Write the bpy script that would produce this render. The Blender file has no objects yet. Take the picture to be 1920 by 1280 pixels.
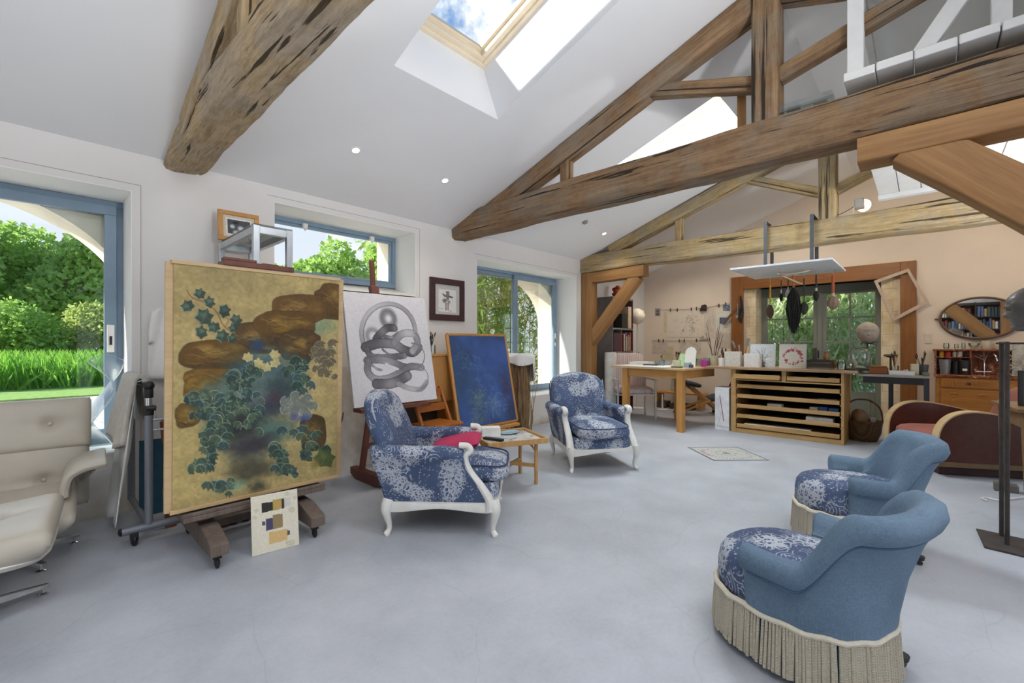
import bpy, bmesh, math, random
import numpy as np
from mathutils import Vector, Matrix
R = math.radians
PI = math.pi
SC = bpy.context.scene
COL = SC.collection
rnd = random.Random(7)

# ------------------------------------------------------------------ mesh builder
class B:
    """Collects shapes and links them as ONE mesh object."""
    def __init__(s):
        s.v = []; s.f = []; s.m = []; s.mi = 0; s.M = None
    def add(s, vs, fs):
        o = len(s.v)
        if s.M is not None:
            vs = [tuple(s.M @ Vector(p)) for p in vs]
        s.v += [tuple(p) for p in vs]
        s.f += [tuple(i + o for i in f) for f in fs]
        s.m += [s.mi] * len(fs)
        return s
    def bx(s, x0, x1, y0, y1, z0, z1):
        v = [(x0,y0,z0),(x1,y0,z0),(x1,y1,z0),(x0,y1,z0),(x0,y0,z1),(x1,y0,z1),(x1,y1,z1),(x0,y1,z1)]
        return s.add(v, [(0,3,2,1),(4,5,6,7),(0,1,5,4),(1,2,6,5),(2,3,7,6),(3,0,4,7)])
    def box(s, c, d, rz=0, rx=0, ry=0):
        m = Matrix.Translation(c) @ Matrix.Rotation(rz,4,'Z') @ Matrix.Rotation(ry,4,'Y') @ Matrix.Rotation(rx,4,'X')
        o = s.M; s.M = m if o is None else o @ m
        s.bx(-d[0]/2,d[0]/2,-d[1]/2,d[1]/2,-d[2]/2,d[2]/2); s.M = o
        return s
    def loft(s, rings, cap=True, closed=False):
        n = len(rings[0]); vs = [p for r in rings for p in r]; fs = []
        k = len(rings)
        for i in range(k if closed else k-1):
            a = i*n; b = ((i+1) % k)*n
            for j in range(n):
                j2 = (j+1) % n
                fs.append((a+j, a+j2, b+j2, b+j))
        if cap and not closed:
            fs.append(tuple(range(n-1,-1,-1))); fs.append(tuple((k-1)*n+j for j in range(n)))
        return s.add(vs, fs)
    def tube(s, pts, r, n=8, closed=False, sq=None):
        pts = [Vector(p) for p in pts]; k = len(pts)
        rs = r if isinstance(r, (list, tuple)) else [r]*k
        rings = []; up = None
        for i, p in enumerate(pts):
            if closed: t = pts[(i+1) % k] - pts[i-1]
            else: t = pts[min(i+1,k-1)] - pts[max(i-1,0)]
            if t.length < 1e-9: t = Vector((0,0,1))
            t.normalize()
            if up is None:
                up = Vector((0,0,1)) if abs(t.z) < .9 else Vector((0,1,0))
            a = t.cross(up)
            if a.length < 1e-6: a = t.orthogonal()
            a.normalize(); b = a.cross(t).normalized(); up = b
            ring = []
            for j in range(n):
                q = 2*PI*j/n + (PI/n if n == 4 else 0)
                ca, sb = math.cos(q), math.sin(q)
                if sq: ca *= sq[0]; sb *= sq[1]
                ring.append(tuple(p + (a*ca + b*sb)*rs[i]))
            rings.append(ring)
        return s.loft(rings, True, closed)
    def cyl(s, p0, p1, r, r1=None, n=12):
        return s.tube([p0, p1], [r, r if r1 is None else r1], n)
    def bar(s, p0, p1, w, h):
        """rectangular bar, w across (horizontal), h up"""
        p0 = Vector(p0); p1 = Vector(p1); t = (p1-p0).normalized()
        up = Vector((0,0,1)) if abs(t.z) < .95 else Vector((0,1,0))
        a = t.cross(up).normalized(); b = a.cross(t)
        rg = lambda p: [tuple(p+a*x*w/2+b*y*h/2) for x,y in ((-1,-1),(1,-1),(1,1),(-1,1))]
        return s.loft([rg(p0), rg(p1)])
    def lathe(s, prof, n=20, c=(0,0,0), loop=False):
        if loop: prof = list(prof)+[prof[0]]
        rings = [[(c[0]+r*math.cos(2*PI*j/n), c[1]+r*math.sin(2*PI*j/n), c[2]+z) for j in range(n)] for r, z in prof]
        return s.loft(rings, not loop)
    def ell(s, c, r, e=1.0, e2=None, nu=16, nv=10):
        """superellipsoid: e<1 boxy"""
        e2 = e if e2 is None else e2
        p = lambda x, k: math.copysign(abs(x)**k, x)
        rings = []
        for i in range(nv+1):
            t = -PI/2 + PI*i/nv
            ct, st = p(math.cos(t), e2), p(math.sin(t), e2)
            if i in (0, nv): ct = 1e-4
            rings.append([(c[0]+r[0]*ct*p(math.cos(2*PI*j/nu),e), c[1]+r[1]*ct*p(math.sin(2*PI*j/nu),e), c[2]+r[2]*st) for j in range(nu)])
        return s.loft(rings)
    def prism(s, poly, z0, z1, fn=None):
        """extrude a 2-D polygon; fn maps (a, b, depth) to a point"""
        fn = fn or (lambda a,b,c: (a,b,c))
        return s.loft([[fn(a,b,z0) for a,b in poly],[fn(a,b,z1) for a,b in poly]])
    def quad(s, *p):
        return s.add(p, [tuple(range(len(p)))])
    def grid(s, fn, nu, nv):
        vs = [fn(i/nu, j/nv) for j in range(nv+1) for i in range(nu+1)]
        fs = [(j*(nu+1)+i, j*(nu+1)+i+1, (j+1)*(nu+1)+i+1, (j+1)*(nu+1)+i) for j in range(nv) for i in range(nu)]
        return s.add(vs, fs)
    def build(s, name, mat, parent=None, smooth=False, bevel=0, sub=0, loc=None, rz=0, solid=0, seg=2, ang=35):
        me = bpy.data.meshes.new(name)
        me.from_pydata(s.v, [], s.f)
        for m in (mat if isinstance(mat, (list, tuple)) else [mat]): me.materials.append(m)
        if any(s.m): me.polygons.foreach_set('material_index', s.m)
        bm = bmesh.new(); bm.from_mesh(me); bmesh.ops.recalc_face_normals(bm, faces=bm.faces); bm.to_mesh(me); bm.free()
        if smooth:
            me.polygons.foreach_set('use_smooth', [True]*len(me.polygons))
            if ang and not sub: me.set_sharp_from_angle(angle=R(ang))
        o = bpy.data.objects.new(name, me); COL.objects.link(o)
        if parent is not None: o.parent = parent
        if loc is not None: o.location = loc
        if rz: o.rotation_euler.z = rz
        if solid:
            m = o.modifiers.new('s','SOLIDIFY'); m.thickness = solid; m.offset = 0
        if bevel:
            m = o.modifiers.new('b','BEVEL'); m.width = bevel; m.segments = seg; m.limit_method = 'ANGLE'; m.angle_limit = R(40)
        if sub:
            m = o.modifiers.new('u','SUBSURF'); m.levels = sub; m.render_levels = sub
        return o

def tag(o, label, cat, group=None, kind=None):
    o['label'] = label; o['category'] = cat
    if group: o['group'] = group
    if kind: o['kind'] = kind
    return o
def thing(name, label, cat, loc=(0,0,0), rz=0, group=None):
    o = bpy.data.objects.new(name, None); COL.objects.link(o)
    o.empty_display_size = .05
    o.location = loc; o.rotation_euler = (0,0,rz)
    return tag(o, label, cat, group)
def struct(o):
    o['kind'] = 'structure'; return o
def kids(o): return [c for c in bpy.data.objects if c.parent == o]
def dup(o, loc=None, rz=None, label=None, parent=None):
    c = o.copy(); COL.objects.link(c); c.parent = parent
    if loc is not None: c.location = loc
    if rz is not None: c.rotation_euler = (0,0,rz)
    if label: c['label'] = label
    for k in kids(o): dup(k, parent=c)
    return c
def crv(pts, n=6):
    """Catmull-Rom through the points"""
    P = [Vector(p) for p in pts]; out = []
    for i in range(len(P)-1):
        a = P[max(i-1,0)]; b = P[i]; c = P[i+1]; d = P[min(i+2,len(P)-1)]
        for k in range(n):
            t = k/n
            out.append(.5*((2*b)+(c-a)*t+(2*a-5*b+4*c-d)*t*t+(3*b-a-3*c+d)*t**3))
    out.append(P[-1]); return out
def lerp(a,b,t): return a+(b-a)*t
def sst(a,b,x):
    t = min(max((x-a)/(b-a),0),1); return t*t*(3-2*t)

# ------------------------------------------------------------------ materials
def s2l(c):
    f = lambda u: u/12.92 if u <= .04045 else ((u+.055)/1.055)**2.4
    return tuple(f(x) for x in c[:3])
def hexc(h): return s2l((int(h[0:2],16)/255, int(h[2:4],16)/255, int(h[4:6],16)/255))
def rgba(c): return (*c[:3], 1)
class NT:
    def __init__(s, name):
        s.mat = bpy.data.materials.new(name); s.mat.use_nodes = True
        s.t = s.mat.node_tree; s.b = s.t.nodes['Principled BSDF']; s.out = s.t.nodes['Material Output']
        s._c = None
    def n(s, typ, **kw):
        x = s.t.nodes.new(typ)
        for k, v in kw.items():
            if hasattr(x, k) and k not in x.inputs: setattr(x, k, v)
            else: s.put(x, k, v)
        return x
    def put(s, x, k, v):
        i = x.inputs[k]
        if hasattr(v, 'node'): s.t.links.new(v, i)
        elif hasattr(v, 'outputs'): s.t.links.new(v.outputs[0], i)
        else: i.default_value = v
    def coord(s, scale=(1,1,1), kind='Object', rot=(0,0,0)):
        if s._c is None: s._c = s.t.nodes.new('ShaderNodeTexCoord')
        m = s.t.nodes.new('ShaderNodeMapping'); s.t.links.new(s._c.outputs[kind], m.inputs[0])
        m.inputs['Scale'].default_value = scale if isinstance(scale,(tuple,list)) else (scale,)*3
        m.inputs['Rotation'].default_value = rot
        return m.outputs[0]
    def noise(s, vec, scale=5, detail=4, rough=.55, dist=0):
        x = s.n('ShaderNodeTexNoise', Vector=vec, Scale=scale, Detail=detail, Roughness=rough, Distortion=dist)
        return x.outputs[0]
    def vor(s, vec, scale=5, feature='F1', out='Distance'):
        x = s.t.nodes.new('ShaderNodeTexVoronoi'); x.feature = feature
        s.put(x,'Vector',vec); s.put(x,'Scale',scale); return x.outputs[out]
    def ramp(s, fac, stops):
        x = s.t.nodes.new('ShaderNodeValToRGB'); s.put(x,'Fac',fac)
        e = x.color_ramp.elements
        while len(e) < len(stops): e.new(.5)
        for k,(p,c) in enumerate(stops):
            e[k].position = p; e[k].color = rgba(c) if isinstance(c,(tuple,list)) else (c,c,c,1)
        return x.outputs[0]
    def mix(s, fac, a, b, mode='MIX'):
        x = s.t.nodes.new('ShaderNodeMix'); x.data_type = 'RGBA'; x.blend_type = mode
        for k, v in ((0,fac),(6,a),(7,b)):
            if hasattr(v,'node'): s.t.links.new(v, x.inputs[k])
            else: x.inputs[k].default_value = rgba(v) if isinstance(v,(tuple,list)) else v
        return x.outputs[2]
    def math(s, op, a, b=0, clamp=False):
        x = s.t.nodes.new('ShaderNodeMath'); x.operation = op; x.use_clamp = clamp
        for k, v in ((0,a),(1,b)):
            if hasattr(v,'node'): s.t.links.new(v, x.inputs[k])
            else: x.inputs[k].default_value = v
        return x.outputs[0]
    def bump(s, h, strength=.3, dist=.01):
        x = s.n('ShaderNodeBump', Height=h, Strength=strength, Distance=dist)
        s.t.links.new(x.outputs[0], s.b.inputs['Normal'])
    def fin(s, col=None, rough=None, metal=None, **kw):
        if col is not None: s.put(s.b,'Base Color', rgba(col) if isinstance(col,(tuple,list)) else col)
        if rough is not None: s.put(s.b,'Roughness',rough)
        if metal is not None: s.put(s.b,'Metallic',metal)
        for k, v in kw.items(): s.put(s.b,k,v)
        return s.mat
MC = {}
def plain(name, h, rough=.6, metal=0, var=.12, scale=12, bump=0, spec=.5):
    """painted / plastic / metal surface with faint uneven tone"""
    if name in MC: return MC[name]
    c = hexc(h); n = NT(name); co = n.coord()
    f = n.noise(co, scale, 5)
    col = n.ramp(f, [(.3, tuple(x*(1-var) for x in c)), (.7, tuple(min(1,x*(1+var)) for x in c))])
    if bump: n.bump(n.noise(co, scale*6, 4), bump, .004)
    MC[name] = n.fin(col, rough, metal, **{'Specular IOR Level': spec}); return MC[name]
def wood(name, lo, hi, axis=0, scale=3, rough=.55, bump=.25, knots=0, mid=None):
    if name in MC: return MC[name]
    n = NT(name); sc = [scale*5]*3; sc[axis] = scale*.45
    co = n.coord(tuple(sc)); f = n.noise(co, 1.6, 8, .62, .4)
    fine = [scale*38]*3; fine[axis] = scale*1.6
    g = n.noise(n.coord(tuple(fine)), 1.0, 4, .6)
    big = n.noise(n.coord(1.0), scale*.9, 3)
    k = n.math('ADD', n.math('MULTIPLY', f, .6), n.math('MULTIPLY', g, .4))
    k = n.math('ADD', n.math('MULTIPLY', k, .8), n.math('MULTIPLY', big, .2))
    st = [(.3, hexc(lo)), (.68, hexc(hi))]
    if mid: st.insert(1, (.48, hexc(mid)))
    col = n.ramp(k, st)
    n.bump(k, bump, .012); MC[name] = n.fin(col, rough); return MC[name]
def glassy(name, tint=(1,1,1), refl=.08, rough=.0):
    if name in MC: return MC[name]
    n = NT(name)
    tr = n.n('ShaderNodeBsdfTransparent', Color=rgba(tint)); gl = n.n('ShaderNodeBsdfGlossy', Roughness=rough)
    lw = n.n('ShaderNodeFresnel', IOR=1.45)
    fac = n.math('ADD', n.math('MULTIPLY', lw.outputs[0], .7 if refl > .06 else .4), max(refl-.06,0), True)
    mx = n.n('ShaderNodeMixShader'); n.t.links.new(fac, mx.inputs[0]); n.t.links.new(tr.outputs[0], mx.inputs[1]); n.t.links.new(gl.outputs[0], mx.inputs[2])
    n.t.links.new(mx.outputs[0], n.out.inputs[0]); MC[name] = n.mat; return n.mat
def emit(name, h, s):
    n = NT(name); return n.fin(hexc(h), .5, **{'Emission Color': rgba(hexc(h)), 'Emission Strength': s})

# ------------------------------------------------------------------ painter (colour attribute pictures)
class Pic:
    def __init__(s, w, h, base, seed=1, corners=None):
        s.w, s.h = w, h; s.rg = np.random.RandomState(seed)
        s.a = np.ones((h,w,3))*np.array([int(base[i:i+2],16)/255 for i in (0,2,4)])
        s.U, s.V = np.meshgrid((np.arange(w)+.5)/w, (np.arange(h)+.5)/h); s.asp = h/w
        s.H = None
        if corners:      # TL, TR, BR, BL in some drawing frame -> unit square
            A = []; rhs = []
            for (x,y),(u,v) in zip(corners, ((0,0),(1,0),(1,1),(0,1))):
                A += [[x,y,1,0,0,0,-u*x,-u*y],[0,0,0,x,y,1,-v*x,-v*y]]; rhs += [u,v]
            s.H = np.append(np.linalg.solve(np.array(A,float), np.array(rhs,float)),1).reshape(3,3)
            s.sc = abs(corners[1][0]-corners[0][0])
        else: s.sc = 1.0
    def m(s, x, y):
        if s.H is None: return x, y
        q = s.H @ np.array([x,y,1.]); return q[0]/q[2], q[1]/q[2]
    def c(s, h): return np.array([int(h[i:i+2],16)/255 for i in (0,2,4)])
    def noise(s, n):
        out = np.zeros((s.h,s.w)); amp = 1; tot = 0
        for k in range(4):
            g = s.rg.rand(int(n*s.asp)+3, int(n)+3)
            y = s.V*(int(n*s.asp)+1); x = s.U*(int(n)+1)
            yi = y.astype(int); xi = x.astype(int); fy = y-yi; fx = x-xi
            fy = fy*fy*(3-2*fy); fx = fx*fx*(3-2*fx)
            out += amp*((g[yi,xi]*(1-fx)+g[yi,xi+1]*fx)*(1-fy)+(g[yi+1,xi]*(1-fx)+g[yi+1,xi+1]*fx)*fy)
            tot += amp; amp *= .5; n *= 2
        return out/tot
    def put(s, mask, col, alpha=1, sl=None):
        k = (np.clip(mask,0,1)*alpha)[...,None]
        col = s.c(col) if isinstance(col,str) else col
        if sl is None: s.a = s.a*(1-k)+col*k
        else: s.a[sl] = s.a[sl]*(1-k)+col*k
    def win(s, u0, u1, v0, v1):
        x0 = max(0,int(u0*s.w)-1); x1 = min(s.w,int(u1*s.w)+3); y0 = max(0,int(v0*s.h)-1); y1 = min(s.h,int(v1*s.h)+3)
        return (slice(y0,max(y0,y1)), slice(x0,max(x0,x1)))
    def tone(s, n, amt):
        s.a = np.clip(s.a*(1+amt*(s.noise(n)-.5)[...,None]*2),0,1)
    def dist(s, pts, m):
        us = [p[0] for p in pts]; vs = [p[1] for p in pts]
        sl = s.win(min(us)-m, max(us)+m, min(vs)-m/s.asp, max(vs)+m/s.asp); U = s.U[sl]; V = s.V[sl]*s.asp
        d = np.full(U.shape,9.); T = np.zeros(U.shape); k = len(pts)-1
        for i in range(k):
            (x0,y0),(x1,y1) = pts[i],pts[i+1]; y0*=s.asp; y1*=s.asp
            dx,dy = x1-x0,y1-y0; L = dx*dx+dy*dy+1e-12
            t = np.clip(((U-x0)*dx+(V-y0)*dy)/L,0,1)
            q = np.hypot(U-x0-t*dx, V-y0-t*dy)
            b = q < d; d = np.where(b,q,d); T = np.where(b,(i+t)/k,T)
        return d, T, sl
    def stroke(s, pts, w, col, alpha=1, soft=.5, smooth=True, taper=False):
        p = [s.m(*q) for q in pts]
        if smooth and len(p) > 2: p = [(q[0],q[1]) for q in crv([(a,b,0) for a,b in p],5)]
        w = w/s.sc; d, T, sl = s.dist(p, w)
        ww = w*(np.sin(np.pi*np.clip(T,.02,.98))**.6 if taper else 1)
        s.put(1-np.clip((d-ww*(1-soft)*.5)/(ww*.5*soft+1e-6),0,1), col, alpha, sl); return d, T, sl
    def ribbon(s, pts, w, dark, lite, alpha=.9):
        """shaded band: dark rims, light middle, tone drifting along it"""
        d, T, sl = s.stroke(pts, w, lite, alpha, .2)
        e = np.clip(d/(w/s.sc*.5),0,1)
        k = (e < 1)*(.30*e**3+.70*(.5+.5*np.sin(T*9+1)))
        s.put(k, dark, .9, sl); s.put((e < 1)*(e > .82)*1., dark, .6, sl)
    def blob(s, cx, cy, rx, ry, col, alpha=1, soft=.4, rot=0, rag=0.):
        u, v = s.m(cx,cy); rx /= s.sc; ry /= s.sc; m = max(rx,ry)*(1+rag)
        sl = s.win(u-m,u+m,v-m/s.asp,v+m/s.asp)
        x = s.U[sl]-u; y = (s.V[sl]-v)*s.asp; c0, s0 = math.cos(rot), math.sin(rot)
        d = np.hypot((x*c0+y*s0)/rx, (-x*s0+y*c0)/ry)
        if rag:
            if not hasattr(s,'_rag'): s._rag = [s.noise(18) for _ in range(3)]
            d = d+rag*(s._rag[s.rg.randint(3)][sl]-.5)*2
        s.put(np.clip((1-d)/soft,0,1), col, alpha, sl)
    def poly(s, pts, col, alpha=1):
        p = [s.m(*q) for q in pts]; sl = s.win(min(q[0] for q in p),max(q[0] for q in p),min(q[1] for q in p),max(q[1] for q in p))
        U, V = s.U[sl], s.V[sl]; ins = np.zeros(U.shape,bool); n = len(p)
        for i in range(n):
            (x0,y0),(x1,y1) = p[i],p[(i+1)%n]
            if abs(y1-y0) < 1e-9: continue
            ins ^= ((y0 > V) != (y1 > V)) & (U < (x1-x0)*(V-y0)/(y1-y0)+x0)
        s.put(ins*1., col, alpha, sl)
    def leaf(s, x, y, r, rot, dark, lite):
        sh = ((0,-1),(.30,-.62),(.78,-.62),(.72,-.12),(.86,.34),(.36,.46),(0,.72),(-.36,.46),(-.86,.34),(-.72,-.12),(-.78,-.62),(-.30,-.62))
        c0,s0 = math.cos(rot),math.sin(rot); tf = lambda a,b,k=1: (x+r*k*(a*c0-b*s0), y+r*k*(a*s0+b*c0))
        s.poly([tf(a,b) for a,b in sh], dark, .92)
        s.blob(*tf(-.2,-.2), r*.5, r*.45, lite, .45, .9)
        s.stroke([tf(-.8,-.5),tf(-.66,-.1),tf(-.8,.32),tf(-.3,.44),tf(0,.70)], r*.16, lite, .75, .6)
        s.stroke([tf(0,-.8),tf(0,.6)], r*.10, lite, .5, .8, False)
    def curl(s, x, y, r, rot, dark, lite):
        c0,s0 = math.cos(rot),math.sin(rot); tf = lambda a,b: (x+r*(a*c0-b*s0), y+r*(a*s0+b*c0))
        s.poly([tf(*q) for q in ((-.9,.1),(-.6,-.6),(.1,-.85),(.8,-.4),(1.,.3),(.55,.1),(.3,.75),(0,.2),(-.4,.65))], dark, .9)
        s.stroke([tf(-.9,.1),tf(-.6,-.6),tf(.1,-.85),tf(.8,-.4),tf(1.,.3)], r*.16, lite, .85, .6, True, True)
        s.stroke([tf(.1,-.7),tf(.15,-.1),tf(.3,.65)], r*.10, lite, .45, .8, True, True)
    def build(s, name, parent, fn, mat=None):
        """fn(u, v_down) -> local point"""
        w,h = s.w,s.h
        vs = [fn(i/(w-1), j/(h-1)) for j in range(h) for i in range(w)]
        idx = np.arange(w*h).reshape(h,w)
        fs = np.stack([idx[:-1,:-1],idx[1:,:-1],idx[1:,1:],idx[:-1,1:]],-1).reshape(-1,4)
        me = bpy.data.meshes.new(name); me.from_pydata(vs, [], fs.tolist())
        at = me.color_attributes.new('Col','FLOAT_COLOR','POINT')
        a = np.clip(s.a,0,1); lin = np.where(a <= .04045, a/12.92, ((a+.055)/1.055)**2.4)
        at.data.foreach_set('color', np.concatenate([lin, np.ones((h,w,1))],-1).astype(np.float32).ravel())
        me.materials.append(mat or PAINT); o = bpy.data.objects.new(name, me); COL.objects.link(o); o.parent = parent
        return o
_n = NT('painted_picture'); _a = _n.t.nodes.new('ShaderNodeAttribute'); _a.attribute_name = 'Col'
PAINT = _n.fin(_a.outputs['Color'], .75)

# ------------------------------------------------------------------ material library
WHITE_WALL = plain('limewashed plaster','DCD9D6',.9,0,.025,3,.05)
WARM_WALL = plain('warm plaster','DDCFC0',.9,0,.03,2.5,.05)
CEIL = plain('ceiling paint','E6E6E7',.9,0,.012,2)
WHITE = plain('white paint','E9E8E4',.55,0,.04,9)
PAPER = plain('paper white','EDEBE6',.8,0,.03,6)
BLUE_FR = plain('blue window paint','7F95A8',.45,0,.06,5)
GREY_FR = plain('grey green door paint','7C8079',.5,0,.06,4)
BLACK = plain('black satin','161616',.45,0,.2)
STEEL = plain('brushed steel','B9BEC2',.3,.9,.08,20)
CHROME = plain('chrome','D8DADC',.12,1,.03,5)
GREYTUBE = plain('grey enamel tube','7E828A',.4,.3,.06)
RUST = plain('rusted iron','4A4340',.7,.5,.25,14)
GLASS = glassy('window glass',(.98,1,.99),.05)
JARGL = glassy('jar glass',(.90,.95,.93),.16)
def rough(name, lo, mid, hi, grey, sx):
    """hand-hewn oak: long grain, cracks, pale and grey weathered patches"""
    n = NT(name); co = n.coord()
    g = n.noise(n.coord((sx,13,13)), 1.7, 9, .66, .7); fi = n.noise(n.coord((sx*4,90,90)), 1, 5, .65)
    pa = n.noise(co, 2.3, 5, .6, .6); sp = n.noise(co, 16, 6, .7)
    k = n.math('ADD', n.math('ADD', n.math('MULTIPLY', g, .5), n.math('MULTIPLY', fi, .3)), n.math('MULTIPLY', sp, .2))
    col = n.ramp(k, [(.33,hexc(lo)),(.49,hexc(mid)),(.66,hexc(hi))])
    col = n.mix(n.ramp(pa, [(.48,0.),(.62,.75)]), col, n.ramp(k, [(.35,tuple(x*.5 for x in hexc(grey))),(.62,hexc(grey))]))
    cr = n.ramp(n.noise(n.coord((sx*.5,22,22)), 1.2, 3, .5, .5), [(.355,0.),(.385,1.)])
    col = n.mix(cr, tuple(x*.35 for x in hexc(lo)), col)
    h = n.math('ADD', n.math('MULTIPLY', k, 1.), n.math('MULTIPLY', cr, .35))
    n.bump(h, .9, .03); return n.fin(col, .9)
OAKOLD = rough('old oak beam','55422F','86694C','AA8A66','9A8A76',1.0)
OAKPALE = rough('pale rough oak','7E6642','B2986C','CEB88E','BAAA8E',1.0)
OAKBARK = rough('bark edged oak','7A6242','B29A76','D4BE98','C0B09C',2.2)
OAKNEW = wood('sawn oak','74522C','AE8450',0,1.6,.6,.35,mid='93693C')
OAKZ = wood('sawn oak upright','74522C','AE8450',2,1.6,.6,.35,mid='A87B48')
HONEY = wood('honey pine','A9733A','CE9A58',2,2.6,.5,.12)
HONEYX = wood('honey pine rail','A9733A','CE9A58',1,2.6,.5,.12)
TIMBER = wood('varnished timber','6A3E14','976028',2,2.2,.45,.2)
TIMBERY = wood('varnished timber lintel','6A3E14','976028',1,2.2,.45,.2)
MAHOG = wood('mahogany veneer','36150C','56271A',0,2,.3,.05)
PALEWD = wood('pale wood edge','B39468','D2B68A',0,3,.5,.1)
CASEWD = wood('pitch pine cabinet','A07A48','C9A46C',1,2.4,.55,.15)
EASELWD = wood('dusty easel wood','4C4038','7B6C60',2,3,.65,.2)
REDWD = wood('reddish stained wood','4A241A','7A4433',2,3,.5,.15)
LEATHERW = plain('white leather','B6AEA0',.42,0,.04,7,.12)
LEATHERR = plain('worn red leather','9A5F54',.5,0,.12,6,.15)
LINEN = plain('cream cord','D8D0BE',.9,0,.08,60,.3)
CANVASW = plain('raw canvas','D9D4C9',.9,0,.06,30,.2)
def toile():
    n = NT('blue toile fabric'); co = n.coord()
    wob = n.mix(.035, co, n.n('ShaderNodeTexNoise', Vector=co, Scale=9., Detail=2.).outputs[1], 'ADD')
    cl = n.ramp(n.vor(wob, 5.2, 'SMOOTH_F1'), [(.30,1.),(.47,0.)])
    lf = n.ramp(n.vor(wob, 72), [(.28,.9),(.40,0.)])
    nz = n.ramp(n.noise(co, 55, 3, .6), [(.47,0.),(.56,.8)])
    vein = n.ramp(n.vor(wob, 34, 'DISTANCE_TO_EDGE'), [(.05,1.),(.13,0.)])
    inner = n.math('MULTIPLY', cl, n.math('MAXIMUM', n.math('MULTIPLY', n.math('ADD', lf, nz, True), .75), vein), True)
    inner = n.ramp(inner, [(.28,0.),(.5,1.)])
    d2 = n.vor(wob, 8.5)
    rings = n.ramp(n.math('SINE', n.math('MULTIPLY', d2, 46)), [(.62,0.),(.8,1.)])
    band = n.math('MULTIPLY', rings, n.ramp(n.noise(co, 7, 2), [(.50,0.),(.56,1.)]))
    spr = n.math('MULTIPLY', n.ramp(n.vor(wob, 62), [(.22,1.),(.33,0.)]), n.ramp(n.noise(co, 11, 3), [(.44,0.),(.50,1.)]))
    w = n.math('MAXIMUM', n.math('MAXIMUM', inner, n.math('MULTIPLY', band, .8)), n.math('MULTIPLY', spr, .85))
    navy = n.ramp(n.noise(co, 3, 3), [(.3, hexc('3C4A68')), (.7, hexc('4C5E7E'))])
    n.bump(n.noise(co, 240, 2), .25, .002)
    return n.fin(n.mix(w, navy, hexc('AEB3BD')), .85)
TOILE = toile()
def linen(name, lo, hi):
    n = NT(name); co = n.coord()
    a = n.noise(n.coord((60,60,400)), 1, 3); b = n.noise(n.coord((300,300,30)), 1, 3); c = n.noise(co, 4, 4)
    k = n.math('ADD', n.math('MULTIPLY', n.math('ADD', a, b), .3), n.math('MULTIPLY', c, .4))
    n.bump(k, .3, .002); return n.fin(n.ramp(k, [(.35,hexc(lo)),(.65,hexc(hi))]), .9)
BLUELINEN = linen('slate blue linen','4D6377','71879C')
def floor_mat():
    n = NT('polished concrete'); co = n.coord()
    a = n.noise(co, .55, 6, .6); b = n.noise(co, 3.2, 8, .65); c = n.noise(co, 45, 3, .7)
    k = n.math('ADD', n.math('ADD', n.math('MULTIPLY', a, .5), n.math('MULTIPLY', b, .35)), n.math('MULTIPLY', c, .15))
    col = n.ramp(k, [(.34,hexc('989BA1')),(.5,hexc('ABAFB7')),(.66,hexc('BCBFC6'))])
    cr = n.ramp(n.vor(n.mix(.25, co, n.n('ShaderNodeTexNoise', Vector=co, Scale=2.).outputs[1], 'ADD'), 1.1, 'DISTANCE_TO_EDGE'), [(0.,.9),(.004,1.)])
    col = n.mix(1.0, col, cr, 'MULTIPLY')
    n.bump(b, .05, .01)
    return n.fin(col, n.ramp(b, [(.3,.42),(.7,.6)]))
FLOOR = floor_mat()

def acryl():
    n = NT('clear acrylic')
    tr = n.n('ShaderNodeBsdfTransparent', Color=(.86,.92,.96,1)); df = n.n('ShaderNodeBsdfDiffuse', Color=(.85,.9,.95,1)); gl = n.n('ShaderNodeBsdfGlossy', Roughness=.05)
    lw = n.n('ShaderNodeLayerWeight', Blend=.45)
    m1 = n.n('ShaderNodeMixShader', Fac=.5); n.t.links.new(df.outputs[0], m1.inputs[1]); n.t.links.new(gl.outputs[0], m1.inputs[2])
    m2 = n.n('ShaderNodeMixShader'); n.t.links.new(n.ramp(lw.outputs['Facing'], [(.1,.10),(.8,.75)]), m2.inputs[0]); n.t.links.new(tr.outputs[0], m2.inputs[1]); n.t.links.new(m1.outputs[0], m2.inputs[2])
    n.t.links.new(m2.outputs[0], n.out.inputs[0]); return n.mat
ACRYL = acryl()
# ================================================================== setting
YW = 4.38            # inner face of the long wall with the windows
XE = 8.85            # inner face of the far end wall
YR, ZR = .83, 3.947  # ridge
ZE = 2.69            # eaves
YB, XB = -2.72, -3.5 # unseen wall opposite, wall behind the viewer
PIT = math.atan2(ZR-ZE, YW-YR)

def cells(b, x0, x1, z0, z1, holes, put):
    xs = sorted({x0,x1,*[min(max(h[i],x0),x1) for h in holes for i in (0,1)]})
    zs = sorted({z0,z1,*[min(max(h[i],z0),z1) for h in holes for i in (2,3)]})
    for i in range(len(xs)-1):
        j = 0
        while j < len(zs)-1:
            cx = (xs[i]+xs[i+1])/2
            inh = lambda k: any(h[0] < cx < h[1] and h[2] < (zs[k]+zs[k+1])/2 < h[3] for h in holes)
            if inh(j): j += 1; continue
            k = j
            while k < len(zs)-1 and not inh(k): k += 1
            put(xs[i], xs[i+1], zs[j], zs[k]); j = k
b = B(); b.bx(XB-.4, XE+.6, YB-.4, YW+.02, -.12, 0)
struct(b.build('floor', FLOOR))
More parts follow.
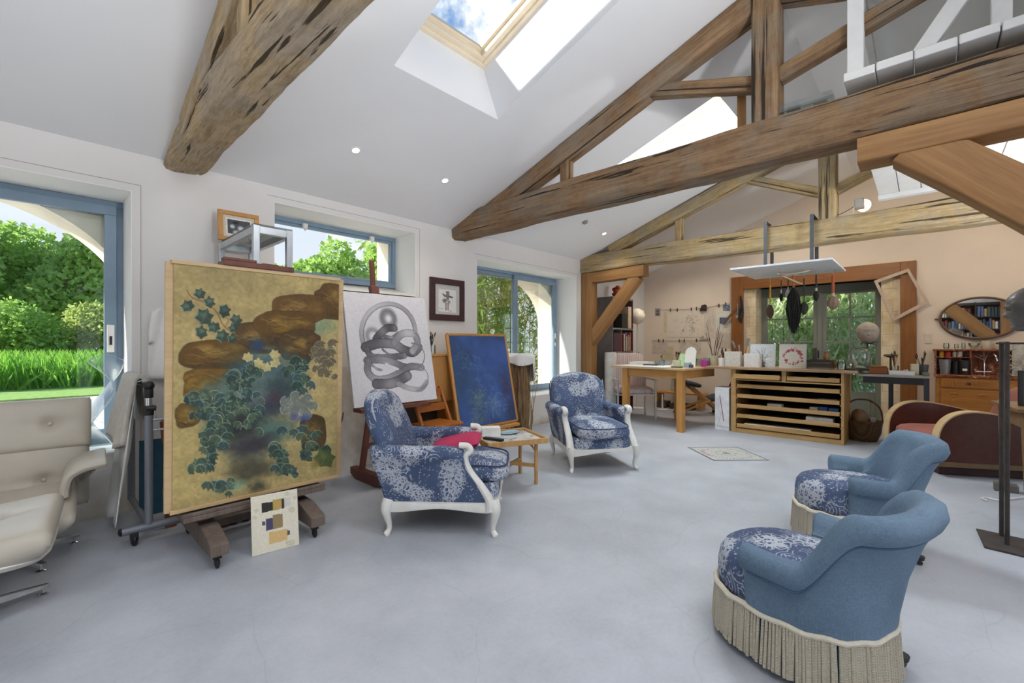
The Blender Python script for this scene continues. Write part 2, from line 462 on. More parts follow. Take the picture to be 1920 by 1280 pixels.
# long wall: plastered inner leaf, outer leaf with flattened arches before the big windows
W1 = (-1.75,.51,.45,2.40); W2 = (1.51,3.06,1.80,2.55); W3 = (4.03,6.33,.45,2.39)
b = B()
cells(b, XB-.4, XE+.6, 0, 2.76, [W1,W2,W3], lambda a,c,d,e: b.bx(a,c,YW,YW+.52,d,e))
b.mi = 1
A1 = (-1.83,.57); A3 = (4.12,6.52)
cells(b, XB-.4, XE+.6, 0, 2.9, [(A1[0],A1[1],.40,2.45),(1.45,3.14,1.85,2.62),(A3[0],A3[1],.40,2.45)], lambda a,c,d,e: b.bx(a,c,YW+.521,YW+1.0,d,e))
for a0, a1 in (A1, A3):          # spandrels under the arches
    cx = (a0+a1)/2; hw = (a1-a0)/2; zs, rise, n = 1.58, .86, 18
    for s in (-1,1):
        P = [(cx+s*hw*math.cos(PI/2*i/n), zs+rise*math.sin(PI/2*i/n)) for i in range(n+1)]
        for p, q in zip(P, P[1:]):
            b.prism([p,q,(q[0],2.46),(p[0],2.46)], YW+.521, YW+.999, lambda x,z,y:(x,y,z))
STONEOUT = plain('pale lime render','E2DACA',.95,0,.08,5,.3)  # pale outer render in one base tone
struct(b.build('wall_left', [WHITE_WALL, STONEOUT]))
# far end wall with the glazed door, gable above
DR = (.30,2.40,0,2.26)
b = B()
cells(b, YB-.4, YW+.02, 0, ZE, [DR], lambda a,c,d,e: b.bx(XE,XE+.6,a,c,d,e))
b.prism([(YB-.4,ZE),(YW+.02,ZE),(YR,ZR+.05)], XE, XE+.6, lambda y,z,x:(x,y,z))
struct(b.build('wall_end', WARM_WALL))
b = B()
cells(b, YB-.4, YW+.02, 0, ZE, [(.9,3.3,.3,2.35)], lambda a,c,d,e: b.bx(XB-.4,XB,a,c,d,e))
b.prism([(YB-.4,ZE),(YW+.02,ZE),(YR,ZR+.05)], XB-.4, XB, lambda y,z,x:(x,y,z))
struct(b.build('wall_back', WHITE_WALL))
b = B()
cells(b, XB-.4, XE+.6, 0, 2.76, [(-2.9,-.4,.1,2.4),(.6,3.1,.1,2.4),(4.4,6.2,.4,2.3)], lambda a,c,d,e: b.bx(a,c,YB-.4,YB,d,e))
struct(b.build('wall_right', WHITE_WALL))
# sloping ceilings, thick, with roof-window shafts
SKY1 = (1.77,2.83); SKY2 = (4.60,5.70)
def sl(Y): return (YW-Y)/math.cos(PIT)
S0, S1 = sl(2.80), sl(1.50)
TH = .56
def slope(name, mirror, wins):
    b = B(); s = -1 if mirror else 1; y0 = YB if mirror else YW
    b.M = Matrix(((1,0,0,0),(0,-s*math.cos(PIT),s*math.sin(PIT),y0),(0,math.sin(PIT),math.cos(PIT),ZE),(0,0,0,1)))
    cells(b, XB-.4, XE+.6, -.3, sl(YR)+.05, [(x0,x1,S0,S1) for x0,x1 in wins], lambda a,c,d,e: b.bx(a,c,d,e,0,TH))
    M = b.M; struct(b.build(name, CEIL)); return M
ML = slope('ceiling_left', False, [SKY1,SKY2,(-1.6,-.5)])
MR = slope('ceiling_right', True, [(1.5,2.6),(-.6,.5),(-2.7,-1.6)])
PINE = plain('pale pine sash','E3D3BA',.5,0,.06,6)
k = 5
for M, wins in ((ML,[SKY1,SKY2,(-1.6,-.5)]),(MR,[(1.5,2.6),(-.6,.5),(-2.7,-1.6)])):
    for x0, x1 in wins:
        b = B(); b.M = M
        def ring(w0, z0, z1, w1):
            a,c,d,e = x0+w0,x1-w0,S0+w0,S1-w0
            b.bx(a,c,d,d+w1,z0,z1); b.bx(a,c,e-w1,e,z0,z1); b.bx(a,a+w1,d+w1,e-w1,z0,z1); b.bx(c-w1,c,d+w1,e-w1,z0,z1)
        ring(-.02,TH+.001,TH+.05,.06); ring(.035,TH+.02,TH+.10,.05); ring(.08,TH+.07,TH+.12,.03)
        o = struct(b.build('window_%d' % k, PINE, bevel=.006))
        g = B(); g.M = M; g.bx(x0+.09,x1-.09,S0+.09,S1-.09,TH+.09,TH+.096)
        g.build('pane', GLASS, o); k += 1

def frame_y(b, x0,x1,z0,z1,y0,y1,w):
    b.bx(x0,x1,y0,y1,z1-w,z1); b.bx(x0,x1,y0,y1,z0,z0+w); b.bx(x0,x0+w,y0,y1,z0+w,z1-w); b.bx(x1-w,x1,y0,y1,z0+w,z1-w)
def pull(parent, x, z):
    b = B(); b.bx(x-.022,x+.022,YW+.385,YW+.40,z-.11,z+.11); o = b.build('pull_handle', WHITE, parent, bevel=.004)
    c = B(); c.bx(x-.008,x+.008,YW+.380,YW+.384,z-.05,z+.02); c.build('finger_slot', BLACK, o)
# big sliding window, near
b = B(); x0,x1,z0,z1 = W1
frame_y(b,x0,x1,z0,z1,YW+.44,YW+.52,.045); frame_y(b,x0+.045,-.62,z0+.045,z1-.045,YW+.46,YW+.50,.075); frame_y(b,-.68,x1-.045,z0+.045,z1-.045,YW+.41,YW+.45,.075)
o = struct(b.build('window_1', BLUE_FR, bevel=.004)); g = B(); g.bx(x0+.1,x1-.1,YW+.43,YW+.434,z0+.1,z1-.1); g.build('pane', GLASS, o); pull(o, x1-.083, 1.29)
# high strip window
b = B(); x0,x1,z0,z1 = W2; z0 = 1.93
frame_y(b,x0,x1,z0,z1,YW+.42,YW+.50,.05); frame_y(b,x0+.05,x1-.05,z0+.05,z1-.05,YW+.43,YW+.47,.03)
o = struct(b.build('window_2', BLUE_FR, bevel=.004)); g = B(); g.bx(x0+.07,x1-.07,YW+.45,YW+.454,z0+.07,z1-.07); g.build('pane', GLASS, o)
for x in (1.95,2.72):
    c = B(); c.box((x,YW+.40,2.485),(.05,.045,.05)); c.cyl((x,YW+.375,2.46),(x,YW+.40,2.44),.012); c.build('window_catch', WHITE, o, bevel=.006)
b = B(); b.prism([(YW-.0,1.80),(YW+.5,1.93),(YW+.5,1.78),(YW,1.78)], x0+.001, x1-.001, lambda y,z,x:(x,y,z)); struct(b.build('trim_3', WHITE_WALL))
# sliding window, far
b = B(); x0,x1,z0,z1 = W3
frame_y(b,x0,x1,z0,z1,YW+.42,YW+.50,.045); frame_y(b,x0+.045,5.28,z0+.045,z1-.045,YW+.44,YW+.48,.07); frame_y(b,5.20,x1-.045,z0+.045,z1-.045,YW+.39,YW+.43,.075)
o = struct(b.build('window_3', BLUE_FR, bevel=.004)); g = B(); g.bx(x0+.1,x1-.1,YW+.41,YW+.414,z0+.1,z1-.1); g.build('pane', GLASS, o); pull(o, x1-.083, 1.32)
# plaster edge beads round the window niches
b = B()
for x0,x1,z0,z1 in (W1,W2,W3):
    for dx, w in ((.055,.004),):
        b.bx(x0-dx,x1+dx,YW-.0025,YW+.002,z1+dx-w,z1+dx); b.bx(x1+dx-w,x1+dx,YW-.0025,YW+.002,z0,z1+dx)
struct(b.build('trim_1', plain('grey bead','A9A6A2',.9)))
b = B()
for x0,x1,z0,z1 in (W1,W2,W3):
    b.bx(x0,x1,YW+.001,YW+.42,z1-.004,z1); b.bx(x1-.004,x1,YW+.001,YW+.42,z0,z1-.004); b.bx(x0,x0+.004,YW+.001,YW+.42,z0,z1-.004)
    if z0 < 1: b.bx(x0+.004,x1-.004,YW+.001,YW+.42,z0,z0+.004)
struct(b.build('trim_4', plain('painted daylight lining','F3F3F1',.7,0,.01,4)))  # reveal linings whitened, window daylight put into their colour
# stained plaster skirt at the foot of the wall
b = B()
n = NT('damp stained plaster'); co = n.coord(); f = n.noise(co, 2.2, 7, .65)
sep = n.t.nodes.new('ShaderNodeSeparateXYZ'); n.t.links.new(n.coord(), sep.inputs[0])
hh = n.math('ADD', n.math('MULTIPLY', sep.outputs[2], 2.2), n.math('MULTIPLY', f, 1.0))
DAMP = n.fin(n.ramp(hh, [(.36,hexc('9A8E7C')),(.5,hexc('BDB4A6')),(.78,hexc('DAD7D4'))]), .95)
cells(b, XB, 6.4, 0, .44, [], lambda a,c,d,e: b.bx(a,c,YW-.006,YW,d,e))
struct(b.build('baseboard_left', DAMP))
# low partition in the corner left pale; stone reveals and timber surround of the glazed door
n = NT('dressed limestone'); co = n.coord()
br = n.t.nodes.new('ShaderNodeTexBrick'); n.put(br,'Vector',n.coord((1,1,1),'Object',(0,R(90),R(90))))
n.put(br,'Scale',2.3); n.put(br,'Mortar Size',.012); n.put(br,'Color1',rgba(hexc('E2D3B4'))); n.put(br,'Color2',rgba(hexc('D2BE98'))); n.put(br,'Mortar',rgba(hexc('B4A586')))
n.put(br,'Brick Width',.55); n.put(br,'Row Height',.4)
f = n.noise(co, 9, 6); n.bump(f, .5, .01)
LIME = n.fin(n.mix(.35, br.outputs[0], n.ramp(f, [(.3,hexc('A9946E')),(.7,hexc('F0E6D0'))])), .95)
b = B()
b.bx(XE+.02,XE+.62,.22,.50,0,2.27); b.bx(XE+.02,XE+.62,2.24,2.46,0,2.27); b.bx(XE+.02,XE+.62,.3,2.4,2.26,2.4)
struct(b.build('trim_2', LIME, bevel=.01))
t = thing('door_surround','varnished timber posts and lintel framing the glazed garden door','door frame',(XE,0,0))
for y0,y1 in ((.095,.275),(2.43,2.635)):
    b = B(); b.bx(-.05,-.001,y0,y1,0,2.47); b.build('post', TIMBER, t, bevel=.008)
b = B(); b.bx(-.05,-.001,.275,2.43,2.235,2.47); b.build('lintel', TIMBERY, t, bevel=.008)
# glazed double door
b = B(); X0 = XE+.40
b.bx(X0,X0+.09,.50,2.24,2.13,2.26)
for y0,y1 in ((.50,1.335),(1.335,2.24)):
    w = .095
    b.bx(X0,X0+.05,y0,y0+w,.0,2.13); b.bx(X0,X0+.05,y1-w,y1,0,2.13); b.bx(X0,X0+.05,y0+w,y1-w,2.09,2.13); b.bx(X0,X0+.05,y0+w,y1-w,.0,.46)
    b.bx(X0-.012,X0,y0+w+.06,y1-w-.06,.08,.40)
    ym = (y0+y1)/2; b.bx(X0+.01,X0+.04,ym-.013,ym+.013,.46,2.09)
    for z in (.87,1.28,1.69): b.bx(X0+.008,X0+.042,y0+w,y1-w,z-.013,z+.013)
b.bx(X0-.02,X0,1.30,1.37,0,2.13)
o = struct(b.build('door_1', GREY_FR, bevel=.004))
g = B()
g.bx(X0+.022,X0+.026,.59,1.25,.46,2.09); g.bx(X0+.022,X0+.026,1.42,2.15,.46,2.09); g.build('pane', GLASS, o)
c = B(); c.bx(X0-.05,X0-.02,1.345,1.36,1.0,1.13); c.build('door_handle', BLACK, o)

# ================================================================== roof trusses
from mathutils import noise as mno
def log(name, parent, p0, p1, w, h, mat, seed=0, irr=.06, n=14, rnd_=.75, taper=1.0, bow=0):
    """rough-hewn timber: its own local x runs along it"""
    p0 = Vector(p0); p1 = Vector(p1); L = (p1-p0).length
    b = B(); rings = []; k = 32; n = max(12, int(L*n)); q0 = Vector((seed*7.3,seed*3.1,seed*1.7))
    for i in range(n+1):
        t = i/n; sc = lerp(1,taper,t); ring = []
        dy = mno.noise(q0+Vector((t*L*.55,0,9)))*irr*w*.55; dz = mno.noise(q0+Vector((t*L*.55,5,0)))*irr*h*.55
        for j in range(k):
            q = 2*PI*(j+.5)/k; e = rnd_
            cx = math.copysign(abs(math.cos(q))**(1-e), math.cos(q)); cy = math.copysign(abs(math.sin(q))**(1-e), math.sin(q))
            P = q0+Vector((t*L*1.1, cx*1.2, cy*1.2))
            a = 1+irr*(mno.noise(P)*.9+mno.noise(P*3.1)*.35+mno.noise(P*9)*.18)
            ring.append((t*L, cx*w/2*sc*a+dy, cy*h/2*sc*a+dz+bow*math.sin(PI*t)))
        rings.append(ring)
    b.loft(rings)
    o = b.build(name, mat, parent, smooth=True, ang=50)
    t = (p1-p0).normalized(); up = Vector((0,0,1)) if abs(t.z) < .93 else Vector((1,0,0))
    y = up.cross(t).normalized(); z = t.cross(y)
    o.matrix_local = Matrix(((t.x,y.x,z.x,p0.x),(t.y,y.y,z.y,p0.y),(t.z,y.z,z.z,p0.z),(0,0,0,1)))
    return o
def zc(Y): return ZE+(YW-Y)*math.tan(PIT) if Y > YR else ZE+(Y-YB)*math.tan(PIT)
def truss(X, label, tie, mt, ms, seed, irr=.12, tie_m=None, yaw=0, ro=0):
    """tie = (width, z_low, z_high); everything local to X"""
    t = thing('roof_truss', label, 'roof truss', (X,0,0))
    w, z0, z1 = tie
    log('tie_beam', t, (-yaw,YW+.05,(z0+z1)/2), (yaw*1.6,YB-.05,(z0+z1)/2), w, z1-z0, tie_m or mt, seed, irr, 16, .72, .86 if w > .26 else 1)
    rw = .17; off = .095/math.cos(PIT)
    log('rafter', t, (ro,YW-.55,zc(YW-.55)-off), (ro,YR-.02,ZR-off), rw, .185, ms, seed+1, .09, 22, .74)
    log('rafter', t, (0,YB+.5,zc(YB+.5)-off), (0,YR+.02,ZR-off), rw, .185, ms, seed+2, .09, 22, .74)
    log('king_post', t, (0,YR+.03,z1-.03), (0,YR+.03,ZR-.05), .18, .21, ms, seed+3, .06, 8, .80)
    log('strut', t, (0,YR+.10,z1+.32), (0,1.75,zc(1.75)-off*1.6), .10, .11, ms, seed+4, .05, 6, .80)
    log('strut', t, (0,YR-.05,z1+.32), (0,-.10,zc(-.10)-off*1.6), .10, .11, ms, seed+5, .05, 6, .80)
    log('queen_strut', t, (ro*.8,2.69,z1-.06), (ro*.8,2.69,zc(2.69)-off*1.4), .10, .11, ms, seed+6, .05, 5, .80)
    log('queen_strut', t, (0,-1.05,z1-.03), (0,-1.05,zc(-1.05)-off*1.4), .10, .11, ms, seed+7, .05, 5, .80)
    return t
tr1 = truss(.865,'massive rough bark-edged roof truss running overhead closest to the ceiling lights',(.262,2.645,2.895),OAKBARK,OAKBARK,11,.22,None,.035,-.07)
tr2 = truss(3.72,'dark weathered oak roof truss carrying the white loft floor',(.25,2.57,2.88),OAKOLD,OAKOLD,37)
tr3 = truss(6.57,'pale oak roof truss holding the hanging brush shelf',(.25,2.47,2.77),OAKPALE,OAKPALE,71)
# new sawn posts, bolsters and braces carrying the trusses
log('post', tr3, (0,YW-.11,0), (0,YW-.11,2.46), .20, .20, OAKNEW, 5, .02, 8, .85)
log('bolster', tr3, (0,YW,2.37), (0,3.22,2.40), .18, .18, OAKNEW, 6, .02, 6, .85)
log('brace', tr3, (0,YW-.14,1.28), (0,3.36,2.33), .15, .19, OAKNEW, 7, .02, 6, .85)
log('post', tr2, (0,-1.28,0), (0,-1.28,2.46), .22, .22, OAKNEW, 8, .02, 8, .85)
log('bolster', tr2, (-.02,.32,2.485), (-.02,-2.2,2.485), .22, .16, OAKNEW, 9, .02, 6, .85)
log('brace', tr2, (-.02,-1.30,1.02), (-.02,.06,2.46), .20, .25, OAKNEW, 10, .03, 8, .85, bow=.05)

# ================================================================== loft
LOFTW = plain('loft white paint','DCDCDA',.6,0,.05,8)
t = thing('loft_platform','white boarded loft platform on the dark truss with open guard frame','mezzanine',(0,0,2.885))
yy = .39
for i in range(11):
    y1 = yy-.165-.012*(i%3); b = B(); b.bx(3.58,6.60,y1+.006,yy,.06+.004*(i%2),.115+.004*(i%2)); b.build('deck_board', LOFTW, t, bevel=.006); yy = y1
b = B()
y = .38
while y > YB: b.bx(3.86,6.46,y-.17,y-.004,.012,.028); y -= .174
b.bx(3.9,6.45,YB,.38,.028,.032)
b.build('soffit_boarding', LOFTW, t)
for x in (3.86,6.38):
    b = B(); b.bx(x,x+.10,YB,.385,-.04,.011); b.build('edge_joist', LOFTW, t, bevel=.004)
b = B(); b.bx(3.62,3.71,.29,.375,.116,.84); b.build('guard_post', LOFTW, t, bevel=.004)
b = B(); b.bx(6.42,6.50,.30,.375,.116,.80); b.build('guard_post', LOFTW, t, bevel=.004)
b = B(); b.bar((3.66,.33,.80),(6.46,.33,.78),.05,.06); b.build('guard_rail', LOFTW, t, bevel=.004)
b = B(); b.bar((3.67,.33,.80),(3.67,-1.9,.68),.05,.06); b.build('guard_rail', LOFTW, t, bevel=.004)
b = B(); b.bx(3.63,3.70,-.35,-.27,.116,.78); b.build('guard_post', LOFTW, t, bevel=.004)
b = B(); b.bar((3.66,.02,.12),(3.66,-.30,.60),.04,.09); b.build('brace', LOFTW, t, bevel=.004)

# ================================================================== outside
n = NT('pale gravel'); co = n.coord(); g1 = n.vor(co, 26, 'F1', 'Color'); f = n.noise(co, 5, 5)
gg = n.t.nodes.new('ShaderNodeRGBToBW'); n.t.links.new(g1, gg.inputs[0])
n.bump(n.vor(co, 26), .6, .02)
GRAVEL = n.fin(n.ramp(n.math('ADD', n.math('MULTIPLY', gg.outputs[0], .7), n.math('MULTIPLY', f, .35)), [(.2,hexc('ADA598')),(.5,hexc('D6CFC5')),(.85,hexc('F2EDE6'))]), .95)
b = B(); b.bx(-60,60,5.38,70,-.25,-.16); b.bx(9.45,30,-20,5.38,-.25,-.16)
struct(b.build('ground', GRAVEL))
b = B(); b.bx(-5.6,-5.3,-7,6.2,-.2,3.5); struct(b.build('wall_sun_block', STONEOUT))  # unseen wall added to keep sun out of the back opening
def leafmat(name, a, c, e=None):
    n = NT(name); co = n.coord(); f = n.noise(co, 1.3, 3); g = n.noise(co, 14, 2)
    k = n.math('ADD', n.math('MULTIPLY', f, .5), n.math('MULTIPLY', g, .5))
    col = n.ramp(k, [(.33,hexc(a)),(.55,hexc(c)),(.72,hexc(e or c))])
    tr = n.n('ShaderNodeBsdfTranslucent', Color=(0,0,0,1)); n.t.links.new(col, tr.inputs[0])
    n.fin(col, .55); mx = n.n('ShaderNodeMixShader', Fac=.6); n.t.links.new(n.b.outputs[0], mx.inputs[1]); n.t.links.new(tr.outputs[0], mx.inputs[2])
    n.t.links.new(mx.outputs[0], n.out.inputs[0]); return n.mat
LEAFD = leafmat('dark tree leaves','86A850','BEDC7C','DEF0A8')
LEAFM = leafmat('mid tree leaves','7CA248','B6D872','D6EA9A')
LEAFY = leafmat('yellow green leaves','8CA24E','BCCC78','DCE4A4')
GRASSM = leafmat('meadow grass','5F9A30','93C552','B6DA7A')
BAMB = leafmat('bamboo leaves','5E7A30','A0BA5C','D0DC90')
BAMB2 = leafmat('pale willow leaves','A4B884','D0DEB0','F2F5E0')
BARK = plain('tree bark','5E5140',.9,0,.3,10,.4)
def scatter(name, pos, nrm, size, mat, parent, asp=.6, seed=0, droop=0):
    """one mesh of many leaf blades"""
    rg = np.random.RandomState(seed); n = len(pos)
    d = rg.normal(size=(n,3)); d[:,2] -= droop; d /= np.linalg.norm(d,axis=1)[:,None]
    nn = nrm+rg.normal(size=(n,3))*.6; a = np.cross(d,nn); a /= np.linalg.norm(a,axis=1)[:,None]+1e-9
    s = (size*rg.uniform(.6,1.3,n))[:,None]
    V = np.stack([pos, pos+d*s*.5+a*s*asp*.5, pos+d*s, pos+d*s*.5-a*s*asp*.5],1).reshape(-1,3)
    me = bpy.data.meshes.new(name); me.from_pydata(V.tolist(), [], np.arange(4*n).reshape(-1,4).tolist()); me.materials.append(mat)
    o = bpy.data.objects.new(name, me); COL.objects.link(o)
    if parent: o.parent = parent
    return o
def blobs(rg, n, blobl):
    P=[];N=[]
    vol = np.array([b[3]**2 for b in blobl]); pr = vol/vol.sum()
    for k in rg.choice(len(blobl), n, p=pr):
        c = blobl[k]; v = rg.normal(size=3); v /= np.linalg.norm(v); r = c[3]*rg.uniform(.72,1.05)
        P.append((c[0]+v[0]*r, c[1]+v[1]*r, c[2]+v[2]*r*.85)); N.append(v)
    return np.array(P), np.array(N)
def tree(x, y, h, w, mat, label, seed, n=5200, size=.34, cat='tree', group=None, low=.25):
    rg = np.random.RandomState(seed)
    t = thing('tree' if cat == 'tree' else 'shrub', label, cat, (x,y,-.16), 0, group)
    b = B(); b.tube([(0,0,0),(.1,0,h*.3),(-.05,.1,h*.62)], [.05*h*.5,.035*h*.5,.012*h], 8)
    for k in range(4):
        a = rg.uniform(0,6.28); b.tube([(.05,0,h*.3),(math.cos(a)*w*.3,math.sin(a)*w*.3,h*.6)], [.02*h*.5,.006*h], 6)
    b.build('trunk', BARK, t, smooth=True)
    bl = []
    for k in range(15):
        q = rg.uniform(low, 1); ww = w*.5*math.sin(PI*min(.93,.25+q*.62))
        a = rg.uniform(0,6.28); r = rg.uniform(.2,.8)*ww
        bl.append((math.cos(a)*r, math.sin(a)*r, q*h*.88, w*rg.uniform(.15,.25)))
    bl.append((0,0,h*.55,w*.36))
    P, N = blobs(rg, n, bl)
    P[:,2] = np.maximum(P[:,2], .05)
    scatter('foliage', P, N, size, mat, t, .75, seed)
    return t
TL = [(-5.4,40,11.5,9.0,LEAFD,'tallest dark tree beyond the lawn at the edge of the near window'),
 (-1.0,44,9.6,7.5,LEAFM,'broad light green tree standing in the gap of the tree line'),
 (2.2,39,8.4,6.5,LEAFD,'rounded dark tree behind the hedge near the near window frame'),
 (5.6,41,8.8,7.0,LEAFM,'bushy mid green tree half hidden by the near window frame'),
 (9.5,25,7.2,4.6,LEAFM,'fresh green tree seen low through the high strip window'),
 (12.2,25.5,8.6,5.0,LEAFD,'full dark green tree centred in the high strip window'),
 (15.6,27,8.9,5.0,LEAFM,'pale leafy tree by the end of the high strip window')]
for i,(x,y,h,w,m,l) in enumerate(TL): tree(x,y,h,w,m,l,100+i, 17000 if y > 30 else 8000, .33 if y > 30 else .28, group='trees outside the windows')
HL = [(-6.0,31,'dense hedge bush at the outer edge of the near window'),(-3.2,32,'domed yellow green bush in front of the tallest tree'),(-.4,31,'low spreading bush in the middle of the hedge line'),(2.4,32,'leafy bush in the hedge beside the window frame'),(5.0,33,'last bush of the hedge behind the window frame')]
for i,(x,y,l) in enumerate(HL): tree(x,y,3.1,4.6,LEAFY if i%2 else LEAFM,l,200+i,9000,.19,'bush','hedge bushes behind the meadow',.08)
# meadow grass and mown strip
rg = np.random.RandomState(5); n_ = 26000
P = np.stack([rg.uniform(-16,11,n_), rg.uniform(19.5,30,n_), np.full(n_,-.16)],1); P[:,1] = 19.5+(P[:,1]-19.5)**1.0
o = B(); 
V=[];F=[]
for i in range(n_):
    x,y,z = P[i]; hgt = rg.uniform(.5,1.25); a = rg.uniform(0,6.28); w = .035; lx,ly = rg.normal()*.25, rg.normal()*.25
    k = len(V); V += [(x-math.cos(a)*w,y-math.sin(a)*w,z),(x+math.cos(a)*w,y+math.sin(a)*w,z),(x+lx*.4+math.cos(a)*w*.6,y+ly*.4,z+hgt*.6),(x+lx,y+ly,z+hgt)]; F.append((k,k+1,k+2,k+3))
me = bpy.data.meshes.new('meadow_grass'); me.from_pydata(V,[],F); me.materials.append(GRASSM)
o = bpy.data.objects.new('meadow_grass', me); COL.objects.link(o); tag(o,'tall bright meadow grass between the gravel and the hedge','grass',kind='stuff')
n = NT('mown lawn'); LAWN = n.fin(n.ramp(n.noise(n.coord(),9,6), [(.3,hexc('6F9A3C')),(.7,hexc('A6C46A'))]), .9)
b = B(); b.bx(-40,14,16.4,60,-.155,-.12); struct(b.build('lawn', LAWN))
# bamboo thickets
def bamboo(x, y, label, seed, n_c, spread, h, mat, nl, size, droop=.9, zlo=.5):
    rg = np.random.RandomState(seed); t = thing('bamboo_clump', label, 'bamboo', (x,y,-.16)); b = B(); P=[]
    for k in range(n_c):
        a, c = rg.uniform(-spread[0],spread[0]), rg.uniform(-spread[1],spread[1]); lx,ly = rg.normal()*.35, rg.normal()*.35; hh = h*rg.uniform(.75,1.05)
        b.tube([(a,c,0),(a+lx*.3,c+ly*.3,hh*.5),(a+lx,c+ly,hh)], [.016,.013,.005], 5)
        for q in range(nl//n_c):
            s = rg.uniform(zlo/h,1)**.9; P.append((a+lx*s*s+rg.normal()*.22, c+ly*s*s+rg.normal()*.22, hh*s))
    b.build('culms', plain('bamboo culm','7E8446',.5), t, smooth=True)
    P = np.array(P); scatter('foliage', P, np.tile([0,0,1.],(len(P),1)), size, mat, t, .17, seed, droop); return t
bamboo(7.4,8.0,'tall green bamboo thicket outside the far sliding window',31,26,(1.7,.7),4.6,BAMB,9000,.26,.7,1.0)
bamboo(9.6,8.7,'bamboo clump behind the white arch jamb',32,16,(1.2,.9),4.6,BAMB,4200,.26,.7,.3)
bamboo(13.2,3.0,'pale feathery bamboo crowding the left leaf of the glazed door',33,22,(.8,1.3),4.6,BAMB2,8000,.34,1.1,.3)
bamboo(13.3,.5,'arching willow-leaved bamboo behind the right leaf of the glazed door',34,20,(.8,1.2),4.6,BAMB2,7500,.36,1.2,.2)
bamboo(15.8,1.8,'shadowy bamboo further back in the garden behind the glazed door',35,20,(.7,3.4),5.0,BAMB,6500,.42,.8,.1)

# ================================================================== sky, sun, lamps, camera
w = bpy.data.worlds.new('sky'); SC.world = w; w.use_nodes = True; nt = w.node_tree
for x in list(nt.nodes): nt.nodes.remove(x)
def wn(typ, **kw):
    x = nt.nodes.new(typ)
    for k_, v in kw.items():
        if hasattr(x,k_) and k_ not in x.inputs: setattr(x,k_,v)
        elif hasattr(v,'node'): nt.links.new(v, x.inputs[k_])
        else: x.inputs[k_].default_value = v
    return x
tc = wn('ShaderNodeTexCoord'); sep = wn('ShaderNodeSeparateXYZ', Vector=tc.outputs['Generated'])
def wr(fac, st):
    x = wn('ShaderNodeValToRGB', Fac=fac); e = x.color_ramp.elements
    while len(e) < len(st): e.new(.5)
    for q,(p,c) in enumerate(st): e[q].position = p; e[q].color = (*c,1)
    return x.outputs[0]
blue = wr(sep.outputs[2], [(0.,(.82,.85,.93)),(.25,(.74,.80,.93)),(.42,(.30,.48,.80)),(.6,(.16,.34,.70)),(1.,(.10,.24,.58))])
cn = wn('ShaderNodeTexNoise', Vector=tc.outputs['Generated'], Scale=5.5, Detail=10., Roughness=.58)
dt = wn('ShaderNodeVectorMath', operation='DOT_PRODUCT'); nt.links.new(tc.outputs['Generated'], dt.inputs[0]); dt.inputs[1].default_value = Vector((.555,.66,.505)).normalized()
cb = wn('ShaderNodeMapRange'); nt.links.new(dt.outputs['Value'], cb.inputs[0]); cb.inputs[1].default_value = .955; cb.inputs[2].default_value = 1.0; cb.inputs[3].default_value = -.06; cb.inputs[4].default_value = .22
ad = wn('ShaderNodeMath', operation='ADD'); nt.links.new(cn.outputs[0], ad.inputs[0]); nt.links.new(cb.outputs[0], ad.inputs[1])
cm = wr(ad.outputs[0], [(.52,(0,0,0)),(.60,(1,1,1))])
cw = wr(ad.outputs[0], [(.52,(.80,.85,.95)),(.64,(1.15,1.15,1.17))])
mx = wn('ShaderNodeMix', data_type='RGBA'); nt.links.new(cm, mx.inputs[0]); nt.links.new(blue, mx.inputs[6]); nt.links.new(cw, mx.inputs[7])
bg = wn('ShaderNodeBackground', Strength=1.0); nt.links.new(mx.outputs[2], bg.inputs[0]); ow = wn('ShaderNodeOutputWorld'); nt.links.new(bg.outputs[0], ow.inputs[0])
def light(name, typ, loc, e, col=(1,1,1), target=None, **kw):
    l = bpy.data.lights.new(name, typ); l.energy = e; l.color = col
    for k_, v in kw.items(): setattr(l, k_, v)
    o = bpy.data.objects.new(name, l); COL.objects.link(o); o.location = loc
    if target is not None: o.rotation_euler = (Vector(target)-Vector(loc)).to_track_quat('-Z','Y').to_euler()
    return o
light('sun','SUN',(-10,8,12),8.5,(1,.95,.86),target=(-1.6,4.64,7.5),angle=R(2))
cam = bpy.data.cameras.new('camera'); co_ = bpy.data.objects.new('camera', cam); COL.objects.link(co_)
cam.sensor_width = 36; cam.lens = 835/1920*36; cam.clip_start = .05
AL = math.atan2(775,835)
co_.location = (0,0,1.25); co_.rotation_euler = (R(90),0,math.atan2(math.sin(AL),math.cos(AL))-R(90))
cam.shift_y = 4/1920
SC.camera = co_
# fill lights added at the roof windows and big openings outside the picture
def area(name, loc, target, sx, sy, e, col): return light(name,'AREA',loc,e,col,target,shape='RECTANGLE',size=sx,size_y=sy)
DAY = (.94,.97,1.0)
for i,(x0,x1) in enumerate([(1.5,2.6),(-.6,.5),(-2.7,-1.6)]):
    p = MR @ Vector(((x0+x1)/2,(S0+S1)/2,TH-.05)); q = MR @ Vector(((x0+x1)/2,(S0+S1)/2,-1))
    area('roof_window_fill', p, q, 1.0, 1.2, 42, DAY)
for x0,x1,z0,z1 in ((-2.9,-.4,.1,2.4),(.6,3.1,.1,2.4),(4.4,6.2,.4,2.3)):
    area('opening_fill', ((x0+x1)/2,YB-.2,(z0+z1)/2), ((x0+x1)/2,YB+2,(z0+z1)/2), x1-x0, z1-z0, 12, DAY)
for y0,y1 in ((.9,3.3),):
    area('opening_fill', (XB-.2,(y0+y1)/2,1.35), (XB+2,(y0+y1)/2,1.35), y1-y0, 2.0, 8, DAY)
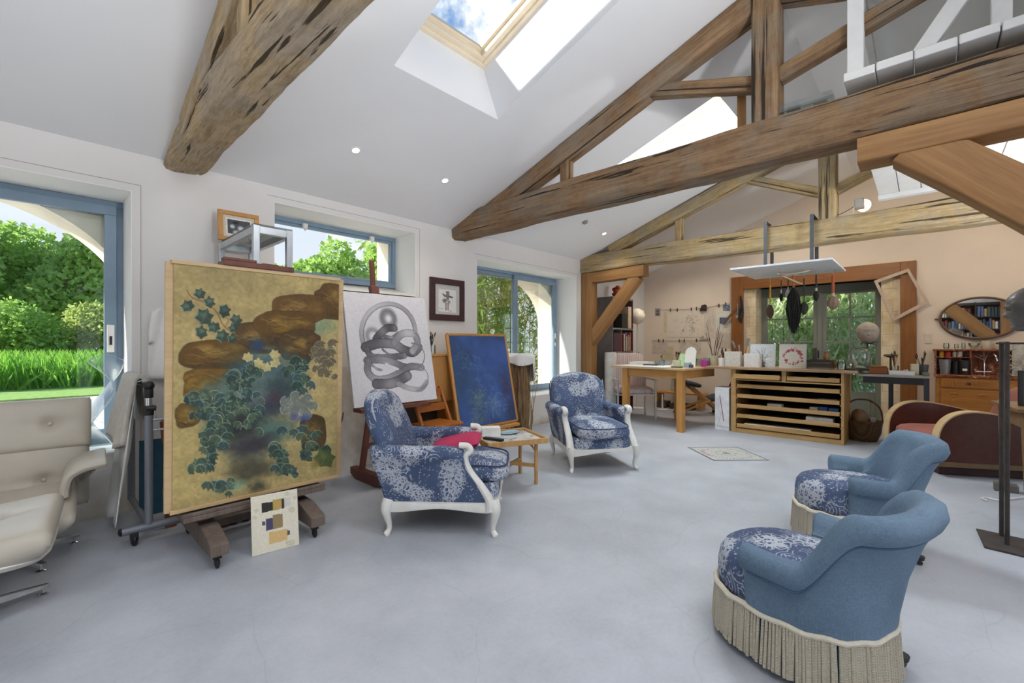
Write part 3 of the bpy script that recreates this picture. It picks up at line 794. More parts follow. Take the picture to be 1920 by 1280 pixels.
# recessed ceiling spots: four in view, two more beams added without fittings
LAMP = emit('lit lamp face','FFE9C4',14)
DLS = [(1.93,3.66,'nearest glowing ceiling downlight beside the bark-edged beam'),(2.92,3.66,'second glowing ceiling downlight along the slope past the large beam'),(6.02,3.64,'glowing ceiling downlight between the dark and the pale truss')]
def downlight(M, X, Y, mir, label, e=26):
    s_ = (YW-Y)/math.cos(PIT) if not mir else (Y-YB)/math.cos(PIT)
    t = thing('ceiling_downlight', label, 'ceiling light', (0,0,0), 0, 'recessed ceiling downlights'); t.matrix_world = M @ Matrix.Translation((X,s_,0))
    b = B(); b.lathe([(.030,-.004),(.043,-.004),(.044,.0),(.030,.0)], 24, loop=True); b.build('trim_ring', WHITE, t, smooth=True)
    b = B(); b.lathe([(.001,-.0035),(.030,-.0035),(.030,-.001),(.001,-.001)], 20); b.build('lamp_face', LAMP, t)
    p = t.matrix_world @ Vector((0,0,-.03)); light('downlight_and_fill_beam','SPOT',p,e,(1,.9,.76),(p.x,p.y,0),spot_size=R(120),spot_blend=.9,shadow_soft_size=.04)
for X,Y,l in DLS: downlight(ML, X, Y, False, l)
for X,Y in ((7.6,3.3),(7.7,1.7)): 
    p = ML @ Vector((X,(YW-Y)/math.cos(PIT),-.03)); light('downlight_and_fill_beam','SPOT',p,62,(1,.90,.76),(p.x+.5,p.y,0),spot_size=R(130),spot_blend=.9,shadow_soft_size=.05)  # fill spots added to brighten the end wall
light('loft_fill','POINT',(7.75,-.9,2.35),13,(1,.86,.68),shadow_soft_size=.12)  # this and the next are warm point fills added without fittings
light('loft_fill','POINT',(5.2,-1.4,3.5),10,(1,.92,.82),shadow_soft_size=.12)
p = ML @ Vector((sum(SKY2)/2,(S0+S1)/2,TH+.25)); q = ML @ Vector((sum(SKY2)/2,(S0+S1)/2,-1)); area('roof_window_fill', p, q, 1.0, 1.2, 125, (.90,.95,1))  # extra fill panel added outside this roof window
for x,y,e in ((-1.2,-1.3,150),(1.0,-1.7,420),(5.4,-1.9,250)):      # upward fill spots added behind the viewer and along the unseen wall
    light('upward_fill','SPOT',(x,y,1.85),e,(.96,.98,1),(x+.5,.75,3.9),spot_size=R(92),spot_blend=.7,shadow_soft_size=.15)
for x,e in ((-.6,70),(2.3,50),(5.2,70)):      # fill panels added high above the gravel, aimed at the three windows
    area('outdoor_fill', (x,8.2,4.4), (x,4.9,1.7), 3.0, 1.6, e, (.95,.98,1))
SC.cycles.use_denoising = True
SC.cycles.max_bounces = 8; SC.cycles.diffuse_bounces = 5; SC.cycles.transparent_max_bounces = 16; SC.cycles.glossy_bounces = 4
SC.cycles.sample_clamp_indirect = 6
SC.cycles.caustics_reflective = False; SC.cycles.caustics_refractive = False
SC.view_settings.view_transform = 'Standard'; SC.view_settings.look = 'None'; SC.view_settings.gamma = 1; SC.view_settings.use_curve_mapping = False
SC.view_settings.exposure = 0.15
# ================================================================== easels, pictures and the things by the long wall
def H(p): return p
# ---- big ivy painting on its H-frame easel (faces the room, parallel to the wall, tipped a little forward)
PX0, PX1, PZ0, PZ1 = .523, 1.495, .30, 1.705
def pl1(u, v, d=0.):           # u across, v down; d in front of the surface
    z = lerp(PZ1, PZ0, v); y = lerp(3.10, 3.055, (z-PZ0)/(PZ1-PZ0))
    return (lerp(PX0,PX1,u), y-d, z)
t = thing('painting','large framed painting of ivy tumbling over ochre rocks, on the wheeled easel','painting')
P = Pic(250, 362, 'BBA66E', 3, [(22,22),(832,110),(824,1093),(8,1248)])
P.a = P.a*(.93+.13*P.noise(4)[...,None]); 
P.blob(330,130,330,90,'A08E60',.6,.9); P.blob(80,1000,180,380,'C7B06C',.6,.9); P.blob(800,650,160,420,'C4AE74',.5,.9); P.blob(240,60,200,60,'94835A',.55,.9,.1)
P.blob(760,330,120,80,'8FA07A',.8,.8); P.blob(700,350,80,60,'7E9C84',.7,.8)
def rock(cx,cy,rx,ry,a='8E6C25',b='5E431C',rot=0.):
    ry *= 1.15; rx *= 1.10; dk = '3F2E18'
    pts = []; n_ = 16
    for q in range(n_):
        t_ = 2*PI*q/n_; k_ = 1+P.rg.uniform(-.09,.07); e=.75
        pts.append((cx+rx*k_*math.copysign(abs(math.cos(t_))**e,math.cos(t_)), cy+ry*k_*math.copysign(abs(math.sin(t_))**e,math.sin(t_))))
    pts = [(p[0],p[1]) for p in crv([(x,y,0) for x,y in pts+pts[:1]],4)]
    P.poly(pts,b,1); P.stroke(pts,7,dk,.55,.9,False)
    for q in range(18):
        aa = P.rg.uniform(0,6.28); r_ = P.rg.uniform(0,.75); P.blob(cx+math.cos(aa)*rx*r_,cy+math.sin(aa)*ry*r_*.8-ry*.12,rx*.32,ry*.30,(a,'A5813A','6A4E22','B49450',a)[q%5],.42,.9,rot,.35)
    for q in range(6):
        y0 = cy+ry*P.rg.uniform(-.6,.7); x0 = cx-rx*P.rg.uniform(.1,.85); L = rx*P.rg.uniform(.4,.9)
        P.stroke([(x0+L*k_/4,y0+P.rg.uniform(-1,1)*ry*.14+ry*.05*k_) for k_ in range(5)], P.rg.uniform(3,6), dk, .6, .8, True, True)
        P.stroke([(x0+L*k_/4,y0-7+P.rg.uniform(-1,1)*ry*.12+ry*.05*k_) for k_ in range(5)], P.rg.uniform(4,8), 'C2A461', .4, .9, True, True)
    P.blob(cx,cy+ry*.75,rx*.8,ry*.25,dk,.5,.9)
rock(800,215,85,80,'7B5B2B','63471F'); rock(190,590,112,52,'A67F2E','7C5B22'); rock(155,645,85,62,'A8832F','80601F'); rock(630,250,128,66,'94733A','6A4C22'); rock(450,425,130,40,'6E542C','4A3922'); rock(410,372,100,52,'7E5F2C','5A4322'); rock(560,325,138,60,'93701F','664A1C'); rock(635,430,95,66,'7D5F2E','54401F')
rock(215,470,160,64,'8F6C22','664A1C'); rock(85,770,56,54,'8A6D24','6E5420',.5); rock(705,880,62,82,'7E6128','54401F')
for cx,cy,rx,ry,c,al in ((420,740,240,400,'47564C',.95),(250,700,150,170,'50655A',.85),(250,860,110,120,'4E6052',.6),(600,600,110,150,'4A6058',.85),(480,560,200,140,'486870',.85),(420,640,200,130,'5E7068',.8),(560,640,120,95,'35464A',.95),(300,640,130,80,'647A74',.7),(330,560,80,60,'34586C',.85),(425,430,45,36,'2C4672',.95),(500,720,110,80,'333A48',.95),(350,830,120,85,'2A2E2B',.95),(520,860,140,90,'54756E',.9),(400,930,160,90,'3C3B40',.95),(400,1060,160,95,'514E3C',.95),(510,690,60,60,'4A3A42',.7),(160,690,80,45,'2C4446',.85),(430,690,70,50,'646C86',.6),(430,1140,70,45,'48493A',.85),(350,680,60,40,'7C8C8A',.5)): P.blob(cx,cy,rx,ry,c,al,.7,0,.30)
P.stroke([(85,155),(110,190),(180,220),(230,265),(262,330),(330,382)],7,'8A5E38',.9,.5); P.stroke([(270,330),(285,300),(270,290)],5,'8A5E38',.9)
GR = [('34493F','8CA58C'),('44594A','9DB08F'),('2C423B','74907C'),('50624C','AABB97'),('3A5250','86A49C')]
for x,y,r,a in ((145,175,34,.3),(90,235,38,-.5),(190,215,34,.9),(165,290,52,.4),(262,258,38,1.3),(215,340,36,-.2),(320,305,36,.6),(150,362,38,1.1),(255,385,40,.2),(310,345,30,-.4),(300,395,28,.9)): P.leaf(x,y,r,a,*GR[int(x)%5])
rg = P.rg
for cx,cy,n_,sx,sy in ((300,610,16,90,45),(240,700,16,90,60),(240,790,24,90,70),(220,850,18,70,45),(400,790,12,75,45),(220,930,14,60,40),(170,1010,16,50,45),(250,1130,12,50,35),(640,540,16,70,45),(650,620,10,30,45),(640,880,10,50,40),(540,990,16,55,50),(560,1060,10,45,30),(760,480,12,50,45),(760,560,12,45,45),(120,690,10,45,28),(340,690,14,80,50),(690,960,8,45,35),(420,560,10,80,30)):
    for q in range(n_): (P.curl if q%4 else P.leaf)(cx+rg.normal()*sx*.55, cy+rg.normal()*sy*.55, rg.uniform(20,36), rg.uniform(-.9,.9), *(GR[rg.randint(5)] if cx < 740 else ('6A604A','A79F86')))
for x,y,a in ((380,490,.2),(430,520,1.),(470,540,.3),(515,520,-.3),(510,478,.6)): P.leaf(x,y,30,a,'CBBB7C','E2D49A')
for q in range(24):
    a = q*.9; r = 12+q*2.6; P.curl(625+math.cos(a)*r*1.2, 735+math.sin(a)*r*.8, 28, a+1, '7A8076','BFC3B8')
P.blob(655,800,50,40,'3F4F92',.85,.7,0,.3); P.blob(610,790,30,30,'55518F',.6,.8)
P.leaf(760,1010,62,.5,'4C5E34','7C8A52'); P.blob(720,1030,40,40,'7C6E36',.6,.7)
for q in range(9): P.stroke([(600+rg.uniform(-20,20),1000+q*7),(800,1000+q*8+rg.uniform(-8,8))],5,'84733C',.4,.9)
P.blob(330,1130,60,40,'7FA58A',.7,.8)
P.tone(60,.12); P.tone(14,.10); P.a *= .93
P.build('painted_canvas', t, lambda u,v: pl1(.012+.976*u, .008+.984*v, .004))
b = B()
for a,c in (((0,0),(1,.0)),((0,1),(1,1)),((0,0),(0,1)),((1,0),(1,1))):
    p, q = Vector(pl1(*a,-.015)), Vector(pl1(*c,-.015)); b.bar(p, q, .05 if abs(p.x-q.x) < .1 else .05, .022 if abs(p.x-q.x) > .1 else .022)
b.build('frame', PALEWD, t, bevel=.002)
b = B(); b.quad(pl1(0,0,-.01),pl1(1,0,-.01),pl1(1,1,-.01),pl1(0,1,-.01)); b.build('canvas_back', CANVASW, t, solid=.004)
# its easel
t = thing('studio_easel','heavy dusty wooden studio easel on castors under the ivy painting','easel',(.97,3.12,0))
for x in (-.27,.27):
    b = B(); b.prism([(-.29,.085),(-.29,.15),(-.10,.20),(.42,.20),(.50,.15),(.50,.085)], x-.045, x+.045, lambda y,z,x:(x,y,z)); b.build('foot', EASELWD, t, bevel=.006)
    for y in (-.23,.44):
        b = B(); b.ell((x,y,.032),(.014,.032,.032),1,1,12,8); b.bx(x-.02,x+.02,y-.014,y+.014,.055,.09); b.build('castor', BLACK, t, smooth=True)
    b = B(); b.bx(x-.035,x+.035,.02,.075,.16,.62); b.build('upright', EASELWD, t, bevel=.005)
b = B(); b.bx(-.27,.27,.10,.16,.11,.16); b.build('stretcher', EASELWD, t, bevel=.005)
b = B(); b.bx(-.27,.27,.28,.33,.11,.16); b.build('stretcher', EASELWD, t, bevel=.005)
b = B(); b.bx(-.40,.40,-.10,.06,.245,.275); b.bx(-.40,.40,-.10,-.085,.275,.297); b.build('canvas_ledge', EASELWD, t, bevel=.004)
b = B(); b.bx(-.05,.05,.03,.10,.2,1.73); b.build('mast', REDWD, t, bevel=.006)
b = B(); b.bx(-.20,.20,-.085,.05,1.716,1.748); b.bx(-.20,-.02,-.08,-.02,1.748,1.766); b.build('canvas_clamp', REDWD, t, bevel=.004)
# dark boards and books stacked behind the easel feet
for k_,(x,w_,h_,c,l) in enumerate(((.80,.03,.17,'23262B','black slim portfolio standing behind the easel stretchers'),(.86,.045,.19,'6E4A34','brown bound volume standing behind the easel stretchers'),(.93,.035,.16,'2E3338','dark grey book leaning behind the easel stretchers'),(1.00,.04,.20,'1B1D22','tallest black book behind the easel stretchers'),(1.07,.03,.15,'3A4454','slate blue book behind the easel stretchers'))):
    b = B(); b.bx(x,x+w_,3.50,3.72,.0,h_); tag(b.build('book', plain('cloth '+c,c,.7), None, bevel=.002), l, 'book','books behind the large easel')
# book with an abstract cover leaning on the easel
t = thing('art_book','cream art book with gold and black block pattern leaning against the easel foot','book',(1.005,2.885,0), R(-8))
b = B(); tilt = R(9)
b.M = Matrix.Rotation(-tilt,4,'X'); b.bx(-.125,.125,-.012,.012,.0,.335)
b.build('page_block', PAPER, t)
P = Pic(90,120,'D9D3BF',8)
for x0,y0,x1,y1,c in ((.22,.14,.46,.30,'1E1D1C'),(.46,.12,.70,.30,'B0924C'),(.70,.12,.84,.28,'C9C4BA'),(.64,.13,.70,.30,'2A2725'),(.30,.42,.44,.62,'3C3A58'),(.44,.38,.66,.62,'8A7650'),(.36,.66,.74,.86,'D0AE72'),(.22,.45,.29,.52,'4A4856'),(.74,.70,.80,.78,'46405A')):
    P.poly([(x0,y0),(x1,y0+.01),(x1,y1),(x0,y1+.01)], c, .95)
for q in range(16):
    x,y = P.rg.uniform(.05,.95),P.rg.uniform(.04,.96); r = P.rg.uniform(.03,.07)
    if .2 < x < .8 and .1 < y < .88: continue
    P.blob(x,y,r,r,'A79E78',.7,.15); P.blob(x,y,r*.7,r*.7,'DAD4C1',1,.15); P.blob(x,y,r*.35,r*.35,'A79E78',.7,.2)
P.tone(40,.06)
ct, st = math.cos(tilt), math.sin(tilt)
P.build('cover', t, lambda u,v: (lerp(-.128,.128,u), -.0135*ct+(1-v)*.338*st, (1-v)*.338*ct+.0135*st))
# ---- tall aluminium stand behind the painting
t = thing('display_stand','tall brushed aluminium display frame rising behind the ivy painting','display stand',(1.17,3.83,0))
for x in (-.11,.11):
    for y in (-.41,.41):
        b = B(); b.bx(x-.02,x+.02,y-.02,y+.02,0,2.075); b.build('leg', STEEL, t, bevel=.002)
b = B()
for z in (2.02,1.60):
    z0,z1 = z,z+.05
    for y in (-.41,.41): b.bx(-.09,.09,y-.018,y+.018,z0,z1)
    for x in (-.11,.11): b.bx(x-.018,x+.018,-.39,.39,z0,z1)
b.build('rail', STEEL, t, bevel=.002)
b = B(); b.bx(-.128,.128,-.43,.43,2.076,2.084); b.build('glass_top', JARGL, t)
b = B(); b.bx(-.09,.09,-.39,.39,1.65,1.662); b.build('shelf', plain('dark shelf','3A2A24'), t)
b = B(); b.bx(1.13,1.24,3.50,3.80,1.663,1.83); tag(b.build('box', plain('brown box card','6E5346',.7), None, bevel=.003), 'plain brown box inside the aluminium display frame','box')
t = thing('framed_photograph','small black and white photograph in a wood frame propped on the aluminium stand','framed picture',(1.17,4.17,2.086), R(-4))
def frame_parts(t, w, h, fw, mat, pic, dep=.02, lean=0, z=0, pw=60):
    """picture frame standing in local xz, facing -y"""
    M = Matrix.Rotation(-lean,4,'X')
    b = B(); b.M = M
    for x0,x1,z0,z1 in ((-w/2,w/2,h-fw,h),(-w/2,w/2,0,fw),(-w/2,-w/2+fw,fw,h-fw),(w/2-fw,w/2,fw,h-fw)): b.bx(x0,x1,-dep,0,z0+z,z1+z)
    b.build('frame', mat, t, bevel=min(.004,fw*.2))
    if pic: pic.build('picture', t, lambda u,v: tuple(M @ Vector((lerp(-w/2+fw*.9,w/2-fw*.9,u), -dep*.4, z+lerp(h-fw*.9,fw*.9,v)))))
P = Pic(70,60,'CFC6B4',2); P.poly([(.12,.14),(.88,.14),(.88,.86),(.12,.86)],'E6E2D8'); P.poly([(.16,.2),(.84,.2),(.84,.82),(.16,.82)],'4A4D55')
for x,y,r in ((.3,.5,.1),(.55,.55,.13),(.75,.62,.1),(.4,.75,.12)): P.blob(x,y,r,r,'D5D5D5',.9,.6)
P.blob(.4,.32,.12,.06,'22252B',.9,.5); P.tone(30,.1)
frame_parts(t, .30, .26, .035, HONEY, P, .022, R(10))
# ---- spiral drawing on a second easel
PB = [(30,30),(865,115),(980,1105),(155,1200)]
def pl2(u,v,d=0.):
    z = lerp(1.712,.703,v); y = lerp(3.76,3.55,v); return (lerp(1.858,2.73,u), y-d, z)
t = thing('drawing_canvas','white canvas with a grey pencil drawing of coiled ribbons, on the dark easel','drawing')
P = Pic(210,244,'DAD8DC',4,PB)
P.a *= (.97+.05*P.noise(3)[...,None])
def ringd(cx,cy,rx,ry,a0,a1,w,dk,lt,al=.85,rot=0):
    pts=[(cx+rx*math.cos(R(a))*math.cos(rot)-ry*math.sin(R(a))*math.sin(rot), cy+rx*math.cos(R(a))*math.sin(rot)+ry*math.sin(R(a))*math.cos(rot)) for a in np.linspace(a0,a1,26)]
    P.ribbon(pts,w,dk,lt,al)
ringd(500,455,272,288,128,372,44,'8A878C','B9B7BC',.75)
ringd(500,455,250,268,150,365,8,'6A686C','7E7C80',.7)
for r,c,al in ((112,'6E6B70',.9),(95,'7E7B80',.8),(70,'98959A',.8),(45,'C9C7CB',.9),(26,'E4E2E6',.95)): P.blob(500,315,r*.93,r*1.02,c,al,.35)
for r,c,al in ((100,'8B888D',.85),(78,'A3A0A5',.8),(52,'D2D0D4',.9),(34,'E2E0E4',.9)): P.blob(345,490,r*.9,r*.95,c,al,.35)
P.ribbon([(375,520),(430,455),(490,410),(560,410)],70,'3E3B40','77747A'); P.ribbon([(470,500),(540,510),(600,470)],46,'55525A','9B989E')
P.ribbon([(270,600),(400,560),(560,570),(640,620),(740,650),(800,600)],90,'444148','86838A'); P.ribbon([(560,560),(620,480),(700,460),(770,480),(790,560),(740,640)],70,'77747A','C4C2C6')
P.ribbon([(285,620),(330,690),(450,700),(600,690),(660,680)],60,'4A474E','908D93'); P.ribbon([(440,620),(510,670),(620,680)],20,'55525A','88858B')
P.ribbon([(285,730),(400,720),(520,740),(640,790),(700,800)],70,'5A575E','A09DA3'); P.ribbon([(300,740),(290,830),(360,910),(480,910),(620,850),(720,790),(830,800)],66,'615E66','A8A5AB')
P.ribbon([(330,770),(380,810),(430,825)],22,'77747A','A5A2A8'); P.ribbon([(470,760),(540,790),(600,815)],16,'E6E4E8','D8D6DA',.9)
P.ribbon([(380,960),(500,960),(600,930),(690,880)],90,'4F4C54','8D8A90'); P.ribbon([(600,960),(700,1000),(820,1010),(880,940)],48,'8C898E','BBB8BD')
ringd(760,900,132,125,-100,80,10,'77747A','8A878C',.8); ringd(730,690,130,130,-90,70,12,'77747A','8A878C',.8); ringd(700,570,120,130,-60,60,10,'77747A','8A878C',.8)
P.tone(80,.05)
P.build('drawing_surface', t, lambda u,v: pl2(u,v,.002))
b = B(); c8 = [pl2(0,0),pl2(1,0),pl2(1,1),pl2(0,1)]; c9 = [(x,y+.035,z+.006) for x,y,z in c8]; b.loft([c8,c9]); b.build('canvas_edge', CANVASW, t, bevel=.003)
t = thing('studio_easel','dark reddish easel with a tall mast behind the ribbon drawing','easel',(2.30,3.70,0))
for x in (-.24,.24):
    b = B(); b.prism([(-.28,.04),(-.28,.10),(.25,.10),(.25,.04),(.15,.0),(-.18,.0)], x-.035, x+.035, lambda y,z,x:(x,y,z)); b.build('foot', REDWD, t, bevel=.005)
    b = B(); b.bar((x,.10,.06),(x*.45,.06,1.1),.05,.035); b.build('leg', REDWD, t, bevel=.004)
b = B(); b.bar((-.06,.02,.06),(-.06,.24,2.06),.05,.03); b.build('mast', REDWD, t, bevel=.01)
b = B(); b.bar((-.06,.175,1.70),(-.06,.205,1.80),.085,.05); b.build('canvas_clamp', REDWD, t, bevel=.004)
b = B(); b.bx(-.40,.33,-.19,-.05,.655,.69); b.build('canvas_ledge', REDWD, t, bevel=.004)
b = B(); b.bar((-.22,.09,.30),(.22,.09,.30),.03,.05); b.build('stretcher', REDWD, t, bevel=.004)
# ---- thin twisted branch, white boards by the wall
b = B(); b.tube(crv([(1.985,4.12,.0),(1.97,4.05,.30),(1.90,4.05,.42),(1.83,4.08,.62),(1.84,4.1,.75),(1.77,4.08,.9),(1.75,4.1,1.05),(1.80,4.1,1.18)],5), [.014-.0085*i/35 for i in range(36)], 7)
b.tube(crv([(1.90,4.05,.42),(1.98,4.04,.50),(2.0,4.03,.6)],4), .006, 6)
tag(b.build('branch', plain('twisted twig','6B5647',.8), None, smooth=True), 'thin twisted bare branch standing between the two easels','branch')
b = B(); b.M = Matrix.Translation((1.98,4.22,0)) @ Matrix.Rotation(R(-4),4,'X'); b.bx(-.26,.02,-.01,.01,0,1.12); tag(b.build('board', plain('greyish white board','C9C5C0',.7)), 'tall greyish white board leaning on the wall behind the branch','board')
b = B(); b.M = Matrix.Translation((2.28,4.24,0)) @ Matrix.Rotation(R(-4),4,'X'); b.bx(-.26,.30,-.01,.01,0,1.02); tag(b.build('board', plain('cream board','CFCAC2',.7)), 'wide cream board leaning on the wall behind the dark easel legs','board')
# ---- framed drawing on the wall
t = thing('framed_drawing','small ink drawing of a winged figure in a dark red frame on the wall','framed picture',(3.52,YW-.003,1.535), 0)
P = Pic(80,90,'BDBBB6',6); P.poly([(.16,.18),(.84,.18),(.84,.90),(.16,.88)],'DEDCD7')
P.poly([(.44,.22),(.58,.22),(.56,.5),(.46,.5)],'6F6D6A',.9); P.poly([(.28,.30),(.48,.36),(.48,.42),(.36,.40)],'5E5C59',.9); P.poly([(.54,.36),(.72,.38),(.70,.44),(.54,.42)],'4E4C49',.9)
P.blob(.40,.54,.11,.10,'5E5C59',.85,.5,0,.4); P.blob(.56,.56,.07,.07,'77746F',.8,.6,0,.4); P.poly([(.42,.6),(.47,.6),(.46,.84),(.42,.84)],'55524F',.9); P.poly([(.50,.58),(.56,.58),(.55,.84),(.50,.82)],'85827D',.9); P.stroke([(.2,.80),(.3,.78)],.02,'66635F',.8); P.stroke([(.56,.85),(.66,.86)],.02,'66635F',.8)
P.tone(30,.05)
frame_parts(t, .54, .52, .075, plain('oxblood frame','3A1C1E',.5), P, .03)
# ---- portfolio rack with cloths
t = thing('portfolio_rack','grey tubular rack on castors with black joints beside the ivy painting','rack',(.50,3.59,0))
b = B(); b.cyl((0,0,.11),(0,0,.83),.022,n=14); b.build('post', GREYTUBE, t, smooth=True)
b = B(); b.cyl((0,0,.83),(0,0,.93),.017,n=14); b.build('inner_post', CHROME, t, smooth=True)
b = B(); b.cyl((-.012,-.02,.845),(.03,-.035,.845),.016); b.lathe([(.026,.80),(.028,.83),(.026,.86)],14); b.build('clamp_knob', BLACK, t, smooth=True)
b = B(); b.tube(crv([(0,0,.91),(0,0,.965),(0,.035,.985),(0,.08,.985)],4),.024,12); b.ell((0,-.004,.985),(.03,.03,.03)); b.build('elbow', BLACK, t, smooth=True)
b = B(); b.cyl((0,.06,.985),(0,.70,.985),.018,n=12); b.build('top_bar', GREYTUBE, t, smooth=True)
b = B(); b.cyl((0,.72,.10),(0,.72,.99),.022,n=14); b.build('post', GREYTUBE, t, smooth=True)
b = B(); b.cyl((-.13,0,.10),(.42,0,.10),.024,n=14); b.build('base_tube', GREYTUBE, t, smooth=True)
b = B(); b.cyl((.0,0,.11),(0,.72,.11),.02,n=12); b.build('base_tube', GREYTUBE, t, smooth=True)
b = B(); b.ell((-.135,0,.10),(.012,.0245,.0245),1,1,12,8); b.build('end_cap', BLACK, t, smooth=True)
for x in (-.07,.38):
    b = B(); b.ell((x,.0,.034),(.018,.034,.034),1,1,14,10); b.bx(x-.02,x+.02,-.022,.03,.035,.082); b.build('castor', BLACK, t, bevel=.004)
for z in (.70,.765): 
    b = B(); b.cyl((.0,.01,z),(.40,.0,z),.007,n=8); b.build('wire_rod', STEEL, t, smooth=True)
def drape(name, mat, label, x0, y0, y1, ztop, zl, zr, sp, wob, seed, cat, thick=.006, nu=26, nv=30):
    """cloth folded over the bar running along y at x0"""
    rg = random.Random(seed); ph = [rg.uniform(0,6) for _ in range(5)]
    def f(u,v):
        y = lerp(y0,y1,u); 
        s = v*(zl+zr)-zl         # arc length from the bar, negative = room side
        r = .028
        if abs(s) < r*PI/2: x = x0+r*math.sin(s/r); z = ztop+r*math.cos(s/r)
        else:
            q = abs(s)-r*PI/2; x = x0+math.copysign(r+sp*q, s); z = ztop-q
        k = min(1,abs(s)/.25)
        x += wob*k*(math.sin(u*9+ph[0]+s*3)+.6*math.sin(u*17+ph[1]-s*5)); y += wob*.8*k*math.sin(s*9+ph[2]+u*4)
        z -= .03*k*math.sin(u*5+ph[3])
        return (x,y,z)
    b = B(); b.grid(f,nu,nv); return tag(b.build(name, mat, None, smooth=True, solid=thick, ang=0), label, cat)
drape('canvas_sheet', plain('white primed canvas','DEDDDA',.85,0,.04,8,.2), 'long white primed canvas hanging from the rack bar to the floor', .475,3.68,4.22,.99,.94,.30,.10,.016,3,'canvas')
drape('felt_blanket', plain('grey felt','BEB9B0',.95,0,.1,30,.5), 'thick grey felt blanket folded over the rack bar', .47,3.67,4.16,1.012,.46,.30,.16,.010,5,'blanket',.03)
t = thing('poster_board','dark teal exhibition board with two short lines of pale print behind the rack','poster',(.66,3.95,0),0)
P = Pic(60,100,'1F4A5C',2); P.tone(6,.12)
for x0,x1,y in ((.46,.80,.16),(.44,.82,.56),(.44,.78,.68)):
    for q in np.arange(x0,x1,.05): P.stroke([(q,y-.012),(q+.03,y+.012)],.022,'8FB0BC',.75,.6,False)
b = B(); b.bx(-.16,.16,.002,.02,.06,.58); b.build('backing', BLACK, t)
P.build('printed_face', t, lambda u,v:(lerp(-.16,.16,u),0,lerp(.58,.06,v)))
b = B()
b.prism([(-.03,0),(.03,0),(.045,.25),(.02,.50),(.055,.62),(.075,.72),(.035,.74),(.03,.86),(.045,.90),(.03,.93),(.04,.97),(.0,1.0),(-.03,.97),(-.02,.93),(-.035,.90),(-.02,.86),(-.03,.74),(-.06,.72),(-.05,.6),(-.02,.5),(-.045,.25)], -.02,.02, lambda x,z,y:(x,y,z))
tag(b.build('carved_post', plain('red brown carved wood','7A4026',.45,0,.2,6), None, bevel=.008, loc=(.645,3.78,0)), 'carved reddish brown wooden post standing between rack and painting','post')
b = B()
def sack(u,v):
    x = lerp(-.10,.12,u)*(1-.35*max(0,.25-v)*2); return (x, -.05-.05*math.sin(PI*u)*(.4+.6*v)-.02*math.sin(u*9+v*4), 1.54-.56*v-.05*(1-math.sin(PI*u))*(v<.5))
b.grid(sack,14,16); tag(b.build('hanging_cloth', plain('white cotton','E4E2DF',.9,0,.03,10), None, smooth=True, solid=.01, ang=0, loc=(.70,YW,0)), 'white cloth hung on the wall beside the ivy painting','cloth')
# ---- twisted clear acrylic sheet on the near window sill
b = B()
def acr(u,v):
    a = 1.6*math.sin(v*3.2)+.3; w_ = .17*(1-.25*v); z = .46+.66*(1-v)**.9
    cx = .27-.05*v+.05*math.sin(v*6.5); cy = 4.56-.12*v
    return (cx+.11+(u-.5)*w_*math.cos(a)*1.3, cy+(u-.5)*w_*math.sin(a), z+.05*math.sin(u*PI)*(1-v))
b.grid(acr,14,40)
tag(b.build('acrylic_sculpture', ACRYL, None, smooth=True, solid=.012, ang=0), 'twisted clear acrylic ribbon standing on the sill of the near window','sculpture')
b = B(); b.lathe([(.006,.0),(.09,.0),(.075,.05),(.05,.085),(.006,.10)],18); tag(b.build('crumpled_film', ACRYL, None, smooth=True, loc=(.21,4.62,.45)), 'clear plastic wrap heaped at the foot of the acrylic ribbon','plastic film')
# ---- wooden cabinet, jars of brushes, folding chair, blue painting
t = thing('wooden_cabinet','honey brown studio cabinet against the wall behind the blue painting','cabinet',(2.93,4.16,0))
b = B(); b.bx(-.44,.44,-.17,-.145,.62,1.11); b.build('front_panel', HONEY, t, bevel=.003)
b = B(); b.bx(-.46,.46,-.19,.20,1.11,1.135); b.build('top', HONEYX, t, bevel=.004)
for x in (-.44,.40):
    b = B(); b.bx(x,x+.04,-.18,.19,0,1.11); b.build('side_panel', HONEY, t, bevel=.003)
for z in (.60,.05):
    b = B(); b.bx(-.40,.40,-.165,.19,z,z+.025); b.build('shelf', HONEYX, t)
b = B(); b.bx(-.40,.40,.17,.19,.0,1.11); b.build('back_panel', plain('dark cabinet back','3E2C1E'), t)
def brushes(parent, n, r, h, seed, tips=('4A3A2C','7A6A55','2B2B30','B8A078'), handles=('B58B4E','2F3C4C','7C3A2A','C8B48A'), name='brush', label=None, group=None, spread=.35, loc=(0,0,0)):
    """brushes standing in a pot: each is a thing of its own"""
    rg = random.Random(seed); out = []
    for k_ in range(n):
        a = rg.uniform(0,6.28); q = rg.uniform(.2,.8)*r; lx,ly = math.cos(a)*q, math.sin(a)*q; hh = h*rg.uniform(.72,1.1)
        o = thing(name, label, 'brush', (loc[0],loc[1],loc[2]), 0, group)
        top = Vector((lx*(1+spread*hh/.1*.6), ly*(1+spread*hh/.1*.6), hh)); bot = Vector((-lx*.5,-ly*.5,.012)); d = (top-bot)
        b = B(); b.tube([bot, bot+d*.5, bot+d*.78],[.0025,.0042,.003],6); b.build('handle', plain('brush handle '+handles[k_%4],handles[k_%4],.4), o, smooth=True)
        b = B(); b.tube([bot+d*.78, bot+d*.88, bot+d*.95, top],[.0045,.0075,.006,.001],6); b.build('bristles', plain('bristle '+tips[k_%4],tips[k_%4],.9), o, smooth=True)
    return out
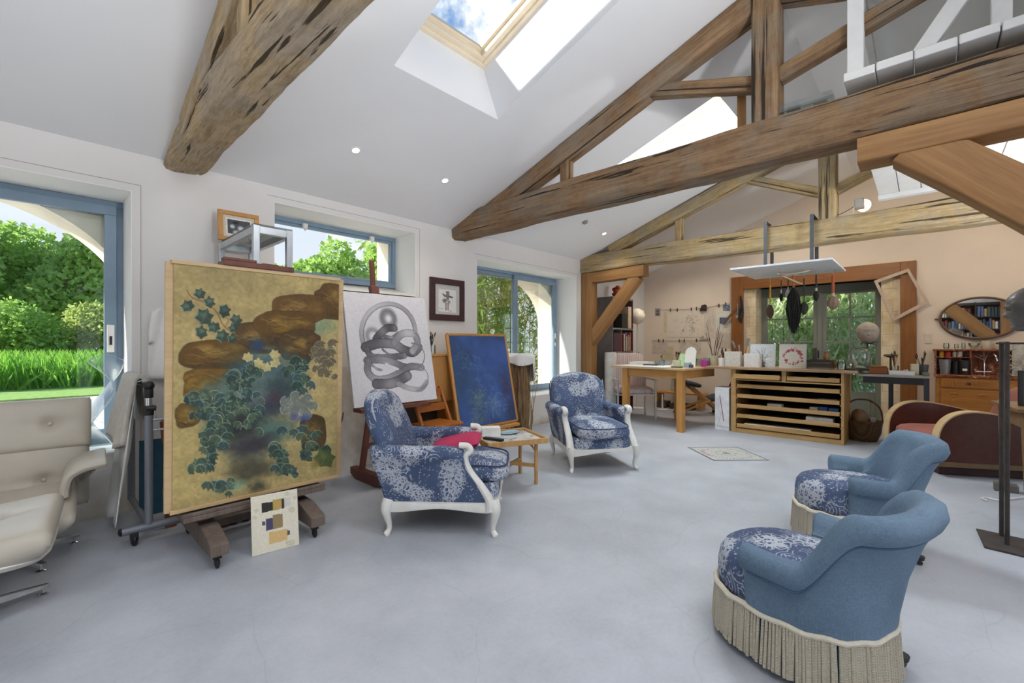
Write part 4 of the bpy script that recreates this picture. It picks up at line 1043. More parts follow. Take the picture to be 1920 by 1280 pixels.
def pot(name, label, cat, loc, r, h, mat, r1=None, wall=.004, group=None):
    r1 = r1 or r
    b = B(); b.lathe([(r,0),(r1,h),(r1-wall,h),(r-wall,wall),(.001,wall),(.001,0)],20)
    return tag(b.build(name, mat, None, smooth=True, loc=loc), label, cat, group)
CAB = 1.136
pot('brush_pot','stoneware pot of flat brushes on the cabinet next to the drawing','pot',(2.80,4.08,CAB),.045,.13,plain('stoneware','8A7C6A',.6))
brushes(None,5,.035,.33,3,label='flat worn brush standing in the stoneware pot on the cabinet',group='brushes in the stoneware pot',loc=(2.80,4.08,CAB))
pot('brush_pot','glass jar bristling with thin dark brushes at the cabinet corner','pot',(3.06,4.08,CAB),.05,.10,JARGL)
brushes(None,9,.045,.24,4,label='thin dark brush standing in the glass jar on the cabinet',group='brushes in the cabinet jar',loc=(3.06,4.08,CAB),tips=('222222','333030','2A2622','3A3630'),handles=('2B2724','3A332C','4A3D30','201E1C'))
ORW = wood('orange beech','8E4F1F','B9702F',1,3,.4,.08)
t = thing('folding_chair','orange-brown wooden folding chair behind the nearer flowered armchair','chair',(2.78,3.62,0),R(8))
for x in (-.20,.20):
    b = B(); b.bar((x,-.20,0),(x,.16,.80),.03,.035); b.build('leg', ORW, t, bevel=.004)
    b = B(); b.bar((x*.86,.20,0),(x*.86,-.17,.46),.025,.03); b.build('leg', ORW, t, bevel=.004)
for z,y in ((.74,.13),(.60,.075)):
    b = B(); b.bar((-.20,y,z),(.20,y,z),.022,.075); b.build('back_slat', ORW, t, bevel=.004)
b = B(); b.bx(-.20,.20,-.19,.16,.43,.455); b.build('seat', ORW, t, bevel=.006)
t = thing('painting','dark blue underwater-like painting leaning back on a wooden easel','painting')
def pl3(u,v,d=0.):
    return (lerp(3.20,4.14,u), lerp(3.97,3.75,v)-d, lerp(1.356,.29,v))
P = Pic(150,170,'334F86',9); P.tone(4,.22); P.tone(12,.12)
P.blob(.12,.45,.3,.5,'2C4866',.7,.9); P.blob(.9,.6,.18,.3,'3A3452',.8,.9,0,.4); P.blob(.35,.72,.22,.22,'41586A',.85,.8,0,.3); P.blob(.3,.92,.22,.15,'4B6070',.7,.8,0,.3); P.blob(.62,.8,.22,.2,'4A6A98',.8,.9,0,.3); P.blob(.7,.2,.4,.25,'3A58A0',.6,.9); P.blob(.92,.9,.14,.2,'2B3550',.8,.8)
rg = P.rg
for cx,cy,n_,ln,c in ((.25,.28,36,.10,'6E8CA8'),(.38,.70,50,.09,'8FA6A0'),(.6,.76,60,.06,'9DB4C6'),(.3,.9,40,.07,'7E98A4'),(.78,.85,40,.06,'7C93B4'),(.5,.5,24,.09,'5C7CB0'),(.88,.6,30,.06,'6A5468')):
    for q in range(n_):
        x,y = cx+rg.normal()*.09, cy+rg.normal()*.08; a = rg.uniform(-.6,2.2); P.stroke([(x,y),(x+ln*.5*math.cos(a),y+ln*.4*math.sin(a)),(x+ln*math.cos(a+.5),y+ln*.8*math.sin(a+.5))], .010, c, .4, .9, True)
P.build('painted_canvas', t, lambda u,v: pl3(.02+.96*u,.015+.97*v,.006))
b = B()
for a,c in (((0,0),(1,0)),((0,1),(1,1)),((0,0),(0,1)),((1,0),(1,1))): b.bar(pl3(*a,-.012),pl3(*c,-.012),.036,.026)
b.build('frame', HONEY, t, bevel=.002)
b = B(); b.quad(pl3(0,0,-.012),pl3(1,0,-.012),pl3(1,1,-.012),pl3(0,1,-.012)); b.build('backing', CANVASW, t, solid=.004)
t = thing('studio_easel','honey wooden A-frame easel holding the dark blue painting','easel',(3.67,3.9,0))
for x in (-.36,.36):
    b = B(); b.bar((x,-.17,0),(x*.6,.13,1.28),.05,.035); b.build('leg', HONEY, t, bevel=.004)
b = B(); b.bar((0,.36,0),(0,.15,1.2),.045,.03); b.build('leg', HONEY, t, bevel=.004)
b = B(); b.bx(-.45,.45,-.21,-.10,.235,.27); b.build('canvas_ledge', HONEYX, t, bevel=.004)
# ---- trunk-like column with a white cloth and dry twigs by the far window
n = NT('dry bundled bark'); co = n.coord((14,14,1.6)); f = n.noise(co,1.5,7,.65,.5); n.bump(f,.9,.03)
BUNDLE = n.fin(n.ramp(f,[(.3,hexc('3E2E22')),(.52,hexc('86684A')),(.7,hexc('B79A74'))]),.9)
b = B(); rings=[]
for i in range(26):
    z = i/25*1.04; rings.append([( (.155+.02*math.sin(j*1.7+z*5)+.012*math.sin(j*3.1-z*11))*math.cos(2*PI*j/24), (.13+.015*math.sin(j*2.3+z*7))*math.sin(2*PI*j/24), z) for j in range(24)])
b.loft(rings); tag(b.build('bark_column', BUNDLE, None, smooth=True, loc=(4.60,4.14,0)), 'rough bark-covered trunk standing in front of the far sliding window','tree trunk')
b = B()
def wcl(u,v):
    a = u*2*PI; r = .02+.21*min(1,v*2.2); drop = max(0,v-.42)*(.62 if math.cos(a-.2) > .1 else .22)
    return (r*math.cos(a)*(1+.08*math.sin(a*5)), r*.82*math.sin(a)*(1+.08*math.cos(a*4)), 1.115+.02*math.sin(a*3+v*5)-drop)
b.grid(wcl,40,16); tag(b.build('white_cloth', plain('white rag','E9E8E6',.9,0,.03,10), None, smooth=True, solid=.006, ang=0, loc=(4.62,4.13,-.02)), 'crumpled white cloth draped over the bark-covered trunk','cloth')
b = B(); rg2 = random.Random(4)
for k_ in range(22):
    a = rg2.uniform(-.6,.6); x0 = rg2.uniform(-.10,.10); h_ = rg2.uniform(.5,1.0)
    b.tube(crv([(x0,0,.0),(x0+.10*a,-.03+rg2.uniform(-.04,.02),h_*.5),(x0+.26*a,-.05+rg2.uniform(-.05,.05),h_)],4),[.004]*5+[.0025]*4,5)
tag(b.build('dry_twigs', plain('dry stalk','A48A63',.9), None, loc=(4.56,3.95,0)), 'sheaf of dry pale twigs leaning on the bark-covered trunk','twigs')
# ---- white leather lounge chair and its footstool
def swivel_base(t, n, r, h, a0):
    b = B(); b.lathe([(.035,.06),(.035,.10),(.022,.11),(.022,h)],14); b.build('column', CHROME, t, smooth=True)
    for k_ in range(n):
        a = a0+2*PI*k_/n; c,s_ = math.cos(a), math.sin(a)
        b = B(); rings=[]
        for q,w_,z0,z1 in ((.02,.026,.055,.095),(.5,.022,.045,.075),(.9,.019,.036,.055),(1.,.017,.036,.05)):
            x,y = c*r*q,s_*r*q; rings.append([(x-s_*w_,y+c*w_,z0),(x+s_*w_,y-c*w_,z0),(x+s_*w_*.7,y-c*w_*.7,z1),(x-s_*w_*.7,y+c*w_*.7,z1)])
        b.loft(rings); l = b.build('leg', plain('polished aluminium','A8AAAC',.25,.9), t, bevel=.003)
        b = B(); b.lathe([(.022,0),(.022,.008),(.008,.014),(.008,.038)],12,(c*r*.94,s_*r*.94,0)); b.build('glide', CHROME, l, smooth=True)
def pad(t, name, w, d, th, M, tuft=(), e=.45, mat=None, sag=0):
    """upholstered pad: local x across, y along, z thickness; shallow buttons"""
    b = B(); nu, nv = 40, 30; b.M = M
    def surf(sgn):
        def f(u,v):
            x = (u-.5)*2; y = (v-.5)*2
            ex, ey = abs(x)**6, abs(y)**6; k = max(0,1-ex)**.5*max(0,1-ey)**.5
            z = sgn*th*(.18+.82*k**.6)
            for bx_,by_ in tuft:
                q = math.hypot((x-bx_)*w/2,(y-by_)*d/2); z -= sgn*.028*math.exp(-(q/.035)**2)*k
                z -= sgn*.008*math.exp(-(abs(y-by_)*d/2/.03)**2)*math.exp(-(abs(x-bx_)*w/2/.14)**2)*k
            rr = .985 if (abs(x)>.9 and abs(y)>.9) else 1
            return (x*w/2*rr, y*d/2*rr, z+sag*(x*x))
        return f
    b.grid(surf(1),nu,nv); b.grid(surf(-1),nu,nv)
    # rim
    b.add([],[])
    o = b.build(name, mat or LEATHERW, t, smooth=True, ang=60)
    bm = bmesh.new(); bm.from_mesh(o.data); bmesh.ops.bridge_loops(bm, edges=[e_ for e_ in bm.edges if e_.is_boundary]); bmesh.ops.recalc_face_normals(bm, faces=bm.faces); bm.to_mesh(o.data); bm.free()
    o.data.polygons.foreach_set('use_smooth',[True]*len(o.data.polygons))
    for bx_,by_ in tuft:
        c = B(); c.M = M; c.ell((bx_*w/2,by_*d/2,th-.022+sag*bx_*bx_),(.012,.012,.006),1,1,10,6); c.build('button', mat or LEATHERW, o, smooth=True)
    return o
t = thing('lounge_chair','white leather lounge chair with two back cushions, under the near window','lounge chair',(-.14,3.83,0),R(-4))
RX = lambda a: Matrix.Rotation(R(a),4,'X'); TR = Matrix.Translation
pad(t,'headrest',.78,.34,.055,TR((0,.38,.72)) @ RX(72),((.5,0),(-.5,0)),mat=LEATHERW)
pad(t,'backrest',.76,.42,.055,TR((0,.31,.40)) @ RX(76),((.45,-.1),(-.45,-.1)))
pad(t,'seat_cushion',.66,.60,.06,TR((0,-.08,.285)) @ RX(8),((.35,0),(-.35,0)),sag=.03)
SHELL = plain('white moulded shell','CFCBC2',.4)
for nm,w_,d_,M in (('back_shell',.74,.38,TR((0,.355,.41)) @ RX(76)),('head_shell',.74,.30,TR((0,.432,.73)) @ RX(72)),('seat_shell',.62,.54,TR((0,-.06,.235)) @ RX(8))):
    b = B(); b.M = M; b.ell((0,0,0),(w_/2,d_/2,.016),.35,.6,28,8); b.build(nm, SHELL, t, smooth=True)
for s_ in (-1,1):
    b = B(); x = s_*.40; rings = []
    pts = crv([(.275,.37,0),(.278,.43,0),(.30,.49,0),(.36,.525,0),(.46,.54,0)],5)
    for q in range(len(pts)):
        p = pts[q]; d = (pts[min(q+1,len(pts)-1)]-pts[max(q-1,0)]).normalized(); nx, nz = -d[1], d[0]
        rings.append([(s_*(p[0]+nx*o_),y_,p[1]+nz*o_) for y_,o_ in ((-.22,.018),(-.235,.0),(-.22,-.024),(.22,-.024),(.235,0),(.22,.018))])
    b.loft(rings); b.build('armrest', LEATHERW, t, smooth=True, bevel=.006)
    b = B(); b.bar((x-s_*.06,.26,.36),(x,.06,.46),.02,.03); b.build('arm_bracket', CHROME, t)
for x in (-.14,.14):
    b = B(); b.bar((x,.42,.50),(x,.455,.62),.045,.012); b.build('back_strut', CHROME, t)
swivel_base(t,5,.35,.26,R(18))
t = thing('footstool','white leather footstool on a four-star metal base in front of the lounge chair','footstool',(-.25,3.10,0),R(-6))
pad(t,'cushion',.68,.58,.075,TR((0,0,.375)) @ RX(4),((.35,.12),(-.35,.12)),sag=.035)
b = B(); b.ell((0,0,.315),(.33,.28,.04),.35,.7,28,8); b.build('shell', SHELL, t, smooth=True)
swivel_base(t,4,.33,.29,R(28))
# ================================================================== upholstered seats
FRW = plain('chipped white chair paint','DDDCD6',.5,0,.07,16,.15)
def sring(cx, cy, hx, hy, n=24, e=.5):
    p = lambda v: math.copysign(abs(v)**e, v)
    return [(cx+hx*p(math.cos(2*PI*j/n)), cy+hy*p(math.sin(2*PI*j/n))) for j in range(n)]
def bergere(label, loc, rz):
    """flowered armchair, white carved frame; local -y is the front"""
    t = thing('armchair', label, 'armchair', loc, rz, None)
    # seat base under the cushion
    b = B(); rg = []
    for z,k_ in ((.175,.93),(.20,1.),(.30,1.),(.325,.97)): rg.append([(x,y,z) for x,y in sring(0,-.02,.315*k_,.355*k_,28,.35)])
    b.loft(rg); b.build('seat_base', TOILE, t, smooth=True)
    # loose cushion with a bulging front
    b = B()
    def cu(u,v):
        a = 2*PI*u; ph = (v-.5)*PI; e=.42
        p = lambda q,k_: math.copysign(abs(q)**k_, q)
        ct = p(math.cos(ph),.55); x = .285*p(math.cos(a),e)*ct; y = -.10+.345*p(math.sin(a),e)*ct
        z = .39+.075*p(math.sin(ph),.8)
        if ph > 0: z += .035*math.exp(-((x/.2)**2+((y+.08)/.24)**2))
        if y < -.2: z -= .02*((-.2-y)/.2)
        return (x,y,z)
    b.grid(cu,44,18); c = b.build('cushion', TOILE, t, smooth=True, ang=0)
    pp = []
    for j in range(44):
        a = 2*PI*j/44; p = lambda q: math.copysign(abs(q)**.42, q)
        x = .272*p(math.cos(a)); y = -.10+.332*p(math.sin(a)); pp.append((x,y,.447-(.02*((-.2-y)/.2) if y < -.2 else 0)))
    b = B(); b.tube(pp,.006,6,True); b.build('piping', plain('navy piping','2A3858',.8), c, smooth=True)
    # back: swept across x, leaning, domed top
    b = B(); rg = []; n = 22
    for i in range(n+1):
        u = -1+2*i/n; x = .325*u
        k_ = max(.02,1-abs(u)**7)**.5
        top = .845+.075*math.cos(u*PI/2)**1.0 if abs(u) < 1 else .845
        top -= .05*max(0,abs(u)-.8)/.2
        ring = []
        for j in range(26):
            q = 2*PI*j/26; e=.55; p = lambda w: math.copysign(abs(w)**e, w)
            zc_ = (.20+top)/2; z = zc_+(top-.20)/2*p(math.sin(q))*(.93+.07*k_)
            th = (.075 if math.cos(q) < 0 else .055)*(.35+.65*k_)
            lean = .27+.26*sst(.15,1.0,z)**.8
            y = lean+th*p(math.cos(q)) - (.018*math.exp(-((z-.66)/.18)**2)*k_ if math.cos(q) < 0 else 0) + .03*u*u*-1
            ring.append((x,y,z))
        rg.append(ring)
    b.loft(rg); bk = b.build('backrest', TOILE, t, smooth=True, ang=0)
    for sd in (-1,1):
        pts = []
        for z in np.linspace(.50,.83,10): pts.append((sd*.318, .27+.26*sst(.15,1.0,z)**.8-.055, z))
        b = B(); b.tube(pts,.007,6); b.build('piping', plain('pale piping','A9B0BC',.8), bk, smooth=True)
    pts = [(.325*u*.97, .27+.26*sst(.15,1.0,.9)**.8-.03*u*u-.035, .842+.072*math.cos(u*PI/2)-.045*max(0,abs(u)-.8)/.2) for u in np.linspace(-1,1,20)]
    b = B(); b.tube(pts,.007,6); b.build('piping', plain('pale piping','A9B0BC',.8), bk, smooth=True)
    # padded arms with rolled tops
    for sd in (-1,1):
        b = B(); rg = []
        for i in range(16):
            v = i/15; y0_ = lerp(.36,-.15,v); zt = .590-.012*math.sin(v*PI)+.0*v; k_ = 1 if 0 < i < 15 else .55
            if v > .8: zt -= .02*((v-.8)/.2)
            fl = sd*.022*v
            sec = [(.318,.20),(.336,.30),(.348,.44),(.362,.50),(.385,.535),(.382,.572),(.355,.593),(.315,.598),(.275,.585),(.258,.555),(.268,.52),(.272,.46),(.268,.34),(.262,.20)]
            cx, cz = .32,.42
            rg.append([(sd*(cx+(x-cx)*(k_ if z > .5 else .9+.1*k_))+fl, y0_+(.10*sst(.2,.6,z)*(1-v)) - .14*v*sst(.5,.22,z) if z < 5 else 0, (cz+(z-cz)*(1 if k_ == 1 else .93))+(zt-.590)*(z > .45)) for x,z in sec])
        b.loft(rg); b.build('arm', TOILE, t, smooth=True, ang=70)
        # carved front support with scroll
        pts = crv([(sd*.335,-.32,.17),(sd*.335,-.315,.24),(sd*.330,-.265,.32),(sd*.33,-.195,.41),(sd*.338,-.165,.48),(sd*.342,-.165,.53),(sd*.345,-.195,.562),(sd*.345,-.175,.588),(sd*.342,-.125,.592)],5)
        rr = [lerp(.034,.024,min(1,i/20)) for i in range(len(pts))]
        b = B(); b.tube(pts, rr, 10, sq=(1.25,.9)); b.build('arm_support', FRW, t, smooth=True)
    # serpentine apron
    b = B(); rg = []; path = []
    cor = [(-.335,-.345),(.335,-.345),(.315,.345),(-.315,.345)]
    for k_ in range(4):
        (x0,y0),(x1,y1) = cor[k_],cor[(k_+1)%4]
        for i in range(14):
            u = i/14; x = lerp(x0,x1,u); y = lerp(y0,y1,u); nx,ny = (y1-y0),-(x1-x0); L = math.hypot(nx,ny); bow = .030*math.sin(PI*u)*(1 if k_ != 2 else .2)
            path.append((x+nx/L*bow, y+ny/L*bow, .018*math.cos(2*PI*u) if k_ != 2 else 0))
    for (x,y,dz) in path:
        d = math.hypot(x,y); ix,iy = x*(1-.055/d), y*(1-.055/d); ox,oy = x*(1+.008/d), y*(1+.008/d)
        rg.append([(ix,iy,.165-dz*.9),(ox,oy,.170-dz),(ox*1.01,oy*1.01,.195-dz*.6),(ox,oy,.222),(ix,iy,.225)])
    b.loft(rg, closed=True); b.build('apron', FRW, t, smooth=True, ang=50)
    # cabriole legs
    for x,y in ((-.33,-.345),(.33,-.345),(-.31,.345),(.31,.345)):
        dx,dy = x/abs(x)*.7071, y/abs(y)*.7071
        prof = [(.0,.235,.036),(.012,.20,.037),(.018,.165,.033),(.010,.12,.024),(-.004,.07,.018),(-.004,.035,.0165),(.012,.012,.021),(.026,.004,.018)]
        pts = crv([(x+dx*o,y+dy*o,z) for o,z,r in prof],4); rs = [prof[min(7,i//4)][2]*(1-(i%4)/4)+prof[min(7,i//4+1)][2]*((i%4)/4) for i in range(len(pts))]
        b = B(); b.tube(pts, rs, 10); b.build('leg', FRW, t, smooth=True, ang=0)
    # dust cloth sagging under the seat
    b = B(); b.grid(lambda u,v: ((u-.5)*.54,(v-.5)*.58,.172-.055*math.sin(PI*u)*math.sin(PI*v)),12,12); b.build('under_cloth', plain('teal under cloth','27505F',.9), t, smooth=True, ang=0)
    return t
bergere('blue toile armchair with white frame holding the pink cushion, beside the easels', (2.05,2.53,0), R(42.2))
bergere('blue toile armchair with white frame facing the room, beyond the side table', (4.03,2.60,0), R(-35.9))
# pink cushion
b = B(); b.M = TR((2.20,2.63,.485)) @ Matrix.Rotation(R(42),4,'Z') @ Matrix.Rotation(R(-13),4,'X') 
def pk(u,v):
    a=(u-.5)*2; c=(v-.5)*2
    return (a,c)
for s_ in (1,-1):
    b.grid(lambda u,v: ((u-.5)*.40*(1-.06*(2*v-1)**2),(v-.5)*.40*(1-.06*(2*u-1)**2), s_*.055*(max(0,(1-(2*u-1)**4)*(1-(2*v-1)**4)))**.6),20,20)
tag(b.build('cushion', plain('magenta velvet','B01F52',.7,0,.1,8,.1), None, smooth=True, ang=0),'magenta scatter cushion lying on the seat of the blue toile armchair','cushion')

def tub_chair(label, loc, rz):
    """low round-backed chair with bullion fringe; local -y is the front"""
    t = thing('tub_chair', label, 'armchair', loc, rz, 'fringed blue tub chairs' if False else None)
    def plan(a, rx, ry): # a measured from the front (-y)
        e=.86; p = lambda q: math.copysign(abs(q)**e, q)
        return (.88*rx*p(math.sin(a)), -.90*ry*p(math.cos(a)))
    # seat: domed, patterned, down to the braid
    b = B(); rg = []; n = 48
    for z,k_ in ((.215,.985),(.25,1.0),(.30,1.0),(.345,.975),(.375,.91),(.393,.78),(.403,.55),(.407,.25),(.408,.02)):
        rg.append([(*plan(2*PI*j/n,.30*k_,.335*k_),z) for j in range(n)])
    b.loft(rg); b.build('seat', TOILE, t, smooth=True, ang=0)
    # wrapping arms and back in one sweep
    b = B(); rg = []; A0 = R(80)
    m = 64
    for i in range(m+1):
        u = i/m; a = lerp(A0, 2*PI-A0, u); c = abs(u-.5)*2      # 1 at arm fronts, 0 mid back
        h = lerp(.678,.455, sst(.40,.72,c)); h -= .010*math.sin(c*PI)
        lean = lerp(.115,.035, sst(.25,.75,c))
        th = lerp(.055,.050,c); rl = lerp(.040,.052,sst(.3,.7,c))
        end = 1 if 0 < i < m else .5
        def pt(off, z):
            x,y = plan(a,.315+off,.345+off); return (x,y,z)
        sec = [(.0,.21),(.004,.26),(.25*lean+.004,lerp(.26,h,.35)),(.62*lean+.006,lerp(.26,h,.66)),(lean*.90+.006,h-.078),(lean+.016,h-.068),(lean+.032,h-.035),(lean+.024,h+.002),(lean-.008,h+.022),(lean-.045,h+.012),(lean-.082,h-.018),(lean-.092,h-.055),(lean*.55-.085,lerp(.33,h,.55)),(lean*.2-.085,.40),(-.085,.33),(-.08,.21)]
        cxo = lean*.4-.03
        rg.append([pt(cxo+(o-cxo)*end, z if end == 1 else .21+(z-.21)*.965) for o,z in sec])
    b.loft(rg); sh = b.build('back_shell', BLUELINEN, t, smooth=True, ang=80)
    # welt under the roll and down the arm fronts
    pts = []
    for i in range(2,m-1):
        u = i/m; a = lerp(A0,2*PI-A0,u); c = abs(u-.5)*2; h = lerp(.678,.455, sst(.40,.72,c))-.010*math.sin(c*PI); lean = lerp(.115,.035, sst(.25,.75,c))
        pts.append((*plan(a,.315+lean*.90+.012,.345+lean*.90+.012),h-.077))
    b = B(); b.tube(pts,.0055,6); b.build('welt', plain('dark blue welt','3F5A74',.8), sh, smooth=True)
    # braid and bullion fringe
    b = B(); ring = [(*plan(2*PI*j/72,.312,.342),.218+.004*math.sin(j*1.3)) for j in range(72)]
    b.tube(ring,.012,7,True); b.build('braid', LINEN, t, smooth=True)
    b = B(); rr = random.Random(int(loc[0]*100)); n = 190
    for k_ in range(n):
        a = 2*PI*k_/n; dr = rr.uniform(-.003,.004)
        if abs(a-3.9) < .035 or abs(a-2.35) < .03: continue     # where the strands part at the back
        p0 = Vector((*plan(a,.312+dr,.342+dr),.215)); tw = rr.uniform(-.012,.012)
        p1 = Vector((*plan(a+tw*.5,.318+dr,.348+dr),.12)); p2 = Vector((*plan(a+tw,.322+dr*2,.352+dr*2),.030+rr.uniform(0,.008)))
        b.tube([p0,p1,p2],[.0052,.0058,.0062],6)
    for k_ in range(n//2):
        a = 2*PI*(k_+.3)/(n/2); p0 = Vector((*plan(a,.304,.334),.21)); p2 = Vector((*plan(a,.308,.338),.038)); b.tube([p0,p2],.0055,5)
    n_ = NT('twisted cream cord') if 'twisted cream cord' not in bpy.data.materials else None
    if n_:
        w_ = n_.n('ShaderNodeTexWave', Vector=n_.coord((30,30,95),'Object',(R(30),R(30),0)), Scale=1.5, Distortion=.5); n_.bump(w_.outputs[1],.8,.004); n_.fin(n_.ramp(w_.outputs[1],[(0.,hexc('B4AA94')),(.6,hexc('D8CFBC'))]),.9)
    b.build('fringe', bpy.data.materials['twisted cream cord'], t, smooth=True)
    # skirt lining behind the strands, feet
    b = B(); rg=[[(*plan(2*PI*j/40,.290,.320),z) for j in range(40)] for z in (.05,.215)]; b.loft(rg); b.build('lining', plain('blue skirt lining','3E6E86',.9), t, smooth=True)
    for x,y in ((-.19,-.21),(.19,-.21),(-.21,.27),(.21,.27)):
        b = B(); b.lathe([(.026,.05),(.022,.03),(.012,.026)],10,(x,y,0)); b.cyl((x-.01,y,.014),(x+.01,y,.014),.014,n=12); b.build('foot', plain('dark foot','2C2A2A',.5), t, smooth=True)
    return t
tub_chair('slate blue tub chair with cream fringe nearest the viewer, seen from behind', (2.16,.385,0), R(164))
tub_chair('slate blue fringed tub chair showing its inner back, in front of the red leather chair', (3.535,.345,0), R(197))

# ---- side table with tray top
t = thing('side_table','small bamboo tray table between the two flowered armchairs','side table',(2.95,2.79,0),R(-24.8))
BAMBOO = wood('tan bamboo','A07440','CFA468',2,3,.45,.1)
b = B(); b.bx(-.27,.27,-.25,.25,.385,.395); b.build('tray_panel', PAPER, t)
n = NT('marbled tray print'); co = n.coord(); f = n.noise(co,7,6,.6,1.2); MARB = n.fin(n.ramp(f,[(.38,hexc('8E9AA2')),(.46,hexc('C9CCCC')),(.6,hexc('E4E3DE')),(.68,hexc('BCA98E'))]),.12)
b = B(); b.bx(-.262,.262,-.242,.242,.3955,.3985); b.build('glass_inlay', MARB, t)
for x0,x1,y0,y1 in ((-.28,.28,-.265,-.245),(-.28,.28,.245,.265),(-.285,-.265,-.245,.245),(.265,.285,-.245,.245)):
    b = B(); b.bx(x0,x1,y0,y1,.375,.42); b.build('tray_rim', BAMBOO, t, bevel=.004)
for x in (-.20,.20):
    for y in (-.18,.18):
        b = B(); b.tube([(x,y,0),(x,y,.12),(x,y,.125),(x,y,.13),(x,y,.378)],[.017,.017,.0195,.017,.017],10); l = b.build('leg', BAMBOO, t, smooth=True)
        c = B(); c.tube(crv([(x,y,.27),(x*.8,y*.92,.34),(x*.5,y*.8,.376)],4),.006,6); c.tube(crv([(x,y,.27),(x*.95,y*.6,.34),(x*.9,y*.3,.376)],4),.006,6); c.build('bracket', BAMBOO, l, smooth=True)
b = B(); b.bar((-.20,-.18,.14),(.20,.18,.14),.022,.03); b.build('cross_stretcher', BAMBOO, t)
b = B(); b.bar((-.20,.18,.165),(.20,-.18,.165),.022,.03); b.build('cross_stretcher', BAMBOO, t)
def onT(x,y,z=.399): 
    v = Matrix.Rotation(R(-24.8),4,'Z') @ Vector((x,y,0)); return (2.95+v.x,2.79+v.y,z)
b = B(); b.bx(-.085,.085,-.055,.055,0,.085); tag(b.build('tissue_box', plain('white card','E4E3E0',.6), None, bevel=.004, loc=onT(-.13,.10), rz=R(-38)),'white cardboard box on the bamboo tray table','box')
t = thing('remote_control','black remote control lying on the bamboo tray table','remote control',onT(-.17,-.08),R(12))
b = B(); b.bx(-.024,.024,-.10,.10,0,.022); b.build('body', BLACK, t, bevel=.005)
for r_ in range(7):
    for c_ in range(3):
        b = B(); b.bx(-.017+c_*.013,-.008+c_*.013,-.085+r_*.022,-.072+r_*.022,.022,.0245); b.build('key', plain('grey rubber key','5A5C60',.6), t)
b = B(); b.lathe([(.001,0),(.075,.0),(.115,.012),(.108,.016),(.07,.006),(.001,.006)],28); o = tag(b.build('glass_dish', plain('pale blue glass','93AEBB',.08,0,.05), None, smooth=True, loc=onT(.08,.15), rz=0),'shallow pale blue glass dish on the bamboo tray table','dish'); o.scale = (1,.62,1)

# ---- art deco chair in red leather with veneered sides
t = thing('club_chair','mahogany-sided armchair with worn red leather seat, behind the tub chairs','armchair',(6.42,-.29,0),R(209))
prof = [(-.47,.14),(-.47,.30),(-.455,.42),(-.41,.51),(-.33,.575),(-.22,.605),(-.08,.60),(.10,.565),(.28,.52),(.44,.475),(.44,.14)]
P2 = [(v.x,v.y) for v in crv([(a,c,0) for a,c in prof[:-1]],5)]+[(.44,.14)]
for s_ in (-1,1):
    x0,x1 = (s_*.40-.045, s_*.40+.045)
    b = B(); b.prism(P2, x0+.004, x1-.004, lambda y,z,x:(x,y,z)); o = b.build('side_panel', MAHOG, t, smooth=True, ang=30)
    b = B(); rg=[]
    for i,(y,z) in enumerate(P2[:-1]):
        y0,z0 = P2[max(i-1,0)]; y1,z1 = P2[min(i+1,len(P2)-2)]; L = math.hypot(y1-y0,z1-z0) or 1; ny,nz = -(z1-z0)/L,(y1-y0)/L
        rg.append([(x0,y,z),(x1,y,z),(x1,y+ny*.012,z+nz*.012),(x0,y+ny*.012,z+nz*.012)])
    b.loft(rg); b.build('edge_banding', PALEWD, o, smooth=True, ang=40)
    b = B(); b.bx(x0-.004,x1+.004,-.475,.445,.095,.14); b.build('plinth_rail', plain('olive brown rail','6E5638',.5), o)
b = B(); b.bx(-.36,.36,-.42,.44,.0,.10); b.build('base', plain('dark red base','3B1A17',.6), t, bevel=.01)
b = B(); b.ell((0,-.10,.27),(.352,.36,.13),.25,.5,32,10); b.build('seat_cushion', LEATHERR, t, smooth=True, ang=0)
b = B(); rg=[]
for i in range(17):
    z = lerp(.12,.80,i/16); k_ = 1 if z < .55 else 1-.35*((z-.55)/.25)**2.2
    th = .085*(1 if i not in (0,16) else .3); y = .33+.26*sst(.1,.9,z)
    rg.append([(x,yy,z) for x,yy in sring(0,y,.352*k_,th,24,.6)])
b.loft(rg); b.build('backrest', LEATHERR, t, smooth=True, ang=0)

# ---- pink striped metal armchair by the work table
n = NT('pink striped fabric'); 
sep = n.t.nodes.new('ShaderNodeSeparateXYZ'); n.t.links.new(n.coord(), sep.inputs[0])
st_ = n.math('SINE', n.math('MULTIPLY', sep.outputs[0], 2*PI/.034)); n.bump(st_,.5,.006)
PINKST = n.fin(n.ramp(st_,[(.3,hexc('D9C6C2')),(.55,hexc('E9E0DC')),(.8,hexc('CDB2AE'))]),.9)
t = thing('armchair','pink striped chair with a slim white metal frame at the work table','armchair',(6.95,3.66,0),R(-46))
WM = plain('white metal tube','C9C8C6',.4,.2)
b = B(); b.M = TR((0,.30,.76)) @ RX(-11); b.ell((0,0,0),(.29,.05,.33),.3,.35,30,12); b.build('backrest', PINKST, t, smooth=True, ang=0)
b = B(); b.ell((0,-.03,.475),(.30,.30,.065),.45,.7,30,10); b.build('seat_cushion', PINKST, t, smooth=True, ang=0)
for s_ in (-1,1):
    for y in (-.27,.27):
        b = B(); b.bx(s_*.31-.014,s_*.31+.014,y-.014,y+.014,0,.64 if y < 0 else .66); b.build('leg', WM, t, bevel=.003)
    b = B(); b.bx(s_*.31-.02,s_*.31+.02,-.285,.30,.64,.66); b.build('armrest', WM, t, bevel=.003)
    b = B(); b.bx(s_*.31-.012,s_*.31+.012,-.27,.27,.395,.42); b.build('side_rail', WM, t, bevel=.003)
b = B(); b.bx(-.31,.31,-.28,-.255,.395,.42); b.build('front_rail', WM, t, bevel=.003)
